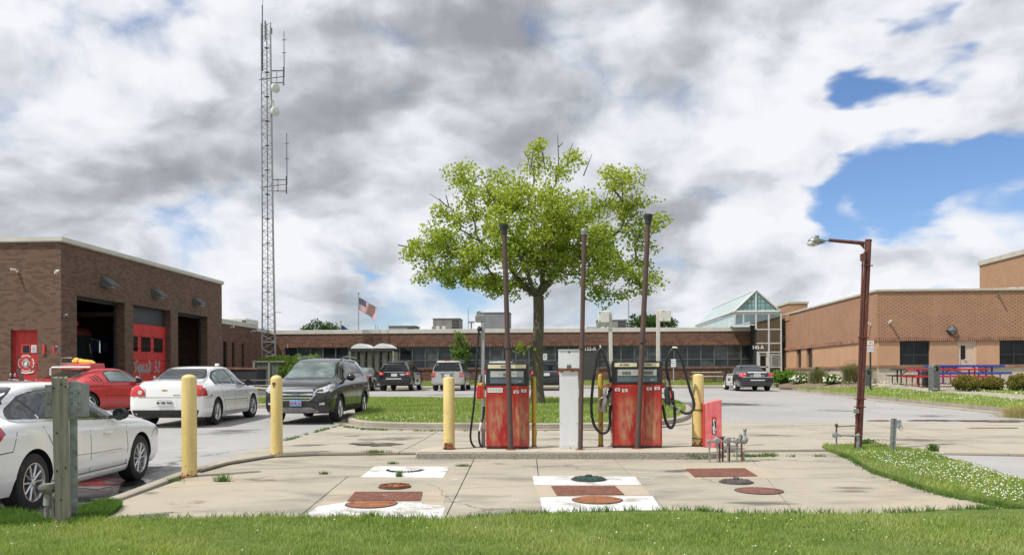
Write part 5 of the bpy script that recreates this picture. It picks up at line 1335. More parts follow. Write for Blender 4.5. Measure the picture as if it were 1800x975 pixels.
 # ---- fire station ------------
def fire_station():
 t=thing('fire_station','dark brown brick fire station with three tall vehicle bays at the left','fire station',(0,0,0))
 ZT=planeX(80,418,XF).z;Yb=onX(390.5,XF)
 edges=[onX(u,XF)for u in(135.4,219.5,234.7,300.3,313.3,365)]
 zb1=planeX(135.4,519,XF).z
 bays=[(edges[0],edges[1]),(edges[2],edges[3]),(edges[4],edges[5])]
 GB=0.70
 m=MB();wall_with_holes(m,'x',XF,-0.34,YF+0.35,Yb,0.3,ZT,[(a,b,0.5,zb1)for a,b in bays]);merge_clean(m,'side_wall',M['brick_brown'],t)
 dl=planeY(18.5,580,YF);dr=planeY(66,580,YF);dz=dl.z
 m=MB();wall_with_holes(m,'y',YF,0.35,-40,XF,0.3,ZT,[(dl.x,dr.x,0.5,dz)]);merge_clean(m,'front_wall',M['brick_brown'],t)
 m=MB();m.span((-40,YF+.2,ZT-.3),(XF-.1,Yb-.1,ZT-.12));m.build('roof',M['coping'],t)
 m=MB();m.span((-40,YF-.06,ZT),(XF+.06,YF+.42,ZT+.16));m.span((XF-.42,YF+.42,ZT),(XF+.06,Yb+.05,ZT+.16))
 m.build('coping',M['coping'],t,bevel=.01)
 m=MB();m.span((-40,YF-.10,ZT+.03),(XF+.10,YF-.06,ZT+.17));m.span((XF+.06,YF-.06,ZT+.03),(XF+.10,Yb+.05,ZT+.17));m.build('gutter_edge',M['coping'],t)
 m=MB();m.span((-40,Yb-.35,.3),(XF-.34,Yb-.002,ZT));m.build('rear_wall',M['brick_brown'],t)
 m=MB();m.span((-28,YF+.5,.62),(XF-.1,Yb-.5,.68));m.build('bay_floor',M['concrete'],t)
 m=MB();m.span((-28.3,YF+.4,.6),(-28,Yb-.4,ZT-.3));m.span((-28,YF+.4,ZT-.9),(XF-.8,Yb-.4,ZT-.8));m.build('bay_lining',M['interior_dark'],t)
 for a,b in bays:
  m=MB();m.span((XF-.42,a,.6),(XF-.33,a+.07,zb1-.002));m.span((XF-.42,b-.07,.6),(XF-.33,b,zb1-.002));m.span((XF-.42,a+.07,zb1-.10),(XF-.33,b-.07,zb1-.002));m.build('door_frame',M['frame_dark'],t)
  m=MB();m.span((XF-.012,a-.15,zb1),(XF+.008,b+.15,zb1+.02));m.build('lintel',M['frame_dark'],t)
 a,b=bays[1];X=XF-.25
 d=MB();top=zb1-.72;n=6;z0=.62;hh=(top-z0)/n
 od=MB().span((X-.02,a,z0),(X-.05,b,top)).build('overhead_door',M['squad_red'],t)
 zwin=(planeX(262,592.5,X).z+planeX(262,618.5,X).z)/2
 for i in range(n):
  zz=z0+i*hh;MB().span((X-.02,a+.01,zz+.012),(X+.02,b-.01,zz+hh-.012)).build('door_panel',M['squad_red'],od,bevel=.008)
 wy=[planeX(u,605,X).y for u in(247.5,263.5)];wp=planeX(269.5,605,X).y-wy[0];wh_=abs(planeX(262,592.5,X).z-planeX(262,618.5,X).z)/2
 for k in(-1,0,1,2):
  fa,fb=max(a+.05,wy[0]+k*wp),min(b-.05,wy[1]+k*wp)
  if fb-fa<.1:continue
  MB().span((X+.018,fa,zwin-wh_),(X+.03,fb,zwin+wh_)).build('door_window',M['window_glass_black'],od)
  fm=MB();fm.span((X+.02,fa-.03,zwin-wh_-.03),(X+.04,fb+.03,zwin-wh_));fm.span((X+.02,fa-.03,zwin+wh_),(X+.04,fb+.03,zwin+wh_+.03));fm.build('window_frame',M['sign_red'],od)
 MB().span((X-.06,a,top+.01),(X-.02,b,zb1-.01)).build('header_panel',M['frame_dark'],od)
 S={'S':[((.62,1.28),(.40,1.42),(.12,1.20),(.16,.92),(.44,.78),(.58,.58),(.44,.22),(.14,.06)),((.0,.12),(.14,.06)),((.30,1.34),(.30,.1))],'q':[((.46,.92),(.12,.80),(.12,.20),(.34,.04)),((.46,.92),(.46,-.34),(.32,-.5)),((.34,.04),(.46,.16))],'u':[((.0,.84),(.12,.92),(.12,.18),(.32,.04),(.46,.16)),((.46,.92),(.46,.12),(.58,.02))],'a':[((.10,.84),(.30,.94),(.46,.80),(.46,.12),(.60,.02)),((.46,.56),(.12,.44),(.12,.18),(.30,.04),(.46,.18))],'d':[((.46,.80),(.12,.72),(.12,.18),(.32,.04),(.48,.18)),((.12,1.38),(.48,1.02),(.48,.18))],'3':[((.04,1.26),(.20,1.38),(.46,1.20),(.46,.96),(.22,.76)),((.22,.76),(.50,.58),(.50,.26),(.28,.06),(.04,.16))],'2':[((.06,1.22),(.26,1.38),(.50,1.18),(.50,.86),(.10,.22)),((.04,.14),(.24,.20),(.44,.06),(.60,.20))],}
 def letters(m,m2,s,y,z,sc,X0):
  nib=Vector((.16*.75,.13*.75))*.5
  for ch in s:
   if ch==' ':y+=.62*sc;continue
   for pl in S[ch]:
    for p,q in zip(pl,pl[1:]):
     p=Vector(p);q=Vector(q);t_=(q-p)
     for mm,k,dx in((m2,1.55,0.0),(m,1.0,.006)):
      nb=Vector((.15,.11))*.5*k
      c=[p-nb,p+nb,q+nb,q-nb]if abs(t_.x*nb.y-t_.y*nb.x)>1e-3 else[p-nb,p+nb,q+nb,q-nb]
      vs=[(X0+dx,y+v.x*sc,z+v.y*sc*.95)for v in c]+[(X0+dx-.006,y+v.x*sc,z+v.y*sc*.95)for v in c]
      mm.add(vs,[(0,1,2,3),(7,6,5,4),(0,4,5,1),(1,5,6,2),(2,6,7,3),(3,7,4,0)])
   y+=.70*sc
 zl=planeX(262,655,X).z;m1,m2=MB(),MB()
 ya=planeX(235,655,X).y+.02;yb_=planeX(281,655,X).y
 letters(m1,m2,'Squad 32',ya,zl,(yb_-ya)/(.70*7+.62),X+.030)
 m2 .build('lettering_outline',M['sticker_white'],od);m1 .build('lettering',M['ink_grey'],od)
 fr=MB();fr.span((dl.x,YF+.12,.6),(dl.x+.05,YF+.25,dz));fr.span((dr.x-.05,YF+.12,.6),(dr.x,YF+.25,dz));fr.span((dl.x+.05,YF+.12,dz-.05),(dr.x-.05,YF+.25,dz))
 f_=fr.build('door_frame',M['red_door_paint'],t)
 dd=MB().span((dl.x+.05,YF+.17,.7),(dr.x-.05,YF+.215,dz-.05)).build('red_door',M['red_door_paint'],t)
 def onD(u,v,k=.165):p=planeY(u,v,YF+k);return p
 w0,w1=onD(40.5,607),onD(52.5,620);MB().span((w0 .x,YF+.158,w0 .z),(w1 .x,YF+.17,w1 .z)).build('door_window',M['window_glass_black'],dd)
 q=MB();q.span((w0 .x-.03,YF+.15,w1 .z-.03),(w1 .x+.03,YF+.17,w1 .z));q.span((w1 .x,YF+.15,w1 .z),(w1 .x+.03,YF+.17,w0 .z+.03));q.span((w0 .x-.03,YF+.15,w0 .z),(w1 .x,YF+.17,w0 .z+.03));q.span((w0 .x-.03,YF+.15,w1 .z),(w0 .x,YF+.17,w0 .z));q.build('window_frame',M['sign_red'],dd)
 w0,w1=onD(55,606.5),onD(64,619.5);pn=MB().span((w0 .x,YF+.16,w0 .z),(w1 .x,YF+.17,w1 .z)).build('notice',M['sticker_white'],dd)
 for k in range(4):
  zz=w0 .z-.05-k*.065;MB().span((w0 .x+.03,YF+.157,zz),(w1 .x-.03,YF+.16,zz-.03)).build('notice_line',M['ink_blue']if k%2 else M['ink_grey'],pn)
 h0=onD(63,638);m=MB().cyl((h0 .x,YF+.17,h0 .z),(h0 .x,YF+.10,h0 .z),.018,n=8);m.box((h0 .x-.04,YF+.10,h0 .z),(.12,.02,.025));m.build('door_handle',M['chrome'],dd)
 ec=onD(46,638);R0=.27
 def em(mat,polys,y,name='emblem'):
  m=MB()
  for p in polys:m.prism([(ec.x+a,ec.z+b)for a,b in p],y,y-.004,'y')
  return m.build(name,mat,dd)
 def cross(r):
  out=[]
  for k in range(4):
   a0=k*PI/2
   for da,rr in((-.62,1.0),(-.32,1.02),(0,1.0),(.32,1.02),(.62,1.0),(PI/4,.60)):out.append((math.cos(a0+da)*r*rr,math.sin(a0+da)*r*rr))
  return out
 em(M['sticker_white'],[cross(R0*1.08)],YF+.164);em(M['sign_red'],[cross(R0*.96)],YF+.1595)
 em(M['sticker_white'],[[(math.cos(a)*R0*.52,math.sin(a)*R0*.52)for a in[2*PI*i/20 for i in range(20)]]],YF+.155)
 em(M['ink_grey'],[[(math.cos(a)*R0*.44,math.sin(a)*R0*.44)for a in[2*PI*i/20 for i in range(20)]]],YF+.1505)
 em(M['sticker_white'],[[(-.04,-.09),(.02,-.10),(.05,.0),(.09,.07),(.03,.05),(-.02,.09),(-.01,.02),(-.07,.0)]],YF+.146)
 em(M['sticker_white'],[[(-.30,-.25),(-.27,-.33),(0,-.37),(.27,-.33),(.30,-.25),(.22,-.29),(0,-.32),(-.22,-.29)]],YF+.150,'scroll')
 bars=[]
 for k in range(4):
  a=PI/4+k*PI/2;bars.append([(math.cos(a+d)*r,math.sin(a+d)*r)for d,r in((-.09,.13),(-.05,.235),(.05,.235),(.09,.13))])
 em(M['ink_black'],bars,YF+.150)
 for u0,u1,v0,v1 in((75.5,79.5,605,622),(92.5,95.5,607,622)):
  if u0<80:p0=planeY(u0,v0,YF);p1=planeY(u1,v1,YF);MB().span((p0 .x,YF,p0 .z),(p1 .x,YF-.04,p1 .z)).build('standpipe_sign',M['sign_red'],t)
  else:p0=planeX(u0,v0,XF);p1=planeX(u1,v1,XF);MB().span((XF,p0 .y,p0 .z),(XF+.04,p1 .y,p1 .z)).build('standpipe_sign',M['sign_red'],t)
 p=planeX(99,613,XF);MB().box((XF+.05,p.y,p.z),(.1,.18,.2)).build('key_box',M['metal_grey'],t,bevel=.01)
 for u,v in((184,497),(272,516),(343,531)):
  p=planeX(u,v,XF);lt=thing('wall_lamp','x','wall lamp',(XF,p.y,p.z),0,'wedge lamps above the fire station bays')
  lt['label']={184:'dark wedge wall lamp above the open bay with the fire engine',272:'dark wedge wall lamp above the red overhead door',343:'dark wedge wall lamp above the farthest open bay'}[u]
  MB().prism([(0,.18),(.12,.18),(.46,-.10),(.40,-.16),(0,-.16)],-.28,.28,'y').build('housing',M['frame_grey'],lt,bevel=.01)
  MB().prism([(.16,.14),(.40,-.07),(.415,-.055),(.175,.155)],-.2,.2,'y').build('shade',M['mast_dark'],lt)
  MB().prism([(.05,-.162),(.36,-.162),(.36,-.175),(.05,-.175)],-.2,.2,'y').build('lens',M['lamp_clear'],lt)
 return t,ZT,Yb,bays,zb1
fs,FZT,FYB,BAYS,BZ=fire_station()
def security_camera(x,y,z,rz,label,white=True,name='security_camera',cat='security camera',s=1.0):
 s*=.58
 t=thing(name,label,cat,(x,y,z),rz)
 mt=M['off_white']if white else M['metal_grey']
 MB().box((0,-.03,0),(.12*s,.06,.14*s)).build('bracket',mt,t,bevel=.01)
 MB().tube([(0,-.05,0),(0,-.16*s,.02),(0,-.22*s,.07)],.015,6).build('arm',mt,t)
 MB().box((0,-.30*s,.08*s),(.15*s,.36*s,.13*s)).build('housing',mt,t,bevel=.02)
 MB().cyl((0,-.48*s,.08*s),(0,-.50*s,.08*s),.045*s,n=12).build('lens',M['black_gloss'],t)
 return t
p=planeY(32,477,YF);a=security_camera(p.x,YF,p.z,0,'white camera high on the brick wall above the red door');a.rotation_euler.z=-.5
MB().tube([(-.5,.02,.02),(-.06,-.01,.02)],.012,5).build('cable',M['off_white'],a)
p=planeX(97,479,XF);security_camera(XF,p.y,p.z,PI/2-.5,'small white camera just round the corner of the fire station')
p=planeX(111,556,XF);security_camera(XF,p.y,p.z,PI/2-.3,'grey floodlight on the brick pier left of the open fire engine bay',False,'floodlight','floodlight',.9)
def fire_engine():
 a,b=BAYS[0];yc=(a+b)/2+.35;X0=XF-1.2
 t=thing('fire_engine','dark red fire engine standing in the open left bay','fire engine',(X0,yc,.68),-PI/2)
 w=1.2
 b_=MB().prism([(-.0,.55),(0,1.25),(-.10,2.55),(-.3,2.75),(-2.2,2.80),(-2.2,.45),(-.2,.45)],-w,w,'x').build('cab',M['apparatus_red'],t,bevel=.04)
 MB().prism([(-2.35,.5),(-2.35,2.7),(-7.5,2.7),(-7.5,.5)],-w,w,'x').build('equipment_body',M['apparatus_red'],t,bevel=.03)
 MB().prism([(.0,1.35),(-.085,2.42),(-.06,2.42),(.025,1.35)],-w+.12,-.04,'x').build('windscreen',M['car_glass'],t)
 MB().prism([(.0,1.35),(-.085,2.42),(-.06,2.42),(.025,1.35)],.04,w-.12,'x').build('windscreen',M['car_glass'],t)
 MB().box((0,.28,.62),(2.5,.45,.34)).build('bumper',M['chrome'],t,bevel=.03)
 MB().box((0,.02,1.02),(1.1,.06,.36)).build('grille',M['chrome'],t,bevel=.02)
 for s in(1,-1):
  MB().box((s*.88,.03,1.02),(.42,.07,.24)).build('headlight',M['lamp_clear'],t,bevel=.02)
  MB().tube([(s*1.05,-.05,2.3),(s*1.35,.12,2.25),(s*1.36,.14,1.75)],.02,6).build('mirror_arm',M['chrome'],t)
  MB().box((s*1.36,.16,1.95),(.22,.07,.42)).build('mirror',M['chrome'],t,bevel=.02)
  MB().box((s*1.205,-1.4,1.9),(.02,.9,.7)).build('side_window',M['car_glass'],t)
  MB().tube([(s*1.23,-.55,1.0),(s*1.23,-.55,2.2)],.02,6).build('grab_rail',M['chrome'],t)
 MB().box((0,-.6,2.9),(1.7,.35,.2)).build('light_bar',M['lamp_red'],t,bevel=.03)
 tm,rm=wheel_meshes(.5,.29,.3,10,'single')
 for y in(-1.2,-5.6):
  for s in(1,-1):o=link_mesh('wheel',tm,t,(s*1.02,y,.5),(0,0,0 if s>0 else PI));link_mesh('rim',rm,o)
fire_engine()
def rescue_truck():
 a,b=BAYS[2];t=thing('rescue_truck','dark blue truck standing in the farthest open bay','truck',(XF-2.2,(a+b)/2+.2,.68),-PI/2)
 MB().prism([(0,.5),(0,1.15),(-.7,1.25),(-1.2,1.95),(-2.6,2.0),(-2.6,.45)],-1.0,1.0,'x').build('cab',M['flag_navy'],t,bevel=.04)
 MB().box((0,-4.5,1.5),(2.2,3.6,2.0)).build('equipment_body',M['flag_navy'],t,bevel=.03)
 MB().prism([(-.72,1.28),(-1.2,1.90),(-1.18,1.92),(-.68,1.30)],-.85,.85,'x').build('windscreen',M['car_glass'],t)
 MB().box((0,.05,.85),(1.3,.06,.3)).build('grille',M['chrome'],t)
 for s in(1,-1):MB().box((s*.8,.04,.88),(.28,.06,.2)).build('headlight',M['lamp_clear'],t)
 tm,rm=wheel_meshes(.42,.24,.26,8,'single')
 for y in(-.8,-4.6):
  for s in(1,-1):o=link_mesh('wheel',tm,t,(s*.9,y,.42),(0,0,0 if s>0 else PI));link_mesh('rim',rm,o)
rescue_truck()
XE=-21.6
def wing():
 t=thing('brick_wing','lower brown brick wing with narrow slit windows behind the fire station','building')
 Y0=FYB-1.0;Ya=onX(450,XE);Yb=YW+.4
 za=planeX(420,573.5,XE).z;zb=planeX(456,583,XE).z;za=planeX(449.5,577.5,XE).z
 sl_=[]
 for u0,u1,v0,v1 in((392.5,399.5,600,690),(408,412.5,602,690),(425,429.5,604,690)):
  sl_.append((onX(u0,XE),onX(u1,XE),planeX(u1,660,XE).z-.2,planeX((u0+u1)/2,v0,XE).z))
 m=MB();wall_with_holes(m,'x',XE,-.3,Y0,Ya,.3,za,sl_);merge_clean(m,'wall',M['brick_red_brown'],t)
 m=MB();m.span((XE-.3,Ya+.002,.3),(XE-.002,Yb,zb));m.build('wall',M['brick_red_brown'],t)
 for s_ in sl_:MB().span((XE-.12,s_[0],s_[2]),(XE-.16,s_[1],s_[3])).build('slit_window',M['window_glass_black'],t)
 m=MB();m.span((-34,Y0,za-.3),(XE-.3,Ya,za-.1));m.span((-34,Ya,zb-.3),(XE-.3,Yb,zb-.1));m.build('roof',M['coping'],t)
 m=MB();m.span((XE-.4,Y0,za),(XE+.06,Ya+.06,za+.32));m.span((XE-.4,Ya+.06,zb),(XE+.06,Yb,zb+.26));m.build('coping',M['coping'],t,bevel=.01)
 return za,zb
WZA,WZB=wing()
q=planeX(404,576,XE);security_camera(XE,q.y,q.z,PI/2-.2,'white camera under the eave of the brown brick wing, nearer one',s=1.3)
q=planeX(440,583,XE);security_camera(XE,q.y,q.z,PI/2+.1,'pair of small white floodlights at the far end of the brown brick wing',True,'floodlight','floodlight',1.3)
p0=W(415,62.0,575)
t=thing('rooftop_unit','cream rooftop box behind the brown brick wing','rooftop unit',(p0 .x,p0 .y,WZA-.1))
A=W(389,60,560);B=W(437,60,560);zt_=W(420,60,559.5).z
MB().span((A.x,A.y,WZA-.1),(B.x-.15,A.y+2.5,zt_)).xf(Matrix.Translation(-Vector(t.location))).build('casing',M['coping'],t,bevel=.03)
MB().span((B.x-.45,A.y-.02,WZA+.1),(B.x-.15,A.y-.05,zt_-.15)).xf(Matrix.Translation(-Vector(t.location))).build('louvre',M['louver_dark'],t)
# ---- long middle building ----
def mid_building():
 t=thing('office_building','long low brown brick building with a dark ribbon of windows across the middle','building')
 X0=XE;X1=planeY(1327,600,YW).x
 zt=planeY(900,584.5,YW).z;zc=planeY(900,577.3,YW).z
 wt=planeY(900,608.3,YW).z;wb=planeY(900,646,YW).z;zs=planeY(900,601.5,YW).z
 ux0=planeY(500,600,YW).x;
 doors=[(planeY(1021,600,YW).x,planeY(1047,600,YW).x)]
 m=MB();wall_with_holes(m,'y',YW,.5,X0,X1,.4,zs,[(ux0,X1-.001,wb,zs-.0001)]+[(doors[0][0],doors[0][1],.5,wb+.001)])
 merge_clean(m,'lower_wall',M['brick_red_brown'],t)
 MB().span((ux0,YW+.002,zs),(X1,YW+.5,zt)).build('fascia_wall',M['brick_red_brown'],t)
 MB().span((X0,YW+.002,zs),(ux0-.002,YW+.5,zt)).build('fascia_wall',M['brick_red_brown'],t)
 MB().span((X0-.2,YW-.05,zt),(X1,YW+.6,zc)).build('coping',M['coping'],t,bevel=.01)
 MB().span((X0,YW+.5,zt-.25),(X1+6,YW+22,zt-.05)).build('roof',M['roof_unit'],t)
 MB().span((X0,YW+21.5,.4),(X1+6,YW+22,zt-.3)).build('rear_wall',M['brick_red_brown'],t)
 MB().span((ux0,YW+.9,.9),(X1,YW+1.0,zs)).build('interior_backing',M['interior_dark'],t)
 sb=MB().box((0,0,0),(.09,.06,wt*0+(zs-wt)-.03)).mesh('brick',M['brick_single'],bevel=.006)
 n=int((X1-ux0)/.125);rnd=random.Random(3)
 mm=MB()
 for i in range(n):
  x=ux0+.06+i*(X1-ux0)/n;mm.box((x,YW-.012-.014*rnd.random(),(zs+wt)/2+.01*rnd.uniform(-1,1)),(.088,.06,zs-wt-.02))
 o=mm.build('soldier_course',M['brick_single'],t);o['kind']='stuff'
 mm=MB();n2=int((X1-ux0)/.125)
 for i in range(n2):
  x=ux0+.06+i*(X1-ux0)/n2
  if doors[0][0]-.15<x<doors[0][1]+.15:continue
  mm.box((x,YW-.02,wb-.06),(.088,.09,.12))
 o=mm.build('sill_course',M['brick_single'],t);o['kind']='stuff'
 bay=.945;k=int((X1-ux0)/bay);bay=(X1-ux0)/k;zm=planeY(900,632.5,YW).z
 fm=MB();y=YW+.10
 fm.span((-bay/2,0,wb),(-bay/2+.045,.12,wt));fm.span((bay/2-.045,0,wb),(bay/2,.12,wt));fm.span((-bay/2+.045,0,wt-.05),(bay/2-.045,.12,wt));fm.span((-bay/2+.045,0,wb),(bay/2-.045,.12,wb+.05));fm.span((-bay/2+.045,.01,zm-.03),(bay/2-.045,.11,zm+.03))
 fme=fm.mesh('window',M['frame_grey']);up=MB().span((-bay/2+.045,.05,zm+.03),(bay/2-.045,.07,wt-.05)).mesh('pane',M['window_glass']);lo=MB().span((-bay/2+.045,.05,wb+.05),(bay/2-.045,.07,zm-.03)).mesh('pane',M['window_glass'])
 ups=[up,up.copy(),up];los=[lo,lo.copy(),lo]
 for q_ in(ups[1],los[1]):q_.materials.clear();q_.materials.append(M['window_glass_dim'])
 for i in range(k):
  x=ux0+(i+.5)*bay
  if doors[0][0]-.3<x<doors[0][1]+.3:continue
  o=link_mesh('window',fme,t,(x,y,0));link_mesh('pane',rnd.choice(ups),o);link_mesh('pane',rnd.choice(los),o)
 a,b=doors[0];dzt=planeY(1034,619.5,YW).z
 MB().span((a-.25,YW+.05,wb-.6),(b+.25,YW+.12,wt)).build('door_surround',M['frame_dark'],t)
 dr=MB().span((a,YW+.02,MBH),(b,YW+.05,dzt)).build('steel_door',M['door_dark'],t)
 MB().box((a+.1,YW-.0,MBH+1.0),(.04,.05,.14)).build('door_handle',M['metal_grey'],dr)
 c=planeY(1037.5,613,YW);text('155-R',.36,M['sticker_white'],t,(c.x,YW+.045,c.z),(PI/2,0,0),.005,'building_number',1.0,True)
 c=planeY(1336,610.5,YW-3.6);
 return t,X0,X1,zt,zc,wt,wb
mb,MX0,MX1,MZT,MZC,MWT,MWB=mid_building()
def unit(u0,u1,v,label,mat,dist,name='rooftop_unit',loz=None,louv=True,depth=2.2,seed=0):
 A=W(u0,dist,v);B=W(u1,dist,v);z0=MZT-.06
 t=thing(name,label,'rooftop unit',((A.x+B.x)/2,A.y+depth/2,z0));w=B.x-A.x;h=A.z-z0
 MB().span((-w/2,-depth/2,.0),(w/2,depth/2,h)).build('casing',mat,t,bevel=.04)
 MB().span((-w/2-.04,-depth/2-.04,h),(w/2+.04,depth/2+.04,h+.06)).build('lid',mat,t)
 rnd=random.Random(seed)
 if louv:
  m=MB();m.span((w*.22,-depth/2-.03,.15),(w*.47,-depth/2,h-.1));g_=m.build('louvre',M['louver_dark'],t)
  for k in range(2):x=-w*.38+k*w*.22;MB().span((x,-depth/2-.03,h*.35),(x+w*.13,-depth/2,h*.62)).build('access_panel',M['off_white'],t)
  m=MB()
  for k in range(5):m.span((w*.24,-depth/2-.045,.2+k*(h-.35)/5),(w*.45,-depth/2-.03,.24+k*(h-.35)/5))
  m.build('louvre_blade',M['metal_grey'],t)
  MB().span((-w/2-.12,-depth/2+.2,.4),(-w/2,depth/2-.4,h*.6)).build('side_duct',mat,t)
 return t
unit(683,730,573.5,'low dark rooftop unit above the black SUV',M['roof_unit_grey'],66,seed=1)
unit(761,808,560.5,'grey-brown rooftop unit with white panels left of the left fuel pump mast',M['roof_unit'],66,seed=2)
unit(848,896,550,'plain grey rooftop screen box behind the left vent pipe',M['roof_unit_grey'],66,louv=False,seed=3)
unit(1050,1100,563,'grey-brown rooftop unit behind the left white hose box',M['roof_unit'],66,seed=4)
unit(1032,1052,576,'small flat rooftop hood right of the tree trunk',M['roof_unit_grey'],66,louv=False,seed=5)
def whip(u,d,v0,label,r=.03,name='antenna',cat='antenna',z0=None,cross=False):
 a=W(u,d,v0);zb=MZT-.06 if z0 is None else z0
 t=thing(name,label,cat,(a.x,a.y,zb));MB().cyl((0,0,0),(0,0,a.z-zb),r,r*.6,6).build('pole',M['mast_metal'],t)
 if cross:MB().box((0,0,a.z-zb),(.5,.3,.12)).build('cap',M['mast_metal'],t)
 return t
whip(823,66,540,'thin lattice whip antenna on the roof beside the grey-brown unit');whip(828.5,66,566,'short capped roof vent beside the thin whip antenna',.08,'roof_vent','roof vent',cross=True)
whip(660,66,570,'first of two stub antennas on the roof left of the low dark unit');whip(663.5,66,572,'second of two stub antennas on the roof left of the low dark unit')
whip(1105,90,526,'thin grey flagless pole rising behind the roof between the two hose boxes',.07,'pole','pole',.6)
def flag(u,d,vt,v0,v1,du,label,simple=False):
 p=W(u,d,vt);zb=.6
 t=thing('flagpole',label,'flagpole',(p.x,p.y,zb));MB().cyl((0,0,0),(0,0,p.z-zb),.09,.05,10).build('pole',M['galv_post'],t)
 MB().sphere((0,0,p.z-zb+.1),.12,10,6).build('finial',M['gold'],t)
 h0=W(u,d,v0).z-zb;hoist=(v1-v0)*d/F;fly=du*d/F
 NX,NZ=26,13
 def P(i,j):
  s=i/NX;q=j/NZ
  x=.06+fly*s*(1-.08*q);z=h0-hoist*q-fly*.62*s**1.15+.06*math.sin(s*9+q*2)*s;y=.28*math.sin(s*8.5+q*1.6)*s
  return(x,y,z)
 parts={'stripe':[MB(),MB()],'canton':MB()}
 for j in range(NZ):
  for i in range(NX):
   v=[P(i,j),P(i+1,j),P(i+1,j+1),P(i,j+1)]
   if simple:(parts['stripe'][0]if i>NX*.55 else parts['canton']).add(v,[(0,1,2,3)])
   elif j<7 and i<NX*.42:parts['canton'].add(v,[(0,1,2,3)])
   else:parts['stripe'][j%2].add(v,[(0,1,2,3)])
 fo=MB();cl=parts['canton'].build('flag',M['flag_navy'],t,60,fixn=False)
 for k,mt in((0,'flag_red' if not simple else 'gold'),(1,'flag_white')):
  if parts['stripe'][k].v:parts['stripe'][k].build('stripes',M[mt],cl,60,fixn=False)
 if not simple:
  m=MB()
  for j in range(5):
   for i in range(6):
    x,y,z=P(.6+i*1.75,.8+j*1.3);m.box((x,y-.02,z),(.05,.03,.05))
  m.build('stars',M['flag_white'],cl)
flag(630,95,517,522.5,544,31,'tall flagpole flying the stars and stripes behind the roof')
flag(599,95,566,571,596,22,'short visible top of a second flag behind the roof, dark blue and gold',True)
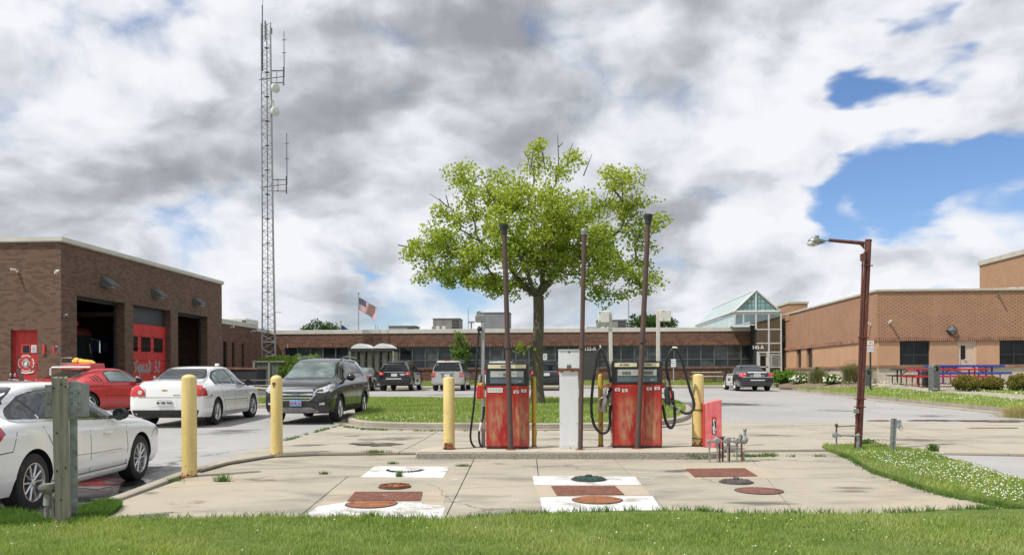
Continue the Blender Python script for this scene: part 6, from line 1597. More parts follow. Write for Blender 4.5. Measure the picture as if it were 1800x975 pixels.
# ---- glass entrance pavilion ----------
def atrium():
 t=thing('glass_pavilion','glazed entrance pavilion with a pitched glass roof and gable','glass building')
 YA=YW-1.6;g=lambda u,v:planeY(u,v,YA)
 xl=g(1292,560).x;xm=g(1328,560).x;xr=g(1373,560).x;ze=g(1330,549.5).z;apex=g(1329,510);zr=MBH
 xg0=g(1289.5,550).x;xg1=g(1372,550).x;D=16.0
 ridge0=Vector((apex.x,YA,apex.z));
 A=Vector((xg0,YA,ze+.08));B=Vector((xg1,YA,ze+.08));th=.1
 far=W(1242,78,567);
 for P0,nm in((A,'roof_glazing'),(B,'roof_glazing')):
  n=9
  for i in range(n):
   y0=YA+i*D/n;y1=YA+(i+1)*D/n-.08
   q=MB();vs=[(P0 .x,y0,P0 .z),(P0 .x,y1,P0 .z),(apex.x,y1,apex.z),(apex.x,y0,apex.z)];q.add(vs+[(x,y,z-.05)for x,y,z in vs],[(0,1,2,3),(7,6,5,4),(0,4,5,1),(1,5,6,2),(2,6,7,3),(3,7,4,0)]);q.build(nm,M['glass_roof'],t)
 m=MB()
 for P0 in(A,B):
  m.cyl(P0+Vector((0,-.03,0)),apex+Vector((0,-.03,0)),.07,n=6);m.cyl(P0,P0+Vector((0,D,0)),.09,n=6)
 m.cyl(A,B,.09,n=6);m.cyl(apex,apex+Vector((0,D,0)),.07,n=6);m.cyl((apex.x,YA-.03,ze),apex,.06,n=6);m.build('roof_frame',M['frame_light'],t)
 rows=5
 for s_,P0 in((-1,A),(1,B)):
  for j in range(rows):
   z0=A.z+(apex.z-A.z)*j/rows;z1=A.z+(apex.z-A.z)*(j+1)/rows
   w0=abs(P0 .x-apex.x)*(1-j/rows);w1=abs(P0 .x-apex.x)*(1-(j+1)/rows);cols=max(1,rows-j)
   cw=abs(P0 .x-apex.x)/rows
   for c in range(cols):
    xa=c*cw;xb=(c+1)*cw-.03;xb_t=min(xb,max(xa,w1));xb0=min(xb,w0)
    if xb0-xa<.05:continue
    pl=[(apex.x+s_*xa,z0),(apex.x+s_*xb0,z0),(apex.x+s_*max(xa,min(xb,w1)),z1-.03),(apex.x+s_*xa,z1-.03)]
    MB().prism(pl,YA+.02,YA+.05,'y').build('gable_pane',M['glass_gable'],t)
 cols_=[g(u,600).x for u in(1292,1307,1329,1351.5,1373)];zrow=[g(1340,v).z for v in(552.5,578.5,603,618.5,644.5)]+[zr]
 zclr=MZC+.02
 m=MB()
 for i,x in enumerate(cols_):m.span((x-.05,YA-.03,zclr if i<2 else zrow[1]if i==2 else zr),(x+.05,YA+.09,ze))
 m.span((cols_[0]+.05,YA-.02,ze-.12),(cols_[-1]-.05,YA+.08,ze));m.span((cols_[0]+.05,YA-.02,zclr),(cols_[2]-.05,YA+.08,zclr+.08))
 for z in zrow[1:-1]:m.span((cols_[2]+.05,YA-.02,z-.04),(cols_[-1]-.05,YA+.08,z+.04))
 m.build('front_frame',M['frame_light'],t)
 def pane(x0,x1,z0,z1,mat='atrium_glass'):MB().span((x0+.05,YA+.02,z0),(x1-.05,YA+.035,z1)).build('pane',M[mat],t)
 pane(cols_[0],cols_[1],zclr+.08,ze-.12);pane(cols_[1],cols_[2],zclr+.08,ze-.12)
 for i in(2,3):
  for a,b in zip(zrow,zrow[1:]):
   if i==2 and a<=zrow[3]+.01:continue
   pane(cols_[i],cols_[i+1],b+.04,a-.04 if a<zrow[0]else ze-.12)
 zd=zrow[3];dd=MB();x0,x1=cols_[2]+.05,cols_[3]-.05
 dd.span((x0,YA-.02,zr),(x0+.22,YA+.05,zd-.04));dd.span((x1-.16,YA-.02,zr),(x1,YA+.05,zd-.04));dd.span((x0+.22,YA-.02,zd-.26),(x1-.16,YA+.05,zd-.04));dd.span((x0+.22,YA-.02,zr),(x1-.16,YA+.05,zr+.22))
 d_=dd.build('entrance_door',M['frame_light'],t);MB().span((x0+.22,YA+.0,zr+.22),(x1-.16,YA+.02,zd-.26)).build('door_pane',M['window_glass_black'],d_)
 MB().box(((x0+x1)/2,YA-.06,zd-.10),(.45,.06,.08)).build('door_closer',M['frame_dark'],d_)
 c=g(1362.5,632);MB().box((c.x,YA-.02,c.z),(.62,.03,.80)).build('crest_frame',M['frame_light'],t);cr=MB().box((c.x,YA-.05,c.z),(.52,.02,.70)).build('crest_panel',M['ink_grey'],t)
 MB().cyl((c.x,YA-.062,c.z-.03),(c.x,YA-.07,c.z-.03),.2,n=18).build('crest_disc',M['metal_grey'],cr)
 MB().span((cols_[2]+.1,YA+2.0,zr),(XR-.3,YA+2.3,ze+.4)).build('inner_wall',M['brick_single'],t)
 MB().span((cols_[2]-.02,YA+.1,zr),(cols_[2]+.08,YW+.4,zclr)).build('side_return',M['frame_dark'],t)
 n=7
 for i in range(n):
  y0=YA+.1+i*(D-.2)/n;MB().span((cols_[0]-.02,y0,zclr),(cols_[0]+.01,y0+(D-.2)/n-.1,ze-.02)).build('side_pane',M['glass_roof'],t)
  MB().span((cols_[0]-.04,y0+(D-.2)/n-.1,zclr),(cols_[0]+.04,y0+(D-.2)/n,ze-.02)).build('side_mullion',M['frame_light'],t)
 MB().span((cols_[0],YA+D,MZT),(cols_[-1],YA+D+.1,ze)).build('rear_wall',M['glass_roof'],t)
 MB().span((cols_[-1]-.05,YA+.1,zr),(cols_[-1]+.03,YA+2.0,ze)).build('side_return',M['atrium_glass'],t)
 c=g(1332,610.5);text('145-R',.34,M['sticker_white'],t,(c.x-.0,YA-.055,c.z),(PI/2,0,0),.005,'building_number',1.0,True)
 MB().span((MX1-.3,YW-.0,MWB-.6),(cols_[2],YW+.3,MWT)).build('corner_panel',M['frame_dark'],t)
atrium()
# ---- tan building at right ------------
def tan_building():
 t=thing('tan_brick_building','tan patterned brick building with stucco band, windows and cream door at the right','building')
 g=lambda u,v:planeY(u,v,YR)
 zt=g(1542,512.5).z;zband=g(1542,599).z;zband2=g(1542,593.5).z;zs0=g(1542,641.5).z;zs1=g(1542,638.5).z;z0=.5;XX=40.0;YB=onX(1375,XR)+1.5
 wins=[(g(1582,600).x,g(1635,600).x),(g(1757.5,600).x,g(1812,600).x),(g(1860,600).x,g(1915,600).x)]
 da,db=g(1684.5,600).x,g(1717,600).x
 MB().span((XR+.01,YR,zband),(XX,YR+.4,zt)).build('brick_wall',M['brick_tan'],t)
 m=MB();wall_with_holes(m,'y',YR+.03,.4,XR+.02,XX,zs0,zband-.001,[(a,b,zs0,zband-.0015)for a,b in wins]+[(da,db,zs0-.001,zband-.0015)]);merge_clean(m,'stucco_panel',M['stucco'],t)
 m=MB();wall_with_holes(m,'y',YR+.0,.4,XR-.0,XX,z0,zs0-.12,[(da,db,z0-.001,zs0-.119)]);merge_clean(m,'block_base',M['block_cream'],t)
 def course(x0,x1,zc,h,axis='y',c=0.0,proud=.03,mat='brick_single_tan'):
  mm=MB();n=int(abs(x1-x0)/.10);
  for i in range(n):
   x=x0+(i+.5)*(x1-x0)/n
   if axis=='y':mm.box((x,c-proud/2,zc),(.075,proud+.08,h))
   else:mm.box((c-proud/2,x,zc),(proud+.08,.075,h))
  o=mm.build('soldier_course',M[mat],t);o['kind']='stuff'
 course(XR,XX,(zband+zband2)/2+.02,.20,'y',YR,.02);
 xx=[(XR,wins[0][0]),(wins[0][0],da),(db,wins[1][0]),(wins[1][0],XX)]
 for a,b in((XR,da),(db,XX)):course(a,b,zs0-.06,.12,'y',YR+.0,.05)
 zt2=zt
 sw=[(onX(1399.5,XR),onX(1408,XR)),(onX(1417,XR),onX(1427.5,XR))]
 MB().span((XR,YR+.0,zband),(XR+.4,YB,zt)).build('brick_wall',M['brick_tan'],t)if False else MB().span((XR,YR+.41,zband),(XR+.4,YB,zt)).build('brick_wall',M['brick_tan'],t)
 MB().span((XR,YR,zband),(XR+.009,YR+.41,zt)).build('brick_wall',M['brick_tan'],t)
 m=MB();wall_with_holes(m,'x',XR+.02,.4,YR+.431,YB,zs0,zband-.001,[(b,a,zs0,zband-.0015)for a,b in sw]);merge_clean(m,'stucco_panel',M['stucco'],t)
 MB().span((XR-.0,YR+.41,z0),(XR+.4,YB,zs0-.12)).build('block_base',M['block_cream'],t)
 course(YR,YB,(zband+zband2)/2+.02,.20,'x',XR,.02);course(YR,YB,zs0-.06,.12,'x',XR,.05)
 for a,b in sw:
  o=MB().span((XR+.16,b,zs0),(XR+.2,a,zband)).build('window',M['window_glass_black'],t)
  MB().span((XR+.10,b,zs0),(XR+.16,b+.06,zband-.01)).build('frame',M['frame_dark'],o)
 for a,b in wins:
  fr=MB();y=YR+.14;w=.05
  fr.span((a,y,zs0+.01),(a+w,y+.09,zband-.01));fr.span((b-w,y,zs0+.01),(b,y+.09,zband-.01));fr.span((a+w,y,zband-w-.01),(b-w,y+.09,zband-.01));fr.span((a+w,y,zs0+.01),(b-w,y+.09,zs0+w))
  zm=zs0+(zband-zs0)*.42;fr.span(((a+b)/2-.025,y+.01,zs0+w),((a+b)/2+.025,y+.08,zband-w-.01));fr.span((a+w,y+.01,zm-.02),(b-w,y+.08,zm+.02))
  o=fr.build('window',M['frame_dark'],t)
  for xa,xb in((a+w,(a+b)/2-.025),((a+b)/2+.025,b-w)):
   for za,zb in((zs0+w,zm-.02),(zm+.02,zband-w-.01)):MB().span((xa,y+.03,za),(xb,y+.05,zb)).build('pane',M['window_glass_black'],o)
 fr=MB();y=YR+.06;dz=zband-.12;fr.span((da,y,.9),(da+.12,y+.12,dz));fr.span((db-.12,y,.9),(db,y+.12,dz));fr.span((da,y,dz),(db,y+.12,zband-.002));fr.build('door_frame',M['door_cream'],t)
 d_=MB().span((da+.12,y+.03,.9),(db-.12,y+.08,dz)).build('cream_door',M['door_cream'],t,bevel=.005)
 wa,wb_=g(1690.5,607),g(1698,631);MB().span((wa.x,y+.015,wa.z),(wb_.x,y+.03,wb_.z)).build('door_window',M['window_glass_black'],d_)
 h=g(1697.5,631.5);MB().box((h.x,y+.0,h.z),(.1,.05,.05)).build('door_handle',M['off_white'],d_)
 MB().span((db-.07,YR-.07,.95),(db+.02,YR-.0,zs0-.05)).build('guard_post',M['coping_tan'],t)
 zc=g(1542,508.5).z
 m=MB();m.span((XR-.07,YR-.07,zt),(XX,YR+.45,zc));m.span((XR-.07,YR+.45,zt),(XR+.45,YB,zc));m.build('coping',M['coping_tan'],t,bevel=.01)
 MB().span((XR+.4,YR+.4,zt-.3),(XX,YB+8,zt-.1)).build('roof',M['roof_unit'],t)
 MB().span((XR+.1,YB-.3,z0),(XX,YB-.002,zt)).build('rear_wall',M['brick_tan_far'],t)
 ya=onX(1389,XR);zp=planeX(1380,536,XR).z
 MB().span((XR-.05,ya,zt-.4),(XR+1.2,YB+3,zp)).build('pier',M['brick_tan_far'],t);MB().span((XR-.12,ya-.06,zp),(XR+1.26,YB+3,zp+.14)).build('pier_coping',M['coping_tan'],t)
 MB().span((XR+.01,YB,.5),(XR+.4,YB+3,zt-.4)).build('pier',M['brick_tan_far'],t)
 Y2=56.0;c=planeY(1722,505,Y2);zt3=planeY(1722,463,Y2).z
 return t,zt,zc
tb,TZT,TZC=tan_building()
def upper_block():
 t=thing('tan_brick_hall','taller tan brick block rising behind the roof at the right edge','building')
 c=W(1722,51.0,467);X2=c.x;zt=c.z
 MB().span((X2,44.2,TZT-.3),(X2+14,c.y,zt)).build('wall',M['brick_tan_far'],t)
 MB().span((X2-.08,44.1,zt),(X2+14.1,c.y+.08,zt+.28)).build('coping',M['coping_tan'],t)
upper_block()
for u,v,l in((1780,503.5,'pale round roof vent at the foot of the taller tan block'),(1795,504,'second pale roof vent, at the right edge of the photo')):
 p=planeY(u,v,YR+3);t=thing('roof_vent',l,'roof vent',(p.x,p.y,TZT-.1));MB().lathe([(.18,0),(.18,.35),(.32,.38),(.32,.52),(.001,.56)],n=16).build('cowl',M['off_white'],t,40)
p=planeY(1563,567,YR);a=security_camera(p.x,YR,p.z,0,'white camera on the camera-facing tan wall right of the corner',s=1.3)
p=planeX(1531,570,XR);security_camera(XR,p.y,p.z,-PI/2,'white twin floodlight on the road-facing tan wall near the corner',True,'floodlight','floodlight',1.3)
p=planeY(1754,516,YR);security_camera(p.x,YR,p.z-.1,0,'dark camera under the roof edge above the second window of the tan wall',False,s=1.0)
p=planeY(1672,580,YR);t=thing('wall_lamp','diamond-shaped wall lamp above the cream door','wall lamp',(p.x,YR,p.z))
MB().prism([(-.27,0),(0,-.27),(.27,0),(0,.27)],0,-.16,'y').build('housing',M['frame_dark'],t,bevel=.02)
MB().add([(-.22,-.161,0),(0,-.161,-.22),(.22,-.161,0),(0,-.161,.22),(0,-.26,0)],[(0,1,4),(1,2,4)]).build('lens',M['metal_grey'],t);MB().add([(-.22,-.161,0),(.22,-.161,0),(0,-.161,.22),(0,-.26,0)],[(1,2,3),(2,0,3)]).build('shade',M['frame_grey'],t)
p=planeX(1379,596,XR);t=thing('wall_lamp','black round wall lamp on the tan wall beside the glass pavilion','wall lamp',(XR,p.y,p.z));MB().lathe([(.001,-.42),(.2,-.4),(.34,-.2),(.36,0)],n=16,axis='x').build('shade',M['frame_dark'],t,40);MB().box((-.05,0,-.3),(.1,.2,.5)).build('bracket',M['frame_dark'],t)
# ------------ yellow bollards
def bollard(u,v,vt,wpx,label,h=G,mat='yellow_paint',off=0.0,dome=0.3,lean=(0,0),grp=None,bands=()):
 p=onto(u,v,h,off);d=(p-Vector((0,0,EYE))).dot(FW);r=wpx/2*d/F;top=W(u,d,vt).z;hh=top-p.z
 t=thing('bollard',label,'bollard',tuple(p),0,grp)
 m=MB().lathe([(.001,-.02),(r,-.02),(r,.0),(r,hh-r*dome)]+[(r*math.cos(a),hh-r*dome+r*dome*math.sin(a))for a in(.3,.7,1.1,1.4)]+[(.001,hh)],n=28)
 me=m.build('post',M[mat],t,35)
 t.rotation_euler=(lean[1],lean[0],0)
 MB().lathe([(r+.001,-.01),(r+.012,-.01),(r+.010,.012),(r+.001,.02)],n=28).build('rust_collar',M['rusty_steel'],t,40)
 if bands:
  for z in bands:MB().lathe([(r+.001,z-.006),(r+.009,z-.006),(r+.009,z+.006),(r+.001,z+.006)],n=24).build('strap',M['black_rubber'],t,40)
 return t,r,hh
bollard(333,837,657.5,25.5,'thick yellow bollard between the two white saloons, nearest and leftmost of all',dome=.55)
b2,r2_,hh2=bollard(486.5,802.5,659,20.5,'yellow bollard with a rust patch under its pointed cap, in front of the charcoal SUV',dome=.75)
MB().box((-.01,-r2_*.97,hh2-.14),(.05,.012,.045)).build('rust_hole',M['rusty_steel'],b2);MB().box((-.012,-r2_*.98,hh2-.175),(.022,.01,.05)).build('rust_run',M['rusty_steel'],b2)
b3,r3_,hh3=bollard(789.5,788.5,662,20,'yellow bollard standing on the left end of the pump island',IH,dome=.25)
def bracket(t,x,y,z,s=1.0):
 m=MB();m.box((x,y,z),(.13*s,.05,.11*s));o=m.build('anchor_bracket',M['rusty_steel'],t,bevel=.008)
 k=MB();k.tube([(x-.07,y-.03,z-.03),(x-.02,y-.06,z+.0),(x+.04,y-.06,z-.03),(x+.07,y-.03,z-.045)],.012,6);k.cyl((x,y-.05,z+.02),(x,y-.03,z+.02),.02,n=8);k.build('bolt',M['rust_orange'],o)
bracket(b3,.0,-r3_-.01,.055)
bollard(939,784.5,661,8,'thin mustard post between the left pump and the tree trunk',IH,'yellow_dark',dome=.6)
bollard(1056,783.5,657,8.5,'thin mustard post holding the hose at the left of the diesel pump',IH,'yellow_dark',dome=.6)
b6,r6_,hh6=bollard(1227,783,656.5,20.5,'yellow bollard strapped to the pink fire board at the right end of the island',IH,dome=.35,bands=(.13,.62))
bracket(b6,.08,-r6_-.01,.05,.9)
# ------------ fuel pumps
def pump(u0,u1,vb,vt,label,texts,two):
 pl=onto(u0,vb,IH);pr_=onto(u1,vb,IH);d=(pl-Vector((0,0,EYE))).dot(FW);w=(pr_-pl).length;h=(W(u0,d,vt).z-ITOP);D=.52
 c=(pl+pr_)/2;t=thing('fuel_pump',label,'fuel pump',(c.x,c.y+D/2,ITOP),0)
 fy=-D/2;hs=h*.735
 MB().box((0,0,.012),(w*.98,D*.98,.03)).build('plinth',M['ink_black'],t)
 MB().box((0,0,.03+(hs-.03)/2),(w,D,hs-.03)).build('cabinet',M['pump_red'],t,bevel=.008)
 gap=MB().box((w*(.06 if two else.10),fy-.001,hs/2+.01),(.008,.006,hs-.06));gap.build('door_gap',M['ink_black'],t)
 for x0,x1 in((-w/2+.014,w*(.06 if two else.10)-.01),(w*(.06 if two else.10)+.01,w/2-.014)):
  MB().span((x0,fy-.006,.05),(x1,fy+.004,hs-.02)).build('door',M['pump_red'],t,bevel=.004)
 hd=MB().box((0,0,hs+(h-hs)/2),(w*1.01,D*1.02,h-hs)).build('head',M['black_plastic'],t,bevel=.012)
 H=h-hs
 if two:
  for x in(-w*.232,w*.265):
   ww=w*(.455 if x<0 else.36)
   MB().box((x,fy-.012,hs+H*.84),(ww,.01,H*.17)).build('product_panel',M['cream_panel'],hd)
 else:MB().box((0,fy-.012,hs+H*.84),(w*.90,.01,H*.17)).build('product_panel',M['cream_panel'],hd)
 for tx,x,s in texts:text(tx,s,M['ink_black'],hd,(x*w,fy-.018,hs+H*.84),(PI/2,0,0),.002,'lettering',1.0,True)
 MB().box((0,fy-.004,hs+H*.38),(w*.80,.012,H*.56)).build('display_recess',M['blue_grey'],hd)
 MB().box((0,fy-.014,hs+H*.50),(w*.78,.012,H*.25)).build('display_panel',M['panel_grey'],hd)
 for x in((-.22,.22)if two else(.0,)):
  MB().box((x*w,fy-.022,hs+H*.49),(w*.18,.006,H*.12)).build('display',M['lcd'],hd)
  m=MB()
  for k in range(4):m.box((x*w-w*.17+k*.012,fy-.0215,hs+H*.51),(.008,.003,.006));m.box((x*w+w*.14+k*.012,fy-.0215,hs+H*.51),(.008,.003,.006))
  m.build('display_print',M['ink_grey'],hd)
 MB().box((w*.30,fy-.014,hs+H*.19),(w*.07,.006,H*.07)).build('badge',M['panel_grey'],hd)
 m=MB().box((-w/2-.004,0,hs),(.006,D*.9,.02));m.box((w/2+.004,0,hs),(.006,D*.9,.02));m.build('side_trim',M['metal_grey'],t)
 return t,w,h,D,hs,fy
gp_,gw,gh,gD,ghs,gfy=pump(854.5,929,788.5,637.5,'single weathered red fuel pump on the left, with a cream GASOLINE strip',[('GASOLINE',-.035,.034)],False)
def stickers(t,w,fy,lst):
 for x,z,sw,sh,r,lines in lst:
  o=MB().box((0,0,0),(sw,.004,sh)).build('sticker',M['sticker_white'],t);o.location=(x*w,fy-.010,z);o.rotation_euler=(0,r,0)
  m=MB()
  if lines=='bar':
   for k in range(9):
    for j in range(3):m.box((-sw*.42+k*sw*.105,-.003,-sh*.25+j*sh*.25),(sw*(.04+.04*((k*7+j*3)%2)),.002,sh*.12))
   m.build('print',M['ink_grey'],o)
  else:
   m.box((0,-.003,sh*.33),(sw*.8,.002,sh*.08));m.box((0,-.003,-sh*.33),(sw*.8,.002,sh*.08));m.build('print',M['ink_grey'],o)
   text(lines,sh*.5,M['ink_black'],o,(0,-.004,0),(PI/2,0,0),.001,'lettering',.9,True)
stickers(gp_,gw,gfy,[(-.28,ghs-.075,.25,.075,0,'bar'),(.22,ghs-.105,.085,.05,.05,'0861'),(.395,ghs-.085,.085,.05,.02,'3345')])
MB().box((gw*.62,0,0.6),(.05,.25,1.1)).build('side_rail',M['sign_red'],gp_)if False else None
dp,dw,dh,dD,dhs,dfy=pump(1077,1164,787,634.5,'double weathered red diesel pump on the right, with two cream DIESEL strips',[('#2 DIESEL',-.255,.036),('#1 DIESEL',.21,.034)],True)
stickers(dp,dw,dfy,[(-.40,dhs-.09,.08,.05,.02,'0330'),(-.25,dhs-.105,.085,.052,-.08,'0861'),(.24,dhs-.075,.085,.05,.03,'1861'),(.40,dhs-.07,.085,.05,0,'3366')])
def cabinet():
 pl=onto(984,788,IH);pr_=onto(1017,788,IH);d=(pl-Vector((0,0,EYE))).dot(FW);w=(pr_-pl).length;D=.40
 h=W(1000,d,615).z-ITOP;hs=W(1000,d,649.5).z-ITOP
 c=(pl+pr_)/2;t=thing('meter_cabinet','tall white steel cabinet with a rusty seam between the two red pumps','cabinet',(c.x,c.y+D/2,ITOP))
 MB().box((0,0,hs/2),(w,D,hs)).build('lower_body',M['white_cabinet'],t,bevel=.006)
 MB().box((.004,-.01,hs+(h-hs)/2+.012),(w*1.13,D+.06,h-hs-.02)).build('upper_body',M['white_cabinet'],t,bevel=.006)
 MB().box((.004,-.01,hs+.004),(w*1.12,D+.05,.022)).build('rusty_seam',M['rusty_steel'],t)
 MB().box((.004,-.01,h+.004),(w*1.16,D+.09,.012)).build('lid',M['white_cabinet'],t)
 MB().cyl((w*.01,-D/2-.035,h-.035),(w*.01,-D/2-.046,h-.035),.014,n=12).build('lock_hole',M['ink_black'],t)
 MB().box((w*.01,-D/2-.042,hs+.05),(.075,.004,.045)).build('faded_label',M['blue_grey'],t)
 MB().box((w*.01,-D/2-.042,hs+.085),(.06,.003,.015)).build('faded_label',M['panel_grey'],t)
 m=MB()
 for x in(-.42,.42):m.cyl((x*w,-D/2-.001,.42),(x*w,-D/2-.006,.42),.008,n=8)
 m.build('rivet',M['metal_grey'],t);MB().span((-w*.42,-D/2-.004,.04),(w*.42,-D/2,.10)).build('foot_panel',M['white_cabinet'],t)
cabinet()
def vent(u,v,ut,vt,label,wpx=10,cap='dark'):
 p=onto(u,v,IH);d=(p-Vector((0,0,EYE))).dot(FW);top=W(ut,d,vt);r=wpx/2*d/F
 t=thing('vent_pipe',label,'vent pipe',tuple(p));T=Vector(top)-p
 MB().tube([Vector((0,0,-.02)),T*.5,T*.97],[r,r*.97,r*.92],14).build('pipe',M['rust_pipe'],t,40)
 for f in(.45,):MB().cyl(T*f,T*(f+.012),r*1.35,n=14).build('coupling',M['rust_pipe'],t,40)
 c0=T*.955;ax=T.normalized()
 if cap=='dark':MB().cyl(c0,c0+ax*.05,r*1.2,r*1.2,14).cyl(c0+ax*.05,c0+ax*.12,r*1.25,r*1.6,14).cyl(c0+ax*.12,c0+ax*.155,r*1.62,n=14).build('vent_cap',M['black_plastic'],t,40)
 else:MB().cyl(c0,c0+ax*.06,r*1.1,r*1.4,14).cyl(c0+ax*.06,c0+ax*.10,r*1.45,r*1.2,14).build('vent_cap',M['galvanised'],t,40)
 MB().lathe([(r,.0),(r*2.1,.0),(r*2.0,.008),(r,.01)],n=14).build('base_ring',M['rusty_steel'],t,40)
vent(898,790,886,393,'rusty vent pipe leaning left in front of the single gasoline pump',9.5)
vent(1020,790,1027,395,'rusty vent pipe with a pale cap beside the white cabinet',8.5,'pale')
vent(1120,788,1140,375,'rusty vent pipe leaning right in front of the double diesel pump, the tallest one',9.5)
def mast(u,vb,ut,vt,box,label,ubox):
 p=onto(u,vb,IH)+Vector((0,.12,0));d=(p-Vector((0,0,EYE))).dot(FW);top=W(ut,d,vt);T=Vector(top)-p
 t=thing('hose_mast',label,'hose mast',tuple(p));r=.030
 M3=Matrix.Identity(3);ax=T.normalized();x=Vector((1,0,0));y=ax.cross(x).normalized();x=y.cross(ax);R=Matrix((x,y,ax)).transposed()
 MB().box(T*.5,(.062,.062,T.length),M=R).build('post',M['coping']if box else M['galv_post'],t,bevel=.006)
 MB().box((0,0,.006),(.14,.14,.012)).build('base_plate',M['metal_grey'],t)
 if box:
  a=W(ubox[0],d,vt);b=W(ubox[1],d,vt+20);c=(Vector(a)+Vector(b))/2-p
  MB().box((c.x,-.04,c.z),(abs(b.x-a.x),.10,abs(a.z-b.z))).build('retractor_box',M['panel_grey']if False else M['off_white'],t,bevel=.008)
  m=MB()
  for k in(1,-1):m.box((c.x+(-.07 if ubox[0]<u else-.03),-.095,c.z+k*abs(a.z-b.z)*.38),(.012,.006,.016))
  m.build('screw',M['ink_black'],t)
 return t,p,d,T
mg,mp,md_,mT=mast(848.5,786,848.5,562,False,'grey square hose mast at the left side of the single pump',None)
MB().box((-.05,0,mT.z+.02),(.16,.08,.12)).build('pulley_box',M['metal_grey'],mg,bevel=.01);MB().lathe([(.001,-.03),(.05,-.03),(.05,.03),(.001,.03)],(-.06,0,mT.z+.10),14,'y').build('pulley',M['metal_grey'],mg,40)
MB().box((0,0,1.0),(.075,.075,.03)).build('clamp',M['frame_dark'],mg)
mast(1077,786,1072.5,547,True,'leaning white hose mast with a square box at its left, behind the diesel pump',(1051.5,1071))
mast(1158,785,1157,545,True,'white hose mast with a square box at its right, behind the diesel pump',(1159,1178))
def bez(P,n=10):
 P=[Vector(p)for p in P];out=[]
 for i in range(len(P)-1):
  p0=P[max(i-1,0)];p1=P[i];p2=P[i+1];p3=P[min(i+2,len(P)-1)]
  for k in range(n):
   t=k/n;out.append(0.5*((2*p1)+(-p0+p2)*t+(2*p0-5*p1+4*p2-p3)*t*t+(-p0+3*p1-3*p2+p3)*t**3))
 out.append(P[-1]);return out
def hose(px,d,label,r=.019,name='fuel_hose',cat='hose',mats='black_rubber'):
 """px: (u, v, depth offset)"""
 P=[W(u,d+(o[0]if o else 0),v)for u,v,*o in px]
 o0=P[0].copy();t=thing(name,label,cat,tuple(o0));MB().tube([p-o0 for p in bez(P)],r,8).build('hose',M[mats],t,60)
 return t,P,o0
dg=md_-.05
hz,P,o0=hose([(842.5,573),(841,590),(838,640),(834,700),(829.5,740),(827,762),(828,775),(833,784),(841,787),(848,784)],dg,'black hose hanging from the single pump mast in a long loop to the ground',.018)
MB().lathe([(.001,-.04),(.035,-.03),(.045,0),(.035,.03),(.001,.04)],W(843,dg,578)-o0,10).build('hose_weight',M['black_rubber'],hz,60)
hz,P,o0=hose([(850,714),(850,722),(848,738),(843,752),(842,768),(844,780),(848,786)],dg-.12,'short hose with white swivel hanging beside the mast of the single pump',.018)
MB().tube([W(846.5,dg-.12,742)-o0,W(842.8,dg-.12,757)-o0],.027,10).build('swivel',M['sticker_white'],hz,40)
def nozzle(u,v,d,label,cols,rz=0):
 c=W(u,d,v);t=thing('fuel_nozzle',label,'fuel nozzle',tuple(c),rz)
 MB().tube([(0,0,.10),(.01,0,.02),(-.01,0,-.12),(.005,0,-.2)],[.03,.045,.05,.035],10).build('grip',M[cols[0]],t,50)
 MB().tube([(0,0,.10),(.0,0,.17),(.03,0,.22)],[.035,.03,.02],10).build('spout',M[cols[1]],t,50)
 MB().tube([(-.03,0,.06),(-.10,0,.02),(-.11,0,-.12),(-.04,0,-.18)],.012,6).build('guard',M[cols[0]],t,50)
 MB().tube([(-.05,0,.04),(-.07,0,-.06),(-.05,0,-.12)],.01,6).build('trigger',M[cols[2]],t,50)
 return t
def boot():
 d=dg-.10;c=W(843,d,690);t=thing('fuel_nozzle','red plastic nozzle boot with a yellow collar hanging at the left of the single pump','fuel nozzle',tuple(c))
 MB().prism([(-.055,-.10),(.075,-.10),(.075,.10),(.03,.13),(-.035,.13),(-.05,.05)],-.05,.05,'y').build('boot',M['lamp_red'],t,bevel=.012)
 MB().prism([(-.035,.13),(.055,.10),(.06,.17),(-.02,.18)],-.04,.04,'y').build('collar',M['raft_yellow'],t,bevel=.012)
 MB().tube([(.0,0,.17),(.01,0,.24),(.02,0,.30)],[.04,.036,.03],10).build('spout',M['metal_grey'],t,50)
 m=MB()
 for k in range(3):m.cyl((.0,-.052,.07-k*.055),(.0,-.062,.07-k*.055),.018,n=10)
 m.build('finger_rib',M['sign_red'],t)
boot()
dd_=(Vector((0,dp.location.y-dD/2,0))).dot(FW)+dp.location.x*-sT
d1=dd_-.02
hose([(1076,712),(1073,716),(1072,730),(1072,745),(1068,757),(1060,761),(1052,757),(1044,745),(1040,725),(1040,700),(1044,660),(1050,625),(1055.5,613),(1061,622),(1070,650),(1073,675),(1071,690),(1067,700)],d1+.15,'thick black hose looping high at the left of the diesel pump',.024)
t,P,o0=hose([(1055,606),(1056,613)],d1+.15,'small white hose clip at the top of the left diesel hose',.012,'hose_clip','hose clip','off_white')
nz=nozzle(1063,704,d1+.10,'metal nozzle hooked between the thin post and the diesel pump',('metal_grey','galvanised','ink_black'))
t,P,o0=hose([(1076,712),(1081,708),(1084,716)],d1-.0,'short black elbow of hose entering the diesel pump at the left',.03)if False else(None,None,None)
hose([(1164,712),(1167,722),(1170,738),(1176,750),(1182,750),(1186,738),(1186,722),(1182,700),(1174,660),(1172,638),(1177,620),(1186,612),(1195,622),(1205,655),(1213,685),(1219.5,705),(1219,718),(1212,725),(1203,726)],d1+.12,'thick black hose looping high at the right of the diesel pump',.024)
t,P,o0=hose([(1182,611),(1190,611.5)],d1+.12,'white hose clip at the top of the right diesel hose',.022,'hose_clip','hose clip','off_white')
t,P,o0=hose([(1203,726),(1196,722),(1188,718),(1180,712),(1174,706),(1171,694)],d1+.08,'black nozzle tail with a chrome swivel at the right of the diesel pump',.020)
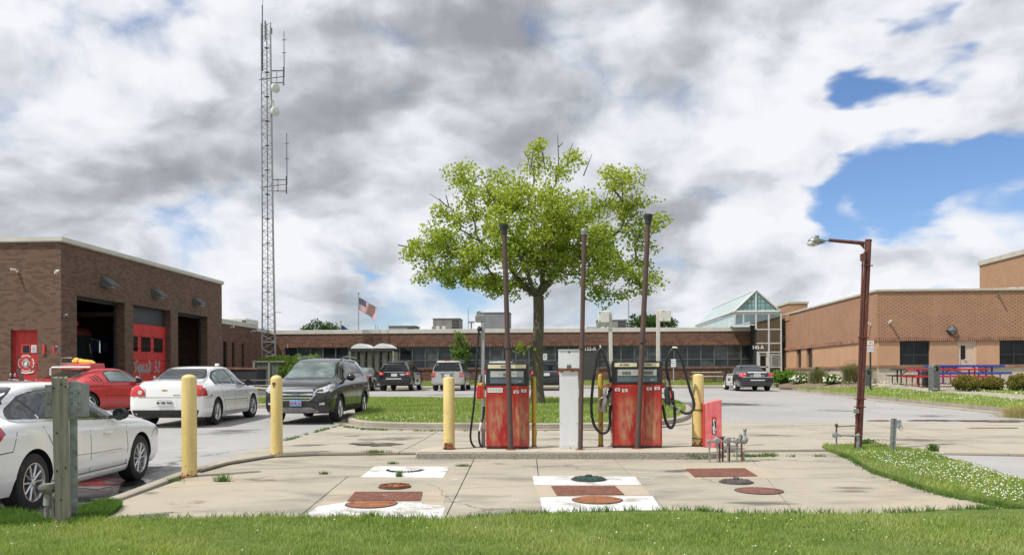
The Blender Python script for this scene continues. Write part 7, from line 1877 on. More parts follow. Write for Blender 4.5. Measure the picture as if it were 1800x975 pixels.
MB().box(W(1193,d1+.06,719)-o0,(.06,.06,.07),M=Matrix.Rotation(.5,3,'Y')).build('swivel',M['chrome'],t,bevel=.01)
MB().tube([W(1183,d1+.06,714.5)-o0,W(1177,d1+.06,711)-o0],.028,8).build('collar',M['galvanised'],t)
nozzle(1173,690,d1+.04,'dark nozzle with red lever hanging at the right of the diesel pump',('black_plastic','metal_grey','sign_red'),PI)
for s,lab in((-1,'rusty orange hose bracket on the left flank of the diesel pump'),(1,'rusty orange hose bracket on the right flank of the diesel pump')):
 t=thing('hose_bracket',lab,'bracket',(dp.location.x+s*dw/2,dp.location.y,ITOP+dhs-.02))
 MB().prism([(0,-.05),(0,.05),(s*.10,.03),(s*.18,-.02),(s*.17,-.05),(s*.08,-.03)],-.22,-.08,'y').build('shelf',M['rust_orange'],t,bevel=.006)
 m=MB()
 for k in range(3):z=-.12-k*.10;m.tube([(s*.01,-.2,z),(s*.06,-.2,z-.03),(s*.07,-.2,z+.03),(s*.04,-.2,z+.05)],.009,6)
 m.build('hook',M['black_plastic'],t,50)
def fire_board():
 a=onto(1239.5,786,IH);d=(a-Vector((0,0,EYE))).dot(FW)
 c=thing('fire_board','faded red leaning board with a slanted top and a vertical FIRE label','sign board',(a.x,a.y,ITOP-.0))
 w=(1268-1239)*d/F;h1=(787-710)*d/F;h2=(787-702.5)*d/F
 MB().prism([(0,.0),(w,.0),(w,h2),(0,h1)],-.0,.26,'y').build('cabinet',M['pink_red'],c,bevel=.005)
 MB().span((-.012,.0,.01),(.0,.26,h1*.98)).build('side_edge',M['sign_red'],c)
 lb=MB().span((w*.42,-.004,h1*.30),(w*.66,.0,h1*.66)).build('label',M['ink_black'],c)
 MB().span((w*.42,-.006,h1*.655),(w*.66,.0,h1*.70)).build('label_strip',M['lamp_red'],lb)
 for k,ch in enumerate('FIRE'):text(ch,.085,M['sticker_white'],lb,(w*.54,-.007,h1*(.60-k*.082)),(PI/2,0,0),.001,'lettering',1.1,True)
fire_board()
def manifold():
 base=onto(1247,812,G);d=(base-Vector((0,0,EYE))).dot(FW)
 t=thing('pipe_manifold','row of upright grey and maroon pipes with round valves standing out of the concrete','pipes',tuple(base))
 def X(u):return(u-1247)*d/F
 def Z(v):return(812-v)*d/F
 def up(u,v,r,mat,y=0.0,vb=812):MB().cyl((X(u),y,Z(vb)-.02),(X(u),y,Z(v)),r,n=10).build('riser',M[mat],t,40)
 def fit(u,v,r,mat,y=0.0):MB().cyl((X(u),y,Z(v)-.03),(X(u),y,Z(v)+.03),r,n=10).build('fitting',M[mat],t,40)
 for u,v,mt,y,vb in((1247,777,'pipe_grey',0,812),(1261,777,'pipe_grey',0,810),(1266,770,'red_brown_paint',.05,810),(1272,770,'red_brown_paint',.08,809),(1279,777,'pipe_grey',.0,811),(1283.5,776,'red_brown_paint',.08,808),(1295.5,778,'pipe_grey',.03,808),(1304,776,'rust_plate',.05,808),(1309,796,'galvanised',.12,808)):
  up(u,v,.013 if mt!='galvanised' else.02,mt,y,vb)
  if mt=='pipe_grey':fit(u,784,.019,mt,y)
 m=MB().tube([(X(1243),0,Z(775)),(X(1310),.04,Z(776))],.014,8);m.build('cross_pipe',M['pipe_grey'],t,40)
 MB().box((X(1245),0,Z(775)),(.05,.045,.05)).build('tee',M['pipe_grey'],t,bevel=.01)
 for u,v,r in((1260,774,.052),(1278,773,.056),(1295,774,.05)):
  o=MB().lathe([(.001,-.05),(r*.75,-.05),(r,-.035),(r,.02),(r*.6,.04),(.001,.04)],(X(u),0,Z(v)),18,'y').build('valve',M['pipe_grey'],t,40)
  MB().cyl((X(u),-.05,Z(v)),(X(u),-.065,Z(v)),.02,n=6).build('cap',M['metal_grey'],o)
 o=MB().sphere((X(1308),.03,Z(773)),.062,14,8,(1,.9,1.05)).build('regulator',M['pipe_grey'],t,60)
 MB().cyl((X(1309.5),.03,Z(766)),(X(1309.5),.03,Z(756)),.022,.018,10).sphere((X(1309.5),.03,Z(755)),.030,10,6).build('regulator_top',M['galvanised'],o,50)
 MB().box((X(1301),.0,Z(765)),(.05,.04,.05)).build('regulator_arm',M['pipe_grey'],o,bevel=.01)
 for u,v in((1266,769),(1273,768.5)):
  MB().lathe([(.001,-.01),(.045,-.012),(.05,0),(.045,.012),(.001,.01)],(X(u),.06,Z(v)),12).build('handwheel',M['red_brown_paint'],t,40)
 MB().box((X(1287),-.01,Z(769.5)),(.06,.012,.012)).box((X(1290),-.01,Z(770)),(.012,.012,.03)).build('valve_lever',M['galvanised'],t)
manifold()
# ------------ rusty lamp pole with conduits
def lamp_pole():
 b=onto(1508,788,SL);d=(b-Vector((0,0,EYE))).dot(FW)
 t=thing('lamp_pole','leaning red-brown lamp pole with a side conduit and a grey cobra-head lamp','lamp post',tuple(b))
 P=lambda u,v,y=0.0:W(u,d,v)-b+Vector((0,y,0))
 MB().tube([P(1508,790),P(1526.5,423)],[.062,.050],16).build('pole',M['red_brown_paint'],t,40)
 MB().cyl(P(1526.5,424),P(1526.7,421),.054,n=16).build('pole_cap',M['brown_metal'],t,40)
 MB().tube([P(1519,427.5),P(1490,425),P(1457,422)],[.034,.03,.028],10).build('arm',M['red_brown_paint'],t,40)
 MB().prism([(P(1509,427).x,P(1509,427).z),(P(1519,428).x,P(1519,428).z),(P(1519,438).x,P(1519,438).z)],-.015,.015,'y').build('gusset',M['red_brown_paint'],t)
 MB().tube([P(1457,422.2),P(1443,423.5)],.016,8).build('tenon',M['galvanised'],t,40)
 c=P(1432,424.5)
 hd=MB().sphere(tuple(c),.115,16,8,(1.0,.8,.62));hd.build('lamp_housing',M['metal_grey'],t,60)
 MB().sphere((c.x-.03,c.y,c.z-.03),.10,16,8,(1.0,.8,.55)).build('lamp_lens',M['lamp_clear'],t,60)
 MB().cyl((c.x+.04,c.y,c.z+.05),(c.x+.04,c.y,c.z+.10),.032,n=12).build('photocell',M['metal_grey'],t,40)
 MB().sphere((c.x+.10,c.y,c.z),.06,10,6,(1.3,.8,.7)).build('lamp_neck',M['metal_grey'],t,60)
 MB().tube([P(1520,441,-.05),P(1516,447,-.05)],.014,6).build('conduit',M['red_brown_paint'],t)
 MB().box(P(1514.8,453,-.05),(.07,.07,.12)).build('junction_box',M['brown_metal'],t,bevel=.006)
 MB().tube([P(1514.5,460,-.05),P(1511,560,-.05),P(1506,690,-.06),P(1502.5,745,-.06)],.016,8).build('conduit',M['red_brown_paint'],t,40)
 MB().tube([P(1518,470,-.06),P(1513.5,590,-.06),P(1508,700,-.06)],.010,6).build('conduit',M['brown_metal'],t,40)
 for v in(467,593,700,714):
  u=1526.5-(v-423)*18.5/365;MB().tube([P(u-13,v,-.07),P(u+8,v+.5,-.05)],.010,6).build('clamp',M['red_brown_paint'],t)
 MB().box(P(1502.5,722,-.07),(.07,.07,.075)).build('junction_box',M['metal_grey'],t,bevel=.006)
 MB().tube([P(1502.5,728,-.07),P(1503,738,-.07),P(1504,747,-.07)],[.022,.018,.022],8).build('fitting',M['red_brown_paint'],t)
 MB().tube([P(1504,747,-.07),P(1490,747.3,-.09),P(1466,748.5,-.12)],.013,8).build('gas_pipe',M['pipe_grey'],t,40)
 MB().tube([P(1466,747,-.12),P(1466,764,-.12)],.014,8).build('gas_pipe',M['rust_pipe'],t,40)
 MB().tube([P(1466,763,-.12),P(1504,765,-.08)],.014,8).build('gas_pipe',M['pipe_grey'],t,40)
 MB().lathe([(.001,-.05),(.045,-.045),(.05,.02),(.001,.03)],P(1464,763,-.12),14,'y').build('valve',M['pipe_grey'],t,40)
 MB().sphere(tuple(P(1466,746,-.12)),.03,8,6).build('elbow',M['rust_pipe'],t,50)
 MB().sphere(tuple(P(1505,764,-.09)),.035,8,6).build('elbow',M['pipe_grey'],t,50)
 MB().tube([P(1466,765,-.12),P(1466,800,-.12)],.013,8).build('gas_pipe',M['galvanised'],t,40)
 MB().tube([P(1505,766,-.09),P(1505,792,-.09)],.028,10).build('sleeve',M['galvanised'],t,40)
 for u in(1472,1496):MB().tube([P(u,764.2,-.115),P(u+3,764.4,-.115)],.020,8).build('union',M['galvanised'],t)
lamp_pole()
def channel_post():
 b=onto(1570,791,SL);d=(b-Vector((0,0,EYE))).dot(FW);t=thing('perforated_post','short galvanised perforated post with a small box in the clover strip','post',tuple(b))
 h=(791-735)*d/F;T=Vector((.02,0,h));ax=T.normalized();x=Vector((1,0,0));y=ax.cross(x).normalized();x=y.cross(ax);R=Matrix((x,y,ax)).transposed()
 m=MB().box(T*.5,(.075,.006,h),M=R);m.box(T*.5+Vector((-.037,.02,0)),(.006,.04,h),M=R);m.box(T*.5+Vector((.037,.02,0)),(.006,.04,h),M=R);m.build('channel',M['galvanised'],t)
 k=MB()
 for i in range(16):k.cyl(T*(i+.5)/16+Vector((0,-.0035,0)),T*(i+.5)/16+Vector((0,-.006,0)),.010,n=8)
 o=k.build('punched_hole',M['ink_black'],t)
 MB().box((.085,0,h-.085),(.07,.08,.12)).build('junction_box',M['galvanised'],t,bevel=.008)
 MB().tube([(.10,0,h-.15),(.14,-.02,h-.12),(.15,-.02,h-.17),(.11,-.02,h-.19),(.08,0,h-.15)],.006,5).build('loose_wire',M['metal_grey'],t)
channel_post()
# ------------ wooden post at the left
def wood_post():
 b=onto(111.5,917,FL);d=(b-Vector((0,0,EYE))).dot(FW)
 t=thing('wooden_post','weathered grey-green wooden post in front of the near white saloon','post',tuple(b),.54)
 k=d/F*1.0*(1/math.cos(.0));w=26*k*.93;h=(917-663.5)*k;dx=-5*k
 rnd=random.Random(4);m=MB();n=14;vs=[]
 N=10
 for i in range(n+1):
  f=i/n
  for j in range(N*4):
   s_=j//N;q=(j%N)/N-.5
   x,y=[(q,-.5),(.5,q),(-q,.5),(-.5,-q)][s_]
   cr=.5-.035*(1 if abs(q)>.44 else 0)
   wob=.012*math.sin(j*2.3+i*.15)+.01*math.sin(j*5.1)
   vs.append((x*w*(1+wob)+dx*f+.002*math.sin(i*.7),y*w*(1+wob),h*f+(.012*math.sin(j*1.9)if i==n else 0)))
 R_=N*4;fs=[(i*R_+j,i*R_+(j+1)%R_,(i+1)*R_+(j+1)%R_,(i+1)*R_+j)for i in range(n)for j in range(R_)]+[tuple(range(n*R_,(n+1)*R_))]
 m.add(vs,fs).build('post',M['weathered_wood'],t,30)
 for x,z in((-.3,.36),(.25,.38),(-.1,.16),(-.38,.93),(.1,.955),(.36,.94),(-.25,.62)):
  MB().sphere((x*w+dx*z,-w*.497,h*z),.009,8,5,(1,.3,1.5)).build('knot',M['fabric_dark'],t)
 t2=thing('steel_post','galvanised steel post and bracket plates fixed behind the wooden post','post',(b.x-math.sin(.54)*(w/2+.03),b.y+math.cos(.54)*(w/2+.03),b.z),.54)
 MB().box((16*k,.03,h*.49),(13*k,.05,h*.98)).build('channel',M['galvanised'],t2,bevel=.004)
 zt=(917-671)*k;zb=(917-733)*k
 MB().span((-28*k,-.005,(917-732)*k),(-15*k,.015,(917-676)*k)).build('left_plate',M['galvanised'],t2)
 MB().span((8*k,-.035,zb),(28.5*k,-.02,zt)).build('bracket_plate',M['galvanised'],t2,bevel=.002)
 MB().span((28.5*k,-.02,zb),(41.5*k,-.005,(917-674)*k)).build('right_plate',M['galv_post'],t2)
 m=MB()
 for u,v in((24,691),(24,709),(14,709),(14,691),(-23,690),(-23,710)):m.cyl((u*k,-.036,(917-v)*k),(u*k,-.043,(917-v)*k),.007,n=8)
 m.build('bolt',M['ink_black'],t2)
 MB().box((14*k,-.02,zb-.005),(10*k,.05,.03)).build('lug',M['metal_grey'],t2)
 c=onto(84,917,FL);t3=thing('pipe_stub','grey capped pipe riser at the foot of the wooden post','pipe',tuple(c))
 z=lambda v:(917-v)*k
 MB().tube([(-2*k,0,0),(-1*k,0,z(888)),(-1*k,0,z(880))],[.024,.024,.03],12).build('riser',M['pipe_grey'],t3,40)
 MB().tube([(9*k,.02,0),(8*k,.02,z(885)),(3*k,.01,z(876))],.02,10).build('riser',M['pipe_grey'],t3,40)
 MB().cyl((0,0,z(887)),(0,0,z(866)),.042,.034,12).build('coupling',M['pipe_grey'],t3,40)
 MB().cyl((0,0,z(865)),(0,0,z(858)),.062,.075,18).cyl((0,0,z(858)),(0,0,z(852)),.078,n=18).cyl((0,0,z(852)),(0,0,z(849.5)),.06,n=14).build('cap',M['metal_grey'],t3,30)
 MB().box((-.075,0,z(858)),(.03,.03,.03)).build('side_lug',M['metal_grey'],t3,bevel=.006)
wood_post()
# ------------ radio mast
def radio_mast():
 d=57.0;b=W(475.5,d,z=0);zb=.95
 t=thing('radio_mast','tall grey lattice radio mast rising from behind the dumpster enclosure','mast',(b.x,b.y,zb))
 top=W(471,d,42).z-zb;lean=Vector(((472-476)*d/F,0,0))
 def half(z):f=z/top;return lerp(lerp_tab,f)
 lerp_tab=[(0,.52),(.1,.48),(.35,.40),(1.0,.34)]
 def lerp(tab,f):
  for(a,va),(c,vc)in zip(tab,tab[1:]):
   if f<=c:return va+(vc-va)*(f-a)/(c-a)
  return tab[-1][1]
 secs=52;legs=[2.2,PI+.95,-.32]
 legs=[math.radians(a)for a in(195,330,75)]
 def P(k,z):r=half(z)*1.13;return Vector((math.cos(legs[k])*r,math.sin(legs[k])*r,z))+lean*(z/top)
 leg=MB()
 for k in range(3):leg.tube([P(k,z)for z in[top*i/10 for i in range(11)]],[.055-.02*i/10 for i in range(11)],6)
 leg.build('leg',M['mast_metal'],t)
 br=MB()
 for i in range(secs):
  z0,z1=top*i/secs,top*(i+1)/secs
  for k in range(3):
   j=(k+1)%3
   if i%2:br.cyl(P(k,z0),P(j,z1),.016,n=4,caps=False)
   else:br.cyl(P(j,z0),P(k,z1),.016,n=4,caps=False)
   if i%2==0:br.cyl(P(k,z0),P(j,z0),.014,n=4,caps=False)
 o=br.build('bracing',M['mast_metal'],t);o['kind']='stuff'
 cb=MB().tube([P(0,z)*.3+Vector((0,0,z*.7))for z in[top*i/8 for i in range(9)]],.035,5);cb.build('cable_run',M['mast_dark'],t)
 pl=MB()
 for i in range(14):z=top*(.05+.95*i/14);pl.box(P(0,z)*.3+Vector((0,0,z*.7)),(.28,.2,.05))
 pl.build('cable_clamp',M['mast_dark'],t)
 Z=lambda v:W(471,d,v).z-zb;X=lambda u,v:(u-471)*d/F+lean.x*(Z(v)/top)
 MB().cyl((X(463,40),0,Z(125)),(X(463,40),0,Z(9)),.05,.04,8).cyl((X(464,0),0,Z(9)),(X(464,0),0,Z(-16)),.015,n=5).build('top_antenna',M['mast_dark'],t)
 MB().cyl((X(468,40),0,Z(70)),(X(468,40),0,Z(37)),.05,n=8).build('top_antenna',M['mast_dark'],t)
 MB().cyl((X(479,50),0,Z(60)),(X(479,50),0,Z(50)),.07,n=8).build('beacon',M['mast_metal'],t)
 for vt_,va,vb_,vbb,u in((56,125,146,137,500),(235,316,336,326,503)):
  m=MB().cyl((X(u,va),0,Z(vb_+5)),(X(u,va),0,Z(va-6)),.05,n=6).cyl((X(u+1,va),0,Z(va+8)),(X(u+1,va),0,Z(vt_)),.035,.025,6)
  m.build('dipole_antenna',M['mast_dark'],t)
  m=MB().cyl((X(478,va),0,Z(va)),(X(u,va),0,Z(va)),.04,n=6).cyl((X(478,va),0,Z(vb_)),(X(u,va),0,Z(vb_)),.04,n=6).cyl((X(488,va),0,Z(va)),(X(488,va),0,Z(vb_)),.02,n=5).cyl((X(456,vbb),0,Z(vbb+3)),(X(u+2,vbb),0,Z(vbb-2)),.035,n=6);m.build('side_arm',M['mast_dark'],t)
  m=MB()
  for q in(.22,.55):zz=Z(vt_)+(Z(va)-Z(vt_))*q;m.cyl((X(u,va)-.1,0,zz),(X(u,va)+.2,0,zz),.025,n=5)
  m.build('dipole',M['mast_dark'],t)
 for v,u in((158,487),(199,486)):
  o=MB().lathe([(.001,-.16),(.18,-.12),(.30,-.02),(.34,.10),(.33,.18),(.22,.24),(.001,.27)],(0,0,0),18,'x').build('dish_antenna',M['dish_white'],t,50);o.location=(X(u,v)-.05,-.25,Z(v));o.rotation_euler=(0,0,-.5)
  MB().cyl((X(479,v),0,Z(v)),(X(u,v)-.1,-.2,Z(v)),.06,n=6).build('dish_bracket',M['mast_dark'],t)
 MB().box((X(479,182),0,Z(183)),(.25,.2,.5)).build('radio_box',M['dish_white'],t)
 MB().cyl((X(480,550),0,Z(549)),(X(492,549),0,Z(549)),.02,n=5).build('stub_arm',M['mast_metal'],t)
radio_mast()
# ------------ far-left clutter: enclosure, dumpster, benches, shelter
def enclosure():
 d=52.0;a=W(447,d,636);b=W(508,d,634);zb=.70
 t=thing('timber_enclosure','weathered green-grey board enclosure in front of the radio mast','fence',(a.x,a.y,zb));w=b.x-a.x;h=a.z-zb
 bd=MB().box((0,0,h/2),(.42,.03,h)).mesh('board',M['fence_green'],bevel=.004)
 n=int(w/.44)
 for i in range(n):link_mesh('board',bd,t,(.22+i*.44,.004*(i%2),0),scale=(1,1,1-.012*(i%3)))
 m=MB()
 for i in(0,4,9):m.box((i*w/9,-.05,h/2+.05),(.12,.1,h+.1))
 m.build('post',M['shelter_green'],t);MB().box((w/2,-.02,h+.03),(w+.2,.16,.07)).build('top_rail',M['shelter_green'],t)
 for i in range(4):link_mesh('board',bd,t,(w+.02,.3+i*.44,0),(0,0,PI/2))
 e=W(443,48.5,z=0)
 t=thing('dumpster','dark steel dumpster with a brick-red lid by the brown brick wing','dumpster',(W(427,50,z=0).x,W(427,50,z=0).y,.62))
 MB().prism([(-1.1,.1),(1.1,.1),(1.2,1.25),(-1.2,1.25)],-.8,.8,'y').build('bin',M['bin_dark'],t,bevel=.02)
 MB().prism([(-1.25,1.25),(1.25,1.25),(1.25,1.32),(-1.25,1.42)],-.85,.85,'y').build('lid',M['brick_single'],t)
 MB().box((-.5,-.82,.9),(.35,.02,.12)).build('label_plate',M['sticker_white'],t)
enclosure()
def picnic(center,rz,label,top_mat,frame_mat,L=1.9,th=.045,bench_mat=None,sc=1.0,grp=None,planks=3,metal=True):
 t=thing('picnic_table',label,'picnic table',center,rz,grp);t.scale=(sc,sc,sc);bench_mat=bench_mat or top_mat
 pk_=MB().box((0,0,0),(L,.70/planks-.015,th)).mesh('plank',M[top_mat],bevel=.006)
 for i in range(planks):link_mesh('table_board',pk_,t,(0,-.35+(i+.5)*.70/planks,.74))
 for s in(1,-1):
  MB().box((0,s*.70,.45),(L,.26,th)).build('bench',M[bench_mat],t,bevel=.006)
 for x in(-L*.34,L*.34):
  m=MB().tube([(x,-.80,.42),(x,-.82,.05),(x,-.74,.0+.03),(x,.74,.03),(x,.82,.05),(x,.80,.42)],.025,6)
  m.tube([(x,-.78,.42),(x,.78,.42)],.025,6);m.tube([(x,-.22,.03),(x,-.22,.72)],.035,6);m.tube([(x,.22,.03),(x,.22,.72)],.035,6)
  m.build('leg_frame',M[frame_mat],t,50)
 m=MB()
 for s in(-1,1):m.tube([(s*L*.34,0,.40),(s*L*.1,0,.71)],.02,6)
 m.build('brace',M[frame_mat],t)
 return t
c=W(466,44.0,z=0);picnic((c.x,c.y,G(0,44)+.0),.0,'pale-topped picnic table behind the white saloon and second bollard','coping','frame_dark',2.6,sc=1.0)
c=W(1242,57.5,z=0);picnic((c.x,c.y,ML(c.x,c.y)),0,'pale-topped picnic table on the lawn under the long window band','off_white','metal_grey',2.0)
MB_=None
def shelter():
 d=54.0;YS=56.3;g=lambda u,v:planeY(u,v,YS)
 a=g(614,612);b=g(692,612);zb=ML(0,YS);z1=g(650,612).z;z0=g(650,617).z
 t=thing('smoking_shelter','shelter with two white domed roofs and olive panels before the long building','shelter',(a.x,YS,zb));w=b.x-a.x;D=1.9
 MB().span((0,0,z0-zb),(w,D,z1-zb)).build('roof_beam',M['frame_dark'],t)
 for k in(0,1):
  x0=w*(.02+.50*k);x1=w*(.47+.50*k);n=12;vs=[]
  pts_=[(x0+(x1-x0)*i/n,z1-zb+.01+.34*math.sin(PI*i/n)**.8)for i in range(n+1)]
  MB().prism([(x,z)for x,z in pts_],.02,D-.02,'y').build('dome',M['white_enamel'],t,40)
 for i,x in enumerate([0,w*.16,w*.335,w*.50,w*.66,w*.84,w-.08]):
  MB().span((x,0,0),(x+(.08),.08,z0-zb)).build('post',M['shelter_green' if i in(0,6)else 'frame_dark'],t)
 for i in range(6):
  x0=w*i/6+.12;x1=w*(i+1)/6-.06;MB().span((x0,.5,.1),(x1,.54,z0-zb-.04)).build('panel',M['shelter_green'],t)
 for s in(0.05,w-.1):MB().span((s,.1,.1),(s+.04,D,z0-zb-.02)).build('panel',M['shelter_green'],t)
shelter()
def trolley():
 d=26.6;c=W(122,d,z=0);zb=.55
 t=thing('rescue_trolley','white-railed trolley carrying a red board, behind the red coupe','trolley',(c.x,c.y,zb));k=d/F
 z=lambda v:EYE+(661-v)*k-zb;x=lambda u:(u-122)*k
 MB().tube([(x(88),0,.1),(x(88),0,z(648)),(x(91),0,z(645)),(x(160),0,z(645))],.03,8).build('rail',M['white_enamel'],t,50)
 MB().tube([(x(90),.5,.1),(x(90),.5,z(632)),(x(92),.5,z(628)),(x(111),.5,z(628))],.018,8).build('hoop',M['metal_grey'],t,50)
 MB().tube([(x(92),.4,z(640)),(x(94),.4,z(638.5)),(x(135),.4,z(638.5))],.018,8).build('hoop',M['metal_grey'],t,50)
 MB().prism([(x(96),z(648)),(x(104),z(641)),(x(158),z(638)),(x(160),z(650))],.1,.9,'y').build('red_board',M['board_red'],t,bevel=.02)
 for u in(90,156):
  m=MB().cyl((x(u),-.0,.0),(x(u),.08,.0),.22,n=16);o=m.build('wheel',M['tyre'],t);o.location=(0,.1,.12)
 MB().span((x(88),.1,.2),(x(160),.9,.28)).build('deck',M['metal_grey'],t)
 t2=thing('yellow_bag','long rolled yellow bag lying on the red board','bag',(c.x,c.y,zb+z(641)))
 MB().tube([(x(116),.4,.10),(x(120),.4,.13),(x(135),.4,.08),(x(150),.4,.06),(x(156),.4,.03)],[.07,.12,.11,.10,.06],12).build('bag',M['raft_yellow'],t2,60)
 MB().tube([(x(126),.4,.105),(x(128),.4,.10)],.125,12).build('strap',M['sign_red'],t2)
trolley()
def motorcycle(c,rz,label,col,ws=True):
 t=thing('motorcycle',label,'motorcycle',c,rz)
 for y in(-.72,.74):
  o=MB().lathe([(.22,-.05),(.30,-.06),(.32,0),(.30,.06),(.22,.05)],n=24,axis='x',close=True).build('wheel',M['tyre'],t,50);o.location=(0,y,.32)
  MB().lathe([(.001,-.02),(.21,-.03),(.21,.03),(.001,.02)],n=20,axis='x').build('rim',M['chrome'],o)
 MB().tube([(0,.1,.78),(0,.3,.86),(0,-.1,.80)],[.1,.14,.1],10).build('tank',M[col],t,60)
 MB().prism([(-.75,.72),(-.1,.70),(-.05,.80),(-.5,.84),(-.8,.92)],-.14,.14,'x').build('seat',M['fabric_dark'],t,bevel=.03)
 MB().box((0,.1,.45),(.35,.5,.4)).build('engine',M['chrome'],t,bevel=.04)
 MB().tube([(.05,.72,.32),(.05,.50,.95)],.03,8).tube([(-.05,.72,.32),(-.05,.50,.95)],.03,8).build('fork',M['chrome'],t)
 MB().tube([(-.42,.25,1.08),(-.3,.42,1.06),(0,.5,.98),(.3,.42,1.06),(.42,.25,1.08)],.018,6).build('handlebar',M['chrome'],t)
 MB().sphere((0,.64,.96),.12,12,8).build('headlight',M['chrome'],t,60)
 if ws:MB().prism([(.55,1.0),(.42,1.38),(.45,1.39),(.60,1.0)],-.22,.22,'x').build('windshield',M['car_glass_light'],t)
 for s in(1,-1):MB().sphere((s*.42,.3,1.22),.07,8,6,(1,.4,.8)).build('mirror',M['chrome'],t,60)
 MB().box((.22,-.6,.6),(.16,.4,.3)).box((-.22,-.6,.6),(.16,.4,.3)).build('pannier',M['fabric_dark'],t,bevel=.03)
c=W(2,24.5,z=0);motorcycle((c.x,c.y,G(0,24.5)-.02),-1.1,'black motorcycle whose bars show above the near white saloon, by the red door','paint_black')
c=W(246,31.0,z=0);motorcycle((c.x,c.y,G(0,31)-.2),-1.9,'dark motorcycle in front of the red overhead door, behind the coupe bonnet','paint_black',False)
c=W(222,30.0,z=0);t=thing('utility_box','pale cream box standing behind the red coupe beside the bay pier','box',(c.x,c.y,.55));MB().box((0,0,.45),(.5,.4,.9)).build('casing',M['coping'],t,bevel=.02);MB().box((0,-.21,.45),(.4,.02,.7)).build('door',M['off_white'],t)
# ------------ right side furniture
def path_light(u,v,vt,label):
 p=onto(u,v,RL);d=(p-Vector((0,0,EYE))).dot(FW);h=W(u,d,vt).z-p.z
 t=thing('path_light',label,'path light',tuple(p),.3);r=.155
 MB().box((0,0,(h-.28)/2),(r*2,r*2,h-.28)).build('column',M['bollard_grey'],t,bevel=.01)
 MB().cyl((0,0,h-.28),(0,0,h-.14),.05,.10,12).build('lamp',M['lamp_clear'],t,40)
 m=MB();n=10;pl=[(-r,h-.28),(-r,h-.12)]+[(-r*math.cos(PI*i/n),h-.12+.12*math.sin(PI*i/n))for i in range(1,n)]+[(r,h-.12),(r,h-.28),(r-.05,h-.28),(r-.05,h-.13),(0,h-.06),(-r+.05,h-.13),(-r+.05,h-.28)]
 m.prism(pl,-r,r,'y').build('hood',M['bollard_grey'],t)
path_light(1642,687,640.5,'grey path light in front of the dark bin and red picnic table');path_light(1434,673,644,'grey path light among the flower bed by the tan wall, farther one');path_light(1522,681,648,'grey path light partly behind the rusty lamp pole')
def sign(u,v,vt,v1,wpx,label,lines,h=RL,post='frame_dark',hd=None):
 p=onto(u,v,h);d=(p-Vector((0,0,EYE))).dot(FW);k=d/F;H=(v-vt)*k;sh=(v1-vt)*k;w=wpx*k
 t=thing('sign_post',label,'sign',tuple(p));MB().box((0,.02,H/2),(.07,.05,H)).build('post',M[post],t)
 o=MB().box((0,-.012,H-sh/2),(w,.012,sh)).build('sign_panel',M['sticker_white'],t,bevel=.004)
 for tx,f,s,mt in lines:text(tx,s*sh,M[mt],o,(0,-.02,H-sh*f),(PI/2,0,0),.001,'lettering',.95,True)
 return t
sign(1530.5,687.5,599,618,11.5,'white NO PARKING sign on a dark post right of the rusty lamp pole',[('NO',.17,.24,'ink_red'),('PARKING',.42,.20,'ink_red'),('FIRE LANE',.66,.13,'ink_blue'),('TOW ZONE',.85,.13,'ink_blue')])
sign(1184,676,631,644.5,8.5,'small white and blue sign on a thin post below the long window band',[('RESERVED',.25,.16,'ink_blue'),('PARKING',.5,.18,'ink_blue'),('ONLY',.75,.18,'ink_blue')],ML,'galv_post')
c=planeY(957,630,58.8);t=thing('sign_post','small white sign just right of the tree trunk above the black SUV','sign',(c.x,58.8,ML(0,58.8)));zz=planeY(960,623,58.8).z-ML(0,58.8);MB().box((0,.03,zz/2),(.05,.04,zz)).build('post',M['galv_post'],t)
o=MB().box((.03,0,zz-.15),(.32,.012,.44)).build('sign_panel',M['sticker_white'],t);MB().box((.03,-.01,zz-.02),(.24,.004,.04)).box((.03,-.01,zz-.12),(.2,.004,.04)).box((.03,-.01,zz-.22),(.24,.004,.04)).build('print',M['ink_grey'],o)
def bin_(u,v,vt,wpx,label):
 p=onto(u,v,RL);d=(p-Vector((0,0,EYE))).dot(FW);k=d/F;w=wpx*k;h=(v-vt)*k
 t=thing('litter_bin',label,'bin',tuple(p));MB().box((0,0,h*.46),(w,w,h*.88)).build('body',M['bin_dark'],t,bevel=.02);MB().prism([(-w*.54,h*.9),(w*.54,h*.9),(w*.46,h),(-w*.46,h)],-w*.54,w*.54,'y').build('lid',M['bin_dark'],t,bevel=.01)
 sl=MB().box((0,0,0),(w*.07,.02,h*.8)).mesh('slat',M['bin_dark'])
 for i in range(9):link_mesh('slat',sl,t,(-w*.44+i*w*.11,-w/2-.008,h*.46))
bin_(1539,672,642.5,21,'black slatted litter bin against the tan building corner');bin_(1630.5,681,651,14,'dark navy litter bin behind the grey path light')
c=onto(1603,676,RL);picnic((c.x,c.y,c.z),0,'dark brown metal picnic table under the left window of the tan building','picnic_brown','picnic_brown',1.75,.06,sc=.98)
c=onto(1680,680,RL);picnic((c.x-.3,c.y+.2,c.z),.03,'long red picnic table in front of the blue one','picnic_red','picnic_red',3.1,.07,sc=1.05)
c=onto(1722,676,RL);t=picnic((c.x,c.y+1.4,c.z+.02),.03,'long blue-topped picnic table behind the red one','picnic_blue','picnic_purple',2.9,.09,sc=1.17)
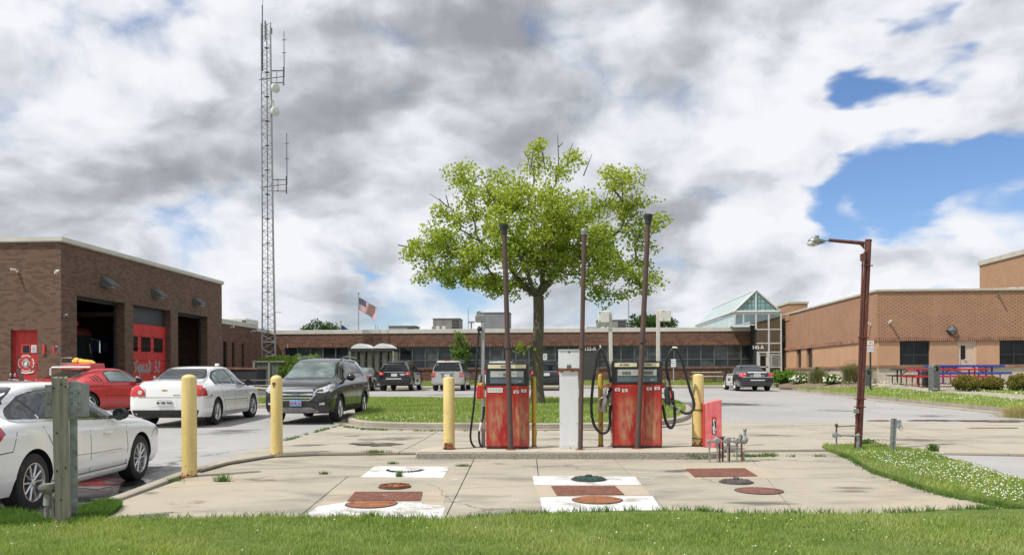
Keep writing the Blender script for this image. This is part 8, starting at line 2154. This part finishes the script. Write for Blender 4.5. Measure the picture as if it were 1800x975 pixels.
# ------------ vegetation
def cards(cent,size,tint,mat,name,parent=None,jit=1.0,kind=None,shape='leaf',up=0.0,seed=1):
 """many small real leaf faces: cent (n,3), size (n,), tint (n,)"""
 rng=np.random.default_rng(seed);n=len(cent);cent=np.asarray(cent,dtype=np.float64)
 a=rng.normal(size=(n,3));a[:,2]*=(1-up);a/=np.linalg.norm(a,axis=1)[:,None]+1e-9
 b=rng.normal(size=(n,3));b-=(b*a).sum(1)[:,None]*a;b/=np.linalg.norm(b,axis=1)[:,None]+1e-9
 c=np.cross(a,b);s=np.asarray(size)[:,None]
 pr=[(-.5,0,0),(-.12,.42,.10),(.18,.26,.05),(.55,0,-.05),(.18,-.26,.05),(-.12,-.42,.10)]
 V=np.stack([cent+s*(a*p+b*q+c*r)for p,q,r in pr],1).reshape(-1,3)
 me=bpy.data.meshes.new(name);nf=n*2
 me.vertices.add(len(V));me.vertices.foreach_set('co',V.astype(np.float32).ravel())
 base=(np.arange(n)*6)[:,None];f=np.concatenate([base+np.array([0,1,2,3]),base+np.array([0,3,4,5])],1).reshape(-1)
 me.loops.add(nf*4);me.loops.foreach_set('vertex_index',f.astype(np.int32));me.polygons.add(nf)
 me.polygons.foreach_set('loop_start',(np.arange(nf)*4).astype(np.int32));me.polygons.foreach_set('loop_total',np.full(nf,4,dtype=np.int32))
 at=me.attributes.new('tint','FLOAT','POINT');at.data.foreach_set('value',np.repeat(np.asarray(tint,dtype=np.float32),6))
 me.materials.append(mat);me.update(calc_edges=True)
 o=bpy.data.objects.new(name,me);COL.objects.link(o)
 if parent is not None:o.parent=parent
 if kind:o['kind']=kind
 return o
def blades(P,h,w,tint,mat,name,parent=None,kind=None,lean=0.5,seed=1,seg=2):
 """grass blades standing at P (n,3)"""
 rng=np.random.default_rng(seed);n=len(P);P=np.asarray(P,dtype=np.float64);h=np.asarray(h)[:,None];w=np.asarray(w)[:,None]
 an=rng.uniform(0,2*PI,n);side=np.stack([np.cos(an),np.sin(an),np.zeros(n)],1)
 ld=rng.uniform(0,2*PI,n);ln=np.stack([np.cos(ld),np.sin(ld),np.zeros(n)],1)*(rng.uniform(.1,1,n)*lean)[:,None]*h
 up=np.array([0,0,1.0])[None,:]*h
 v0=P-side*w/2;v1=P+side*w/2;m0=P+up*.55+ln*.35-side*w*.38;m1=P+up*.55+ln*.35+side*w*.38;tp=P+up*.95+ln
 V=np.stack([v0,v1,m1,m0,tp],1).reshape(-1,3)
 me=bpy.data.meshes.new(name);me.vertices.add(len(V));me.vertices.foreach_set('co',V.astype(np.float32).ravel())
 b=(np.arange(n)*5)[:,None];f=np.concatenate([b+np.array([0,1,2,3]),b+np.array([3,2,4])],1).reshape(-1)
 me.loops.add(n*7);me.loops.foreach_set('vertex_index',f.astype(np.int32));me.polygons.add(n*2)
 st=np.stack([np.arange(n)*7,np.arange(n)*7+4],1).ravel();tt=np.tile([4,3],n)
 me.polygons.foreach_set('loop_start',st.astype(np.int32));me.polygons.foreach_set('loop_total',tt.astype(np.int32))
 at=me.attributes.new('tint','FLOAT','POINT');at.data.foreach_set('value',np.repeat(np.asarray(tint,dtype=np.float32),5))
 me.materials.append(mat);me.update(calc_edges=True)
 o=bpy.data.objects.new(name,me);COL.objects.link(o)
 if parent is not None:o.parent=parent
 if kind:o['kind']=kind
 return o
def poly_mask(X,Y,poly):
 c=np.zeros(X.shape,bool);n=len(poly);j=n-1
 for i in range(n):
  xi,yi=poly[i];xj,yj=poly[j]
  if yi!=yj:
   t=((yi>Y)!=(yj>Y))&(X<(xj-xi)*(Y-yi)/(yj-yi)+xi);c^=t
  j=i
 return c
def hvec(h,X,Y):return np.array([h(x,y)for x,y in zip(X,Y)])
def Gv(Y):return np.interp(Y,[p[0]for p in GPTS],[p[1]for p in GPTS])
def clump(X,Y,s,seed):
 r=np.random.default_rng(seed);v=np.zeros_like(X)
 for k in range(5):
  a=r.uniform(0,2*PI);f=s*(1.0+k*.9);v+=np.sin((X*np.cos(a)+Y*np.sin(a))*f+r.uniform(0,6))/(1+k*.5)
 return v/2.6
def lawn_blades(name,label_mat,poly,box,n,hr,wr,zf,seed,lean=.6,clumpy=.4,edge=None):
 rng=np.random.default_rng(seed);x0,x1,y0,y1=box;X=rng.uniform(x0,x1,n);Y=rng.uniform(y0,y1,n)
 m=poly_mask(X,Y,poly);X,Y=X[m],Y[m];c=clump(X,Y,2.2,seed);c2=clump(X,Y,9,seed+1)
 keep=rng.uniform(0,1,len(X))<.75+.25*c2;X,Y,c,c2=X[keep],Y[keep],c[keep],c2[keep]
 h=rng.uniform(hr[0],hr[1],len(X))*(1+clumpy*c+.25*c2);w=rng.uniform(wr[0],wr[1],len(X))
 t=np.clip(.45+.32*c+rng.normal(0,.27,len(X)),0,1.15)
 return blades(np.stack([X,Y,zf(X,Y)],1),h,w,t,M[label_mat],name,None,'stuff',lean,seed)
FP=[(p[0],p[1])for p in fe]+[(14,8.3),(14,4.0),(-14,4.0),(-14,8.3)]
o=lawn_blades('grass','grass_blade',FP,(-6.6,6.4,5.7,8.4),210000,(.03,.062),(.004,.008),lambda X,Y:Gv(Y)+.015,11,.9)
o['label']='mown green lawn in front of the concrete pad';o['category']='grass'
o=lawn_blades('grass','grass_blade',FP,(-11,11,3.6,5.9),60000,(.04,.08),(.006,.011),lambda X,Y:Gv(Y)+.015,12,.9)
o['label']='mown lawn nearer than the picture edge';o['category']='grass'
o=lawn_blades('grass','grass_blade',rs_poly,(4.0,11.5,7.4,14.6),130000,(.03,.065),(.006,.011),lambda X,Y:Gv(Y)+.05,13,.8,.5)
o['label']='rough grass of the clover strip at the right of the pad';o['category']='grass'
o=lawn_blades('grass','grass_blade',ti,(-12,6,16,34),150000,(.06,.10),(.012,.022),lambda X,Y:Gv(Y)+.11,14,.7)
o['label']='grass of the planted island around the tree';o['category']='grass'
RPn=[(x,y)for x,y in rp]
def RLv(X,Y):
 base=Gv(Y)+.13;t=1-np.minimum(1.0,np.hypot(np.maximum(0,XR-X)/2.9,np.maximum(0,YR-Y)/15.0));t=t*t*(3-2*t);return base+t*(.97-base)
path_poly=wk_lo+wk_hi[::-1];pat_poly=pts([(1540,681.5),(1660,683.5),(1900,690)],RL)+[(30,YR+0.2),(XR-0.3,YR+0.2)];bed_poly=pts([(1370,680),(1470,682),(1545,681)],RL)+[(XR+0.1,YR+0.4),(XR+0.1,59.5),(15.6,59.5)]
def right_grass():
 rng=np.random.default_rng(5);n=150000;X=rng.uniform(12.5,27,n);Y=rng.uniform(21,58,n);Y=21+(Y-21)**1.0
 m=poly_mask(X,Y,RPn)&~poly_mask(X,Y,path_poly)&~poly_mask(X,Y,pat_poly)&~poly_mask(X,Y,bed_poly)&(Y<54)&~((X>XR-.05)&(Y>YR-.1));X,Y=X[m],Y[m]
 c=clump(X,Y,1.3,8);h=rng.uniform(.07,.12,len(X))*(1+.3*c);t=np.clip(.7+.3*c+rng.normal(0,.25,len(X)),0,1)
 o=blades(np.stack([X,Y,RLv(X,Y)-.01],1),h,rng.uniform(.02,.035,len(X)),t,M['grass_blade'],'grass',None,'stuff',.7,6)
 o['label']='grass verge between the road kerb and the footpath at the right';o['category']='grass'
right_grass()
def back_grass():
 rng=np.random.default_rng(9);n=40000;X=rng.uniform(-12,14.3,n);Y=rng.uniform(56.3,59.9,n);Z=hvec(ML,X,Y)+.01
 o=blades(np.stack([X,Y,Z],1),rng.uniform(.08,.14,n),rng.uniform(.03,.05,n),rng.uniform(.3,1,n),M['grass_blade'],'grass',None,'stuff',.6,7)
 o['label']='grass strip at the foot of the long brown building';o['category']='grass'
back_grass()
def clover(name,label,polys,n,zf,r,seed,hh=.09):
 rng=np.random.default_rng(seed);V=[];Fc=[];bm_v=[(0,0,1),(1,0,0),(0,1,0),(-1,0,0),(0,-1,0),(0,0,-.8)];bf=[(0,1,2),(0,2,3),(0,3,4),(0,4,1),(5,2,1),(5,3,2),(5,4,3),(5,1,4)]
 k=0
 for poly,cnt,box in polys:
  X=rng.uniform(box[0],box[1],cnt*4);Y=rng.uniform(box[2],box[3],cnt*4);c=clump(X,Y,1.6,seed)
  m=poly_mask(X,Y,poly)&(rng.uniform(-1,1,len(X))<c*1.2+.1);X,Y=X[m][:cnt],Y[m][:cnt];Z=zf(X,Y)+rng.uniform(.5,1.1,len(X))*hh
  for x,y,z in zip(X,Y,Z):
   rr=r*rng.uniform(.7,1.2);V+=[(x+a*rr,y+b*rr,z+c_*rr)for a,b,c_ in bm_v];Fc+=[tuple(i+k for i in f)for f in bf];k+=6
 me=bpy.data.meshes.new(name);me.from_pydata(V,[],Fc);me.materials.append(M['clover_white']);o=bpy.data.objects.new(name,me);COL.objects.link(o);o['kind']='stuff';o['label']=label;o['category']='clover'
clip_s=[(x,y)for x,y in rs_poly]
clover('clover_flowers','white clover heads scattered over the strip at the right of the pad',[(clip_s,1700,(4.6,10.8,8.2,13.2))],0,lambda X,Y:Gv(Y)+.05,.010,21,.07)
clover('clover_flowers','few white clover heads in the front lawn',[(FP,60,(-6,5.5,6.2,8.2))],0,lambda X,Y:Gv(Y)+.01,.008,22,.075)
clover('clover_flowers','white clover heads along the kerb of the planted island',[(ti,190,(-6.5,4,17.2,20.0))],0,lambda X,Y:Gv(Y)+.11,.013,23,.10)
clover('clover_flowers','white clover heads in the verge at the right',[(RPn,1500,(13.5,26,23,44))],0,lambda X,Y:RLv(X,Y),.022,24,.12)
# ---- trees
def grow(name,label,base,fork,crown,nodes,leaf_n,leaf_s,mat,trunk_r,seed,cl_r=.55,tint=(.35,.3),grp=None,lean=None,limbs=None,sparse=None,cat='tree',leaf_parts=True,twig=.012):
 """crown: list of ellipsoids (cx, cy, cz, rx, ry, rz) relative to base; a branching skeleton reaches every leaf cluster"""
 rnd=random.Random(seed);rng=np.random.default_rng(seed)
 t=thing(name,label,cat,tuple(base),0,grp)
 C=[]
 tot=sum(e[3]*e[4]*e[5]for e in crown)
 for e in crown:
  k=max(3,int(nodes*e[3]*e[4]*e[5]/tot))
  for _ in range(k):
   while True:
    p=Vector((rnd.uniform(-1,1),rnd.uniform(-1,1),rnd.uniform(-1,1)))
    if p.length<1 and rnd.random()<.25+.75*p.length:break
   C.append(Vector((e[0]+p.x*e[3],e[1]+p.y*e[4],e[2]+p.z*e[5])))
 fork=Vector(fork);skel=[(Vector((0,0,0)),-1)]
 lean=Vector(lean or(0,0,0));nseg=7
 for i in range(1,nseg+1):
  f=i/nseg;skel.append((fork*f+lean*math.sin(PI*f)+Vector((rnd.uniform(-1,1),rnd.uniform(-1,1),0))*trunk_r*.15,len(skel)-1))
 forki=len(skel)-1
 for L in(limbs or[]):
  prev=forki;P=[skel[forki][0]]+[Vector(q)for q in L];
  for q in bez(P,5)[1:]:
   skel.append((q+Vector((rnd.uniform(-1,1),rnd.uniform(-1,1),rnd.uniform(-1,1)))*.04,prev));prev=len(skel)-1
 C.sort(key=lambda c:(c-fork).length)
 ends=[]
 for c in C:
  best,bi=1e9,forki
  for i in range(forki,len(skel)):
   q=skel[i][0];dd=(c-q).length;pen=.35*(q-fork).length
   s=dd+pen
   if s<best:best,bi=s,i
  q0=skel[bi][0];L=(c-q0).length;k=max(1,int(L/.35));prev=bi
  sag=Vector((rnd.uniform(-1,1),rnd.uniform(-1,1),rnd.uniform(.1,1)))*.10*L
  for i in range(1,k+1):
   f=i/k;p=q0 .lerp(c,f)+sag*math.sin(PI*f)+Vector((rnd.uniform(-1,1),rnd.uniform(-1,1),rnd.uniform(-1,1)))*.04
   skel.append((p,prev));prev=len(skel)-1
  ends.append((c,prev))
 n=len(skel);wgt=[0.0]*n
 for c,e in ends:wgt[e]+=1
 for i in range(n-1,0,-1):wgt[skel[i][1]]+=wgt[i]
 kids={}
 for i in range(1,n):kids.setdefault(skel[i][1],[]).append(i)
 tot_w=wgt[0]
 def rad(i):return max(twig,trunk_r*(wgt[i]/tot_w)**.47)
 tm,bmh=MB(),MB()
 tr_pts=[skel[i][0]for i in range(forki+1)];rr=[trunk_r*(1.45 if i==0 else 1.08 if i==1 else 1.0-.05*i/forki)for i in range(forki+1)]
 tm.tube(tr_pts,rr,16)
 tm.build('trunk',M['bark'],t,60)
 done=set(range(forki+1));stack=[(forki,k)for k in kids.get(forki,[])]
 while stack:
  a,b=stack.pop();chain=[a,b]
  while True:
   ks=sorted(kids.get(chain[-1],[]),key=lambda q:-wgt[q])
   if not ks:break
   for q in ks[1:]:stack.append((chain[-1],q))
   chain.append(ks[0])
  r0=[min(rad(chain[1]),trunk_r*.8)]+[rad(q)for q in chain[1:]]
  r0[-1]*=.5;bmh.tube([skel[q][0]for q in chain],r0,6 if r0[0]>.03 else 4,caps=False)
 bmh.build('branches',M['bark'],t,60)
 cen=[];tn=[]
 zmin=min(c.z for c in C);zmax=max(c.z for c in C)
 for c,e in ends:
  if sparse and rnd.random()<sparse(c):continue
  k=int(leaf_n*rnd.uniform(.6,1.4));g_=rng.normal(0,1,(k,3));g_/=np.linalg.norm(g_,axis=1)[:,None];g_*=(rng.uniform(0,1,k)**.45)[:,None]*cl_r*rnd.uniform(.7,1.15)
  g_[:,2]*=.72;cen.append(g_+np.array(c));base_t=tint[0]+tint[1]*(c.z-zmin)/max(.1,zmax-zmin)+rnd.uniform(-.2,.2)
  tn.append(np.clip(base_t+rng.normal(0,.27,k),0,1))
 cen=np.concatenate(cen);tn=np.concatenate(tn)
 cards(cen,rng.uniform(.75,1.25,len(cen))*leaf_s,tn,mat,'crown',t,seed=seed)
 return t
def main_tree():
 b=onto(945,709,TL);d=(b-Vector((0,0,EYE))).dot(FW);k=d/F
 X=lambda u:(u-946)*k;Z=lambda v:(709-v)*k
 def E(u,v,ru,rv,y=0,ry=None):return(X(u),y,Z(v),ru*k,(ry if ry else ru*.85)*k,rv*k)
 crown=[E(860,350,70,52),E(800,400,50,50,.5),E(790,450,60,42,-.6),E(850,470,75,42,.8),E(738,430,44,22,.0,60),E(722,428,26,10,.2,40),E(765,450,42,34,.3),E(752,488,36,20,.4),E(835,305,45,22,.2),E(950,420,90,62,.6),E(940,390,80,60,-1.3),E(1020,440,80,60),E(1075,385,62,45,.6),E(1125,378,44,34),E(1120,470,42,34,.2),E(1140,400,30,26,-.5),E(1080,330,52,28,-.4),E(1010,300,38,34),E(950,290,38,26,.3),E(1040,480,70,36,-.9),E(1100,490,46,32,.3),E(920,500,60,22,1.0),E(1125,430,36,36,.5),E(1132,498,30,22,-.3),E(1075,522,34,12,.6),E(860,505,50,18,-.6),E(930,262,26,14),E(1090,310,30,14,.3),E(1050,518,40,14,.2),E(900,330,50,40,1.0),E(1000,360,55,40,1.2),E(1010,400,60,40,-1.6),E(900,440,70,45,-1.4)]
 limbs=[[(X(925),.1,Z(505)),(X(900),.5,Z(470)),(X(860),.6,Z(430)),(X(810),.3,Z(400))],[(X(955),0,Z(500)),(X(960),-.2,Z(440)),(X(965),0,Z(370)),(X(985),0,Z(300))],[(X(965),-.2,Z(500)),(X(1000),-.6,Z(465)),(X(1050),-.3,Z(450)),(X(1110),.2,Z(480))],[(X(935),-.3,Z(500)),(X(915),-.8,Z(440)),(X(880),-1.0,Z(370)),(X(850),-.6,Z(320))],[(X(960),.5,Z(495)),(X(1010),.9,Z(430)),(X(1070),.8,Z(385)),(X(1120),.4,Z(365))]]
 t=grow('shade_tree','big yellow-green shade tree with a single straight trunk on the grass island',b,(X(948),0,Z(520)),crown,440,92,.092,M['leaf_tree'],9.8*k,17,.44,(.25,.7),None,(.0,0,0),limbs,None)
 m=MB();rnd=random.Random(2)
 for P in([(985,300),(984,262),(983,238)],[(984,262),(992,250)],[(960,290),(955,262),(948,248)],[(1028,310),(1038,285),(1043,272)],[(800,370),(778,352),(757,338)],[(778,352),(772,344)],[(790,362),(785,340)],[(1000,290),(1005,265),(1010,255)],[(935,300),(930,275),(924,268)],[(700,428),(720,430),(750,432)]):
  m.tube([(X(u),rnd.uniform(-.2,.2),Z(v))for u,v in P],[.022,.015,.007][:len(P)],5)
 m.build('bare_twigs',M['bark'],t)
 rng=np.random.default_rng(3);c=np.array([X(918),-.3,Z(612)])+rng.normal(0,.1,(40,3))*np.array([1.4,1,1]);cards(c,np.full(40,.12),np.full(40,.7),M['leaf_tree'],'sprig',t,seed=4);MB().tube([(X(938),-.2,Z(600)),(X(926),-.3,Z(608)),(X(916),-.3,Z(612))],.012,5).build('sprig_twig',M['bark'],t)
main_tree()
def bush(name,label,c,r,n,s,mat,tint=(.3,.5),seed=1,stems=6,cat='shrub',lumps=None,grp=None):
 rng=np.random.default_rng(seed);t=thing(name,label,cat,tuple(c),0,grp);P=[];T=[]
 L=lumps or[(0,0,r[2]*.5,r[0],r[1],r[2]*.55)]
 vol=sum(l[3]*l[5]for l in L)
 for l in L:
  k=int(n*l[3]*l[5]/vol);g_=rng.normal(0,1,(k,3));g_/=np.linalg.norm(g_,axis=1)[:,None];rad=rng.uniform(.2,1,k)**.4
  rad*=1+.16*np.sin(g_[:,0]*6+l[0])*np.cos(g_[:,2]*5+seed)+.1*np.sin(g_[:,1]*11)
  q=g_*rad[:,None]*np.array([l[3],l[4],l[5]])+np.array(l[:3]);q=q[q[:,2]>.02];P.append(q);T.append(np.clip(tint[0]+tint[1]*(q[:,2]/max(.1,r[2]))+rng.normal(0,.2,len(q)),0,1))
 P=np.concatenate(P);T=np.concatenate(T);cards(P,rng.uniform(.7,1.3,len(P))*s,T,mat,'foliage',t,seed=seed)
 m=MB();rnd=random.Random(seed)
 for i in range(stems):
  l=rnd.choice(L);e=Vector((l[0]+rnd.uniform(-.6,.6)*l[3],l[1]+rnd.uniform(-.6,.6)*l[4],l[2]+rnd.uniform(0,.6)*l[5]));m.tube([(l[0]*.6+rnd.uniform(-.1,.1),l[1]*.6,0),tuple(e*.5+Vector((l[0]*.25,0,0))),tuple(e)],[.03,.02,.008],5)
 m.build('stems',M['bark'],t);return t
c=planeY(807,640,57.2);k=57.2/F
grow('young_tree','slim young tree with pale green leaves before the ribbon windows',(c.x,57.2,ML(c.x,57.2)),(0,0,1.2),[(0,0,1.9,.62,.55,.75),(.05,0,2.7,.60,.5,.7),(.0,0,3.35,.40,.4,.45),(-.3,0,2.2,.35,.4,.4),(.45,0,2.0,.35,.4,.4)],70,26,.13,M['leaf_shrub'],.05,31,.28,(.3,.6))
for i,(u,d,v0,w_,label,sd)in enumerate([(562,110,563,84,'dark green tree crown showing above the roof left of the flags',41),(1150,100,548,100,'dark leafy tree crown showing behind the roof between the two hose boxes',43)]):
 b=W(u,d,z=0);b.z=.6;k=d/F;R_=w_/2*k;H=(658-v0)*k+.9
 if sd==41:cr=[(0,0,H-R_*.42,R_*.72,R_*.7,R_*.42),(-R_*.5,0,H-R_*.72,R_*.5,R_*.5,R_*.34),(R_*.55,0,H-R_*.62,R_*.45,R_*.5,R_*.34),(0,0,H-R_*.95,R_*.95,R_*.7,R_*.4)]
 else:cr=[(-R_*.45,0,H-1.6,2.0,2.0,1.1),(-R_*.1,0,H-1.1,1.3,1.3,1.0),(R_*.35,0,H-1.9,1.9,2.0,1.0),(0,0,H-3.0,R_*.9,2.5,1.0),(-R_*.8,0,H-2.4,.9,1,.6),(R_*.8,0,H-2.8,1.0,1,.5)]
 grow('background_tree',label,tuple(b),(0,0,H*.5),cr,130,60,.24,M['leaf_dark'],.25,sd,.75,(.1,.6),'trees beyond the roof')
c=W(535,51.5,z=.75);bush('shrub','large bright green shrub behind the charcoal SUV',c,(2.2,1.2,2.4),9000,.13,M['leaf_shrub'],(.15,.7),51,14,lumps=[(-.9,.6,1.1,.9,.8,.95),(.3,0,1.05,1.3,1.0,.95),(1.2,0,.8,.7,.7,.7),(-1.5,.8,.9,.7,.7,.7)])
c=W(486,55.0,z=.8);bush('shrub','low olive shrub peeping over the board enclosure below the mast',c,(1.2,.8,2.2),4200,.12,M['leaf_shrub'],(.0,.5),53,8,lumps=[(0,0,1.3,1.4,.8,.75),(.6,.2,1.0,.8,.6,.7)])
c=onto(1378,673.5,RL);bush('hedge_shrub','rounded bright green hedge shrub beside the police saloon',(c.x+.1,c.y,c.z),(1.1,.9,1.15),5200,.085,M['leaf_hedge'],(.1,.9),55,8,lumps=[(-.45,0,.42,.55,.7,.42),(.3,0,.42,.62,.7,.42)])
def reeds(u,v,w_,h_,n,label,seed,mat='reed_blade'):
 c=onto(u,v,RL);d=(c-Vector((0,0,EYE))).dot(FW);k=d/F;t=thing('ornamental_grass',label,'ornamental grass',tuple(c));rng=np.random.default_rng(seed)
 r=w_*k/2;P=np.stack([rng.normal(0,r*.3,n),rng.normal(0,r*.3,n),np.zeros(n)],1)
 blades(P,rng.uniform(.45,1.1,n)*h_*k,np.full(n,.018),rng.uniform(0,1,n),M[mat],'blades',t,None,.75,seed)
 hh_=np.clip(rng.normal(.72,.2,n//3),.2,1.15);q=np.stack([rng.normal(0,1,n//3)*r*.35*(.4+hh_),rng.normal(0,r*.4,n//3),hh_*h_*k],1);cards(q,np.full(n//3,.05),rng.uniform(.5,1,n//3),M[mat],'plumes',t,up=-.5,seed=seed+1)
for a in((1438,673,34,26,1500,'clump of tall ornamental grass beside the farther path light',61),(1497,674,30,36,1900,'tallest clump of ornamental grass, left of the rusty lamp pole',62),(1410,672,26,20,900,'low brownish ornamental grass by the slit windows',63),(1522,675,18,30,900,'clump of ornamental grass right behind the rusty lamp pole',64)):reeds(*a)
def flowers(u,v,w_,h_,label,seed):
 c=onto(u,v,RL);d=(c-Vector((0,0,EYE))).dot(FW);k=d/F;t=bush('flowering_shrub',label,c,(w_*k/2,.5,h_*k),1800,.09,M['leaf_shrub'],(.1,.5),seed,4,'flowering shrub')
 rng=np.random.default_rng(seed);m=MB()
 for i in range(60):
  a=rng.normal(0,1,3);a/=np.linalg.norm(a);m.sphere((a[0]*w_*k/2,-abs(a[1])*.5,h_*k*.5+a[2]*h_*k*.5),.055*rng.uniform(.7,1.2),6,4)
 m.build('blossom',M['clover_white'],t)
flowers(1405,674,34,15,'low shrub with white blossoms next to the green hedge',71);flowers(1464,675,36,16,'low shrub with white blossoms between the two ornamental grasses',72)
for u,v,w_,h_,sd,l in((1698,687,44,27,81,'bronze-green shrub in front of the red picnic table, left one'),(1742,686.5,42,24,82,'bronze-green shrub in front of the picnic tables, middle one'),(1792,688,40,30,83,'bronze-green shrub at the right edge of the photo'),(1790,672,44,26,84,'taller green shrub behind the others at the right edge of the photo')):
 c=onto(u,v,RL);d=(c-Vector((0,0,EYE))).dot(FW);k=d/F;bush('shrub',l,c,(w_*k/2,.5,h_*k),3000,.062,M['leaf_bronze' if sd!=84 else 'leaf_hedge'],(.1,.8),sd,10)
def tuft(p,n,h,r,mat,label,seed,name='weed_tuft',cat='weed',lean=.9,w=.008):
 t=thing(name,label,cat,tuple(p));rng=np.random.default_rng(seed);P=np.stack([rng.normal(0,r,n),rng.normal(0,r,n),np.zeros(n)],1);blades(P,rng.uniform(.4,1.1,n)*h,np.full(n,w),rng.uniform(0,1,n),M[mat],'blades',t,None,lean,seed);return t
tuft(onto(1792,733,G),900,.34,.22,'dry_grass','straw-coloured grass tuft at the end of the kerb, right edge of the photo',91,'dry_grass_tuft','grass tuft')
W_=[(966,801,G,.10,.03,'small leafy weed at the foot of the pump island below the tree'),(1222,806,G,.09,.09,'weed patch at the foot of the pump island near the pipes'),(1250,802,G,.07,.05,'weed between the pipe risers and the island kerb'),(814,819,G,.045,.06,'weed in the joint in front of the single pump'),(690,815,G,.045,.04,'tiny weed behind the left white panel'),(702,838,G,.10,.02,'thin straggly weed in front of the ringed fill cover'),(391,846,G,.12,.06,'spiky weed in the joint right of the nearest yellow bollard'),(570,833,G,.05,.03,'small weed in the joint left of the white panel'),(1236,901,G,.05,.04,'weed at the end of the long crack near the lawn'),(1310,802,DR,.06,.10,'weeds along the joint right of the pipes'),(1350,801,DR,.07,.08,'weeds along the joint farther right of the pipes'),(1640,793,DR,.12,.04,'dark weed at the end of the clover strip'),(660,795,DR,.06,.12,'weed on the low step left of the pump island'),(300,845,G,.05,.08,'thin weeds left of the nearest yellow bollard foot'),(1520,783,DR,.12,.1,'weed clump at the foot of the channel post')]
for i,(u,v,h,hh,rr,l)in enumerate(W_):
 p=onto(u,v,h);t=thing('weed',l,'weed',tuple(p));rng=np.random.default_rng(100+i);n=int(60+rr*1800)
 if i in(0,1,2,11,14):q=np.stack([rng.normal(0,rr,n),rng.normal(0,rr*.5,n),rng.uniform(0,hh,n)],1);cards(q,np.full(n,.035),rng.uniform(0,1,n),M['weed_leaf'],'leaves',t,seed=i)
 blades(np.stack([rng.normal(0,rr,n),rng.normal(0,rr*.35,n),np.zeros(n)],1),rng.uniform(.4,1.2,n)*hh,np.full(n,.006),rng.uniform(0,1,n),M['weed_leaf'],'blades',t,None,.8,200+i)
def patch_grass(px,n,h,name,label,seed,hf=FL):
 poly=pts(px,G);xs=[p[0]for p in poly];ys=[p[1]for p in poly];rng=np.random.default_rng(seed);X=rng.uniform(min(xs),max(xs),n);Y=rng.uniform(min(ys),max(ys),n);m=poly_mask(X,Y,poly);X,Y=X[m],Y[m]
 o=blades(np.stack([X,Y,Gv(Y)],1),rng.uniform(.4,1.2,len(X))*h,rng.uniform(.005,.009,len(X)),rng.uniform(0,1,len(X)),M['weed_leaf'],name,None,'stuff',.8,seed);o['label']=label;o['category']='grass'
patch_grass([(120,925),(130,900),(190,884),(216,889),(205,900),(170,918)],16000,.09,'grass','taller weeds and grass at the foot of the wooden post',301)
patch_grass([(-60,930),(-20,900),(30,905),(85,915),(90,925)],12000,.10,'grass','grass fringe between the near car and the lawn at the left edge',302)
def fringe(line,n,h,label,seed,hf=G,spread=.02):
 P=[onto(u,v,hf)for u,v in line];rng=np.random.default_rng(seed);Q=[]
 for a,b in zip(P,P[1:]):
  for _ in range(int(n/(len(P)-1))):
   f=rng.uniform();
   if math.sin(f*23+seed)+math.sin(f*7)<-.1:continue
   q=a.lerp(b,f);Q.append((q.x+rng.normal(0,spread),q.y+rng.normal(0,spread),q.z))
 o=blades(np.array(Q),rng.uniform(.3,1.2,len(Q))*h,np.full(len(Q),.009),rng.uniform(0,1,len(Q)),M['weed_leaf'],'grass',None,'stuff',.9,seed);o['label']=label;o['category']='grass'
fringe([(605,750),(640,755),(740,757.5),(860,757.5),(1010,758)],1500,.06,'sparse grass growing in the gutter joint of the planted island',401,DR,.03)
fringe([(500,775),(560,758),(603,747)],900,.06,'grass growing in the joint between car park and driveway',402,DR,.03)
fringe([(1300,803),(1460,802)],500,.05,'sparse seedlings along the step right of the pipes',403,DR)
fringe([(215,915),(420,912),(640,911),(700,915),(820,916),(900,908),(1010,902),(1200,899),(1330,905),(1560,904),(1700,897),(1790,896)],5200,.085,'ragged grass edge hanging over the front of the concrete',404,G,.035)
fringe([(1475,800),(1500,810),(1530,829),(1590,850),(1650,869),(1740,887),(1800,897)],2600,.06,'ragged clover edge creeping onto the pad',405,G,.035)
# ------------ repeats share a group
GR={'car':'cars parked on the lot','bollard':'yellow bollards and posts round the pumps','manhole cover':'tank and manhole covers in the pad','steel plate':'rusty tread plates in the pad','fuel pump':'fuel pumps on the island','vent pipe':'rusty vent pipes in front of the pumps','hose mast':'hose masts at the pumps','hose':'black pump hoses','hose clip':'white hose clips','fuel nozzle':'pump nozzles','bracket':'hose brackets of the diesel pump','rooftop unit':'rooftop plant boxes','antenna':'roof antennas','security camera':'security cameras on the walls','floodlight':'small floodlights on the walls','roof vent':'roof vents','flagpole':'flagpoles behind the roof','path light':'path lights by the tan building','sign':'signs on posts','bin':'litter bins by the tan building','picnic table':'picnic tables','motorcycle':'motorcycles at the fire station','ornamental grass':'ornamental grass clumps','flowering shrub':'white flowering shrubs','shrub':'shrubs','weed':'weeds in the joints'}
for o in SC.objects:
 if o.parent is None and 'category' in o and 'group' not in o and o['category']in GR and o.get('kind')!='stuff':o['group']=GR[o['category']]
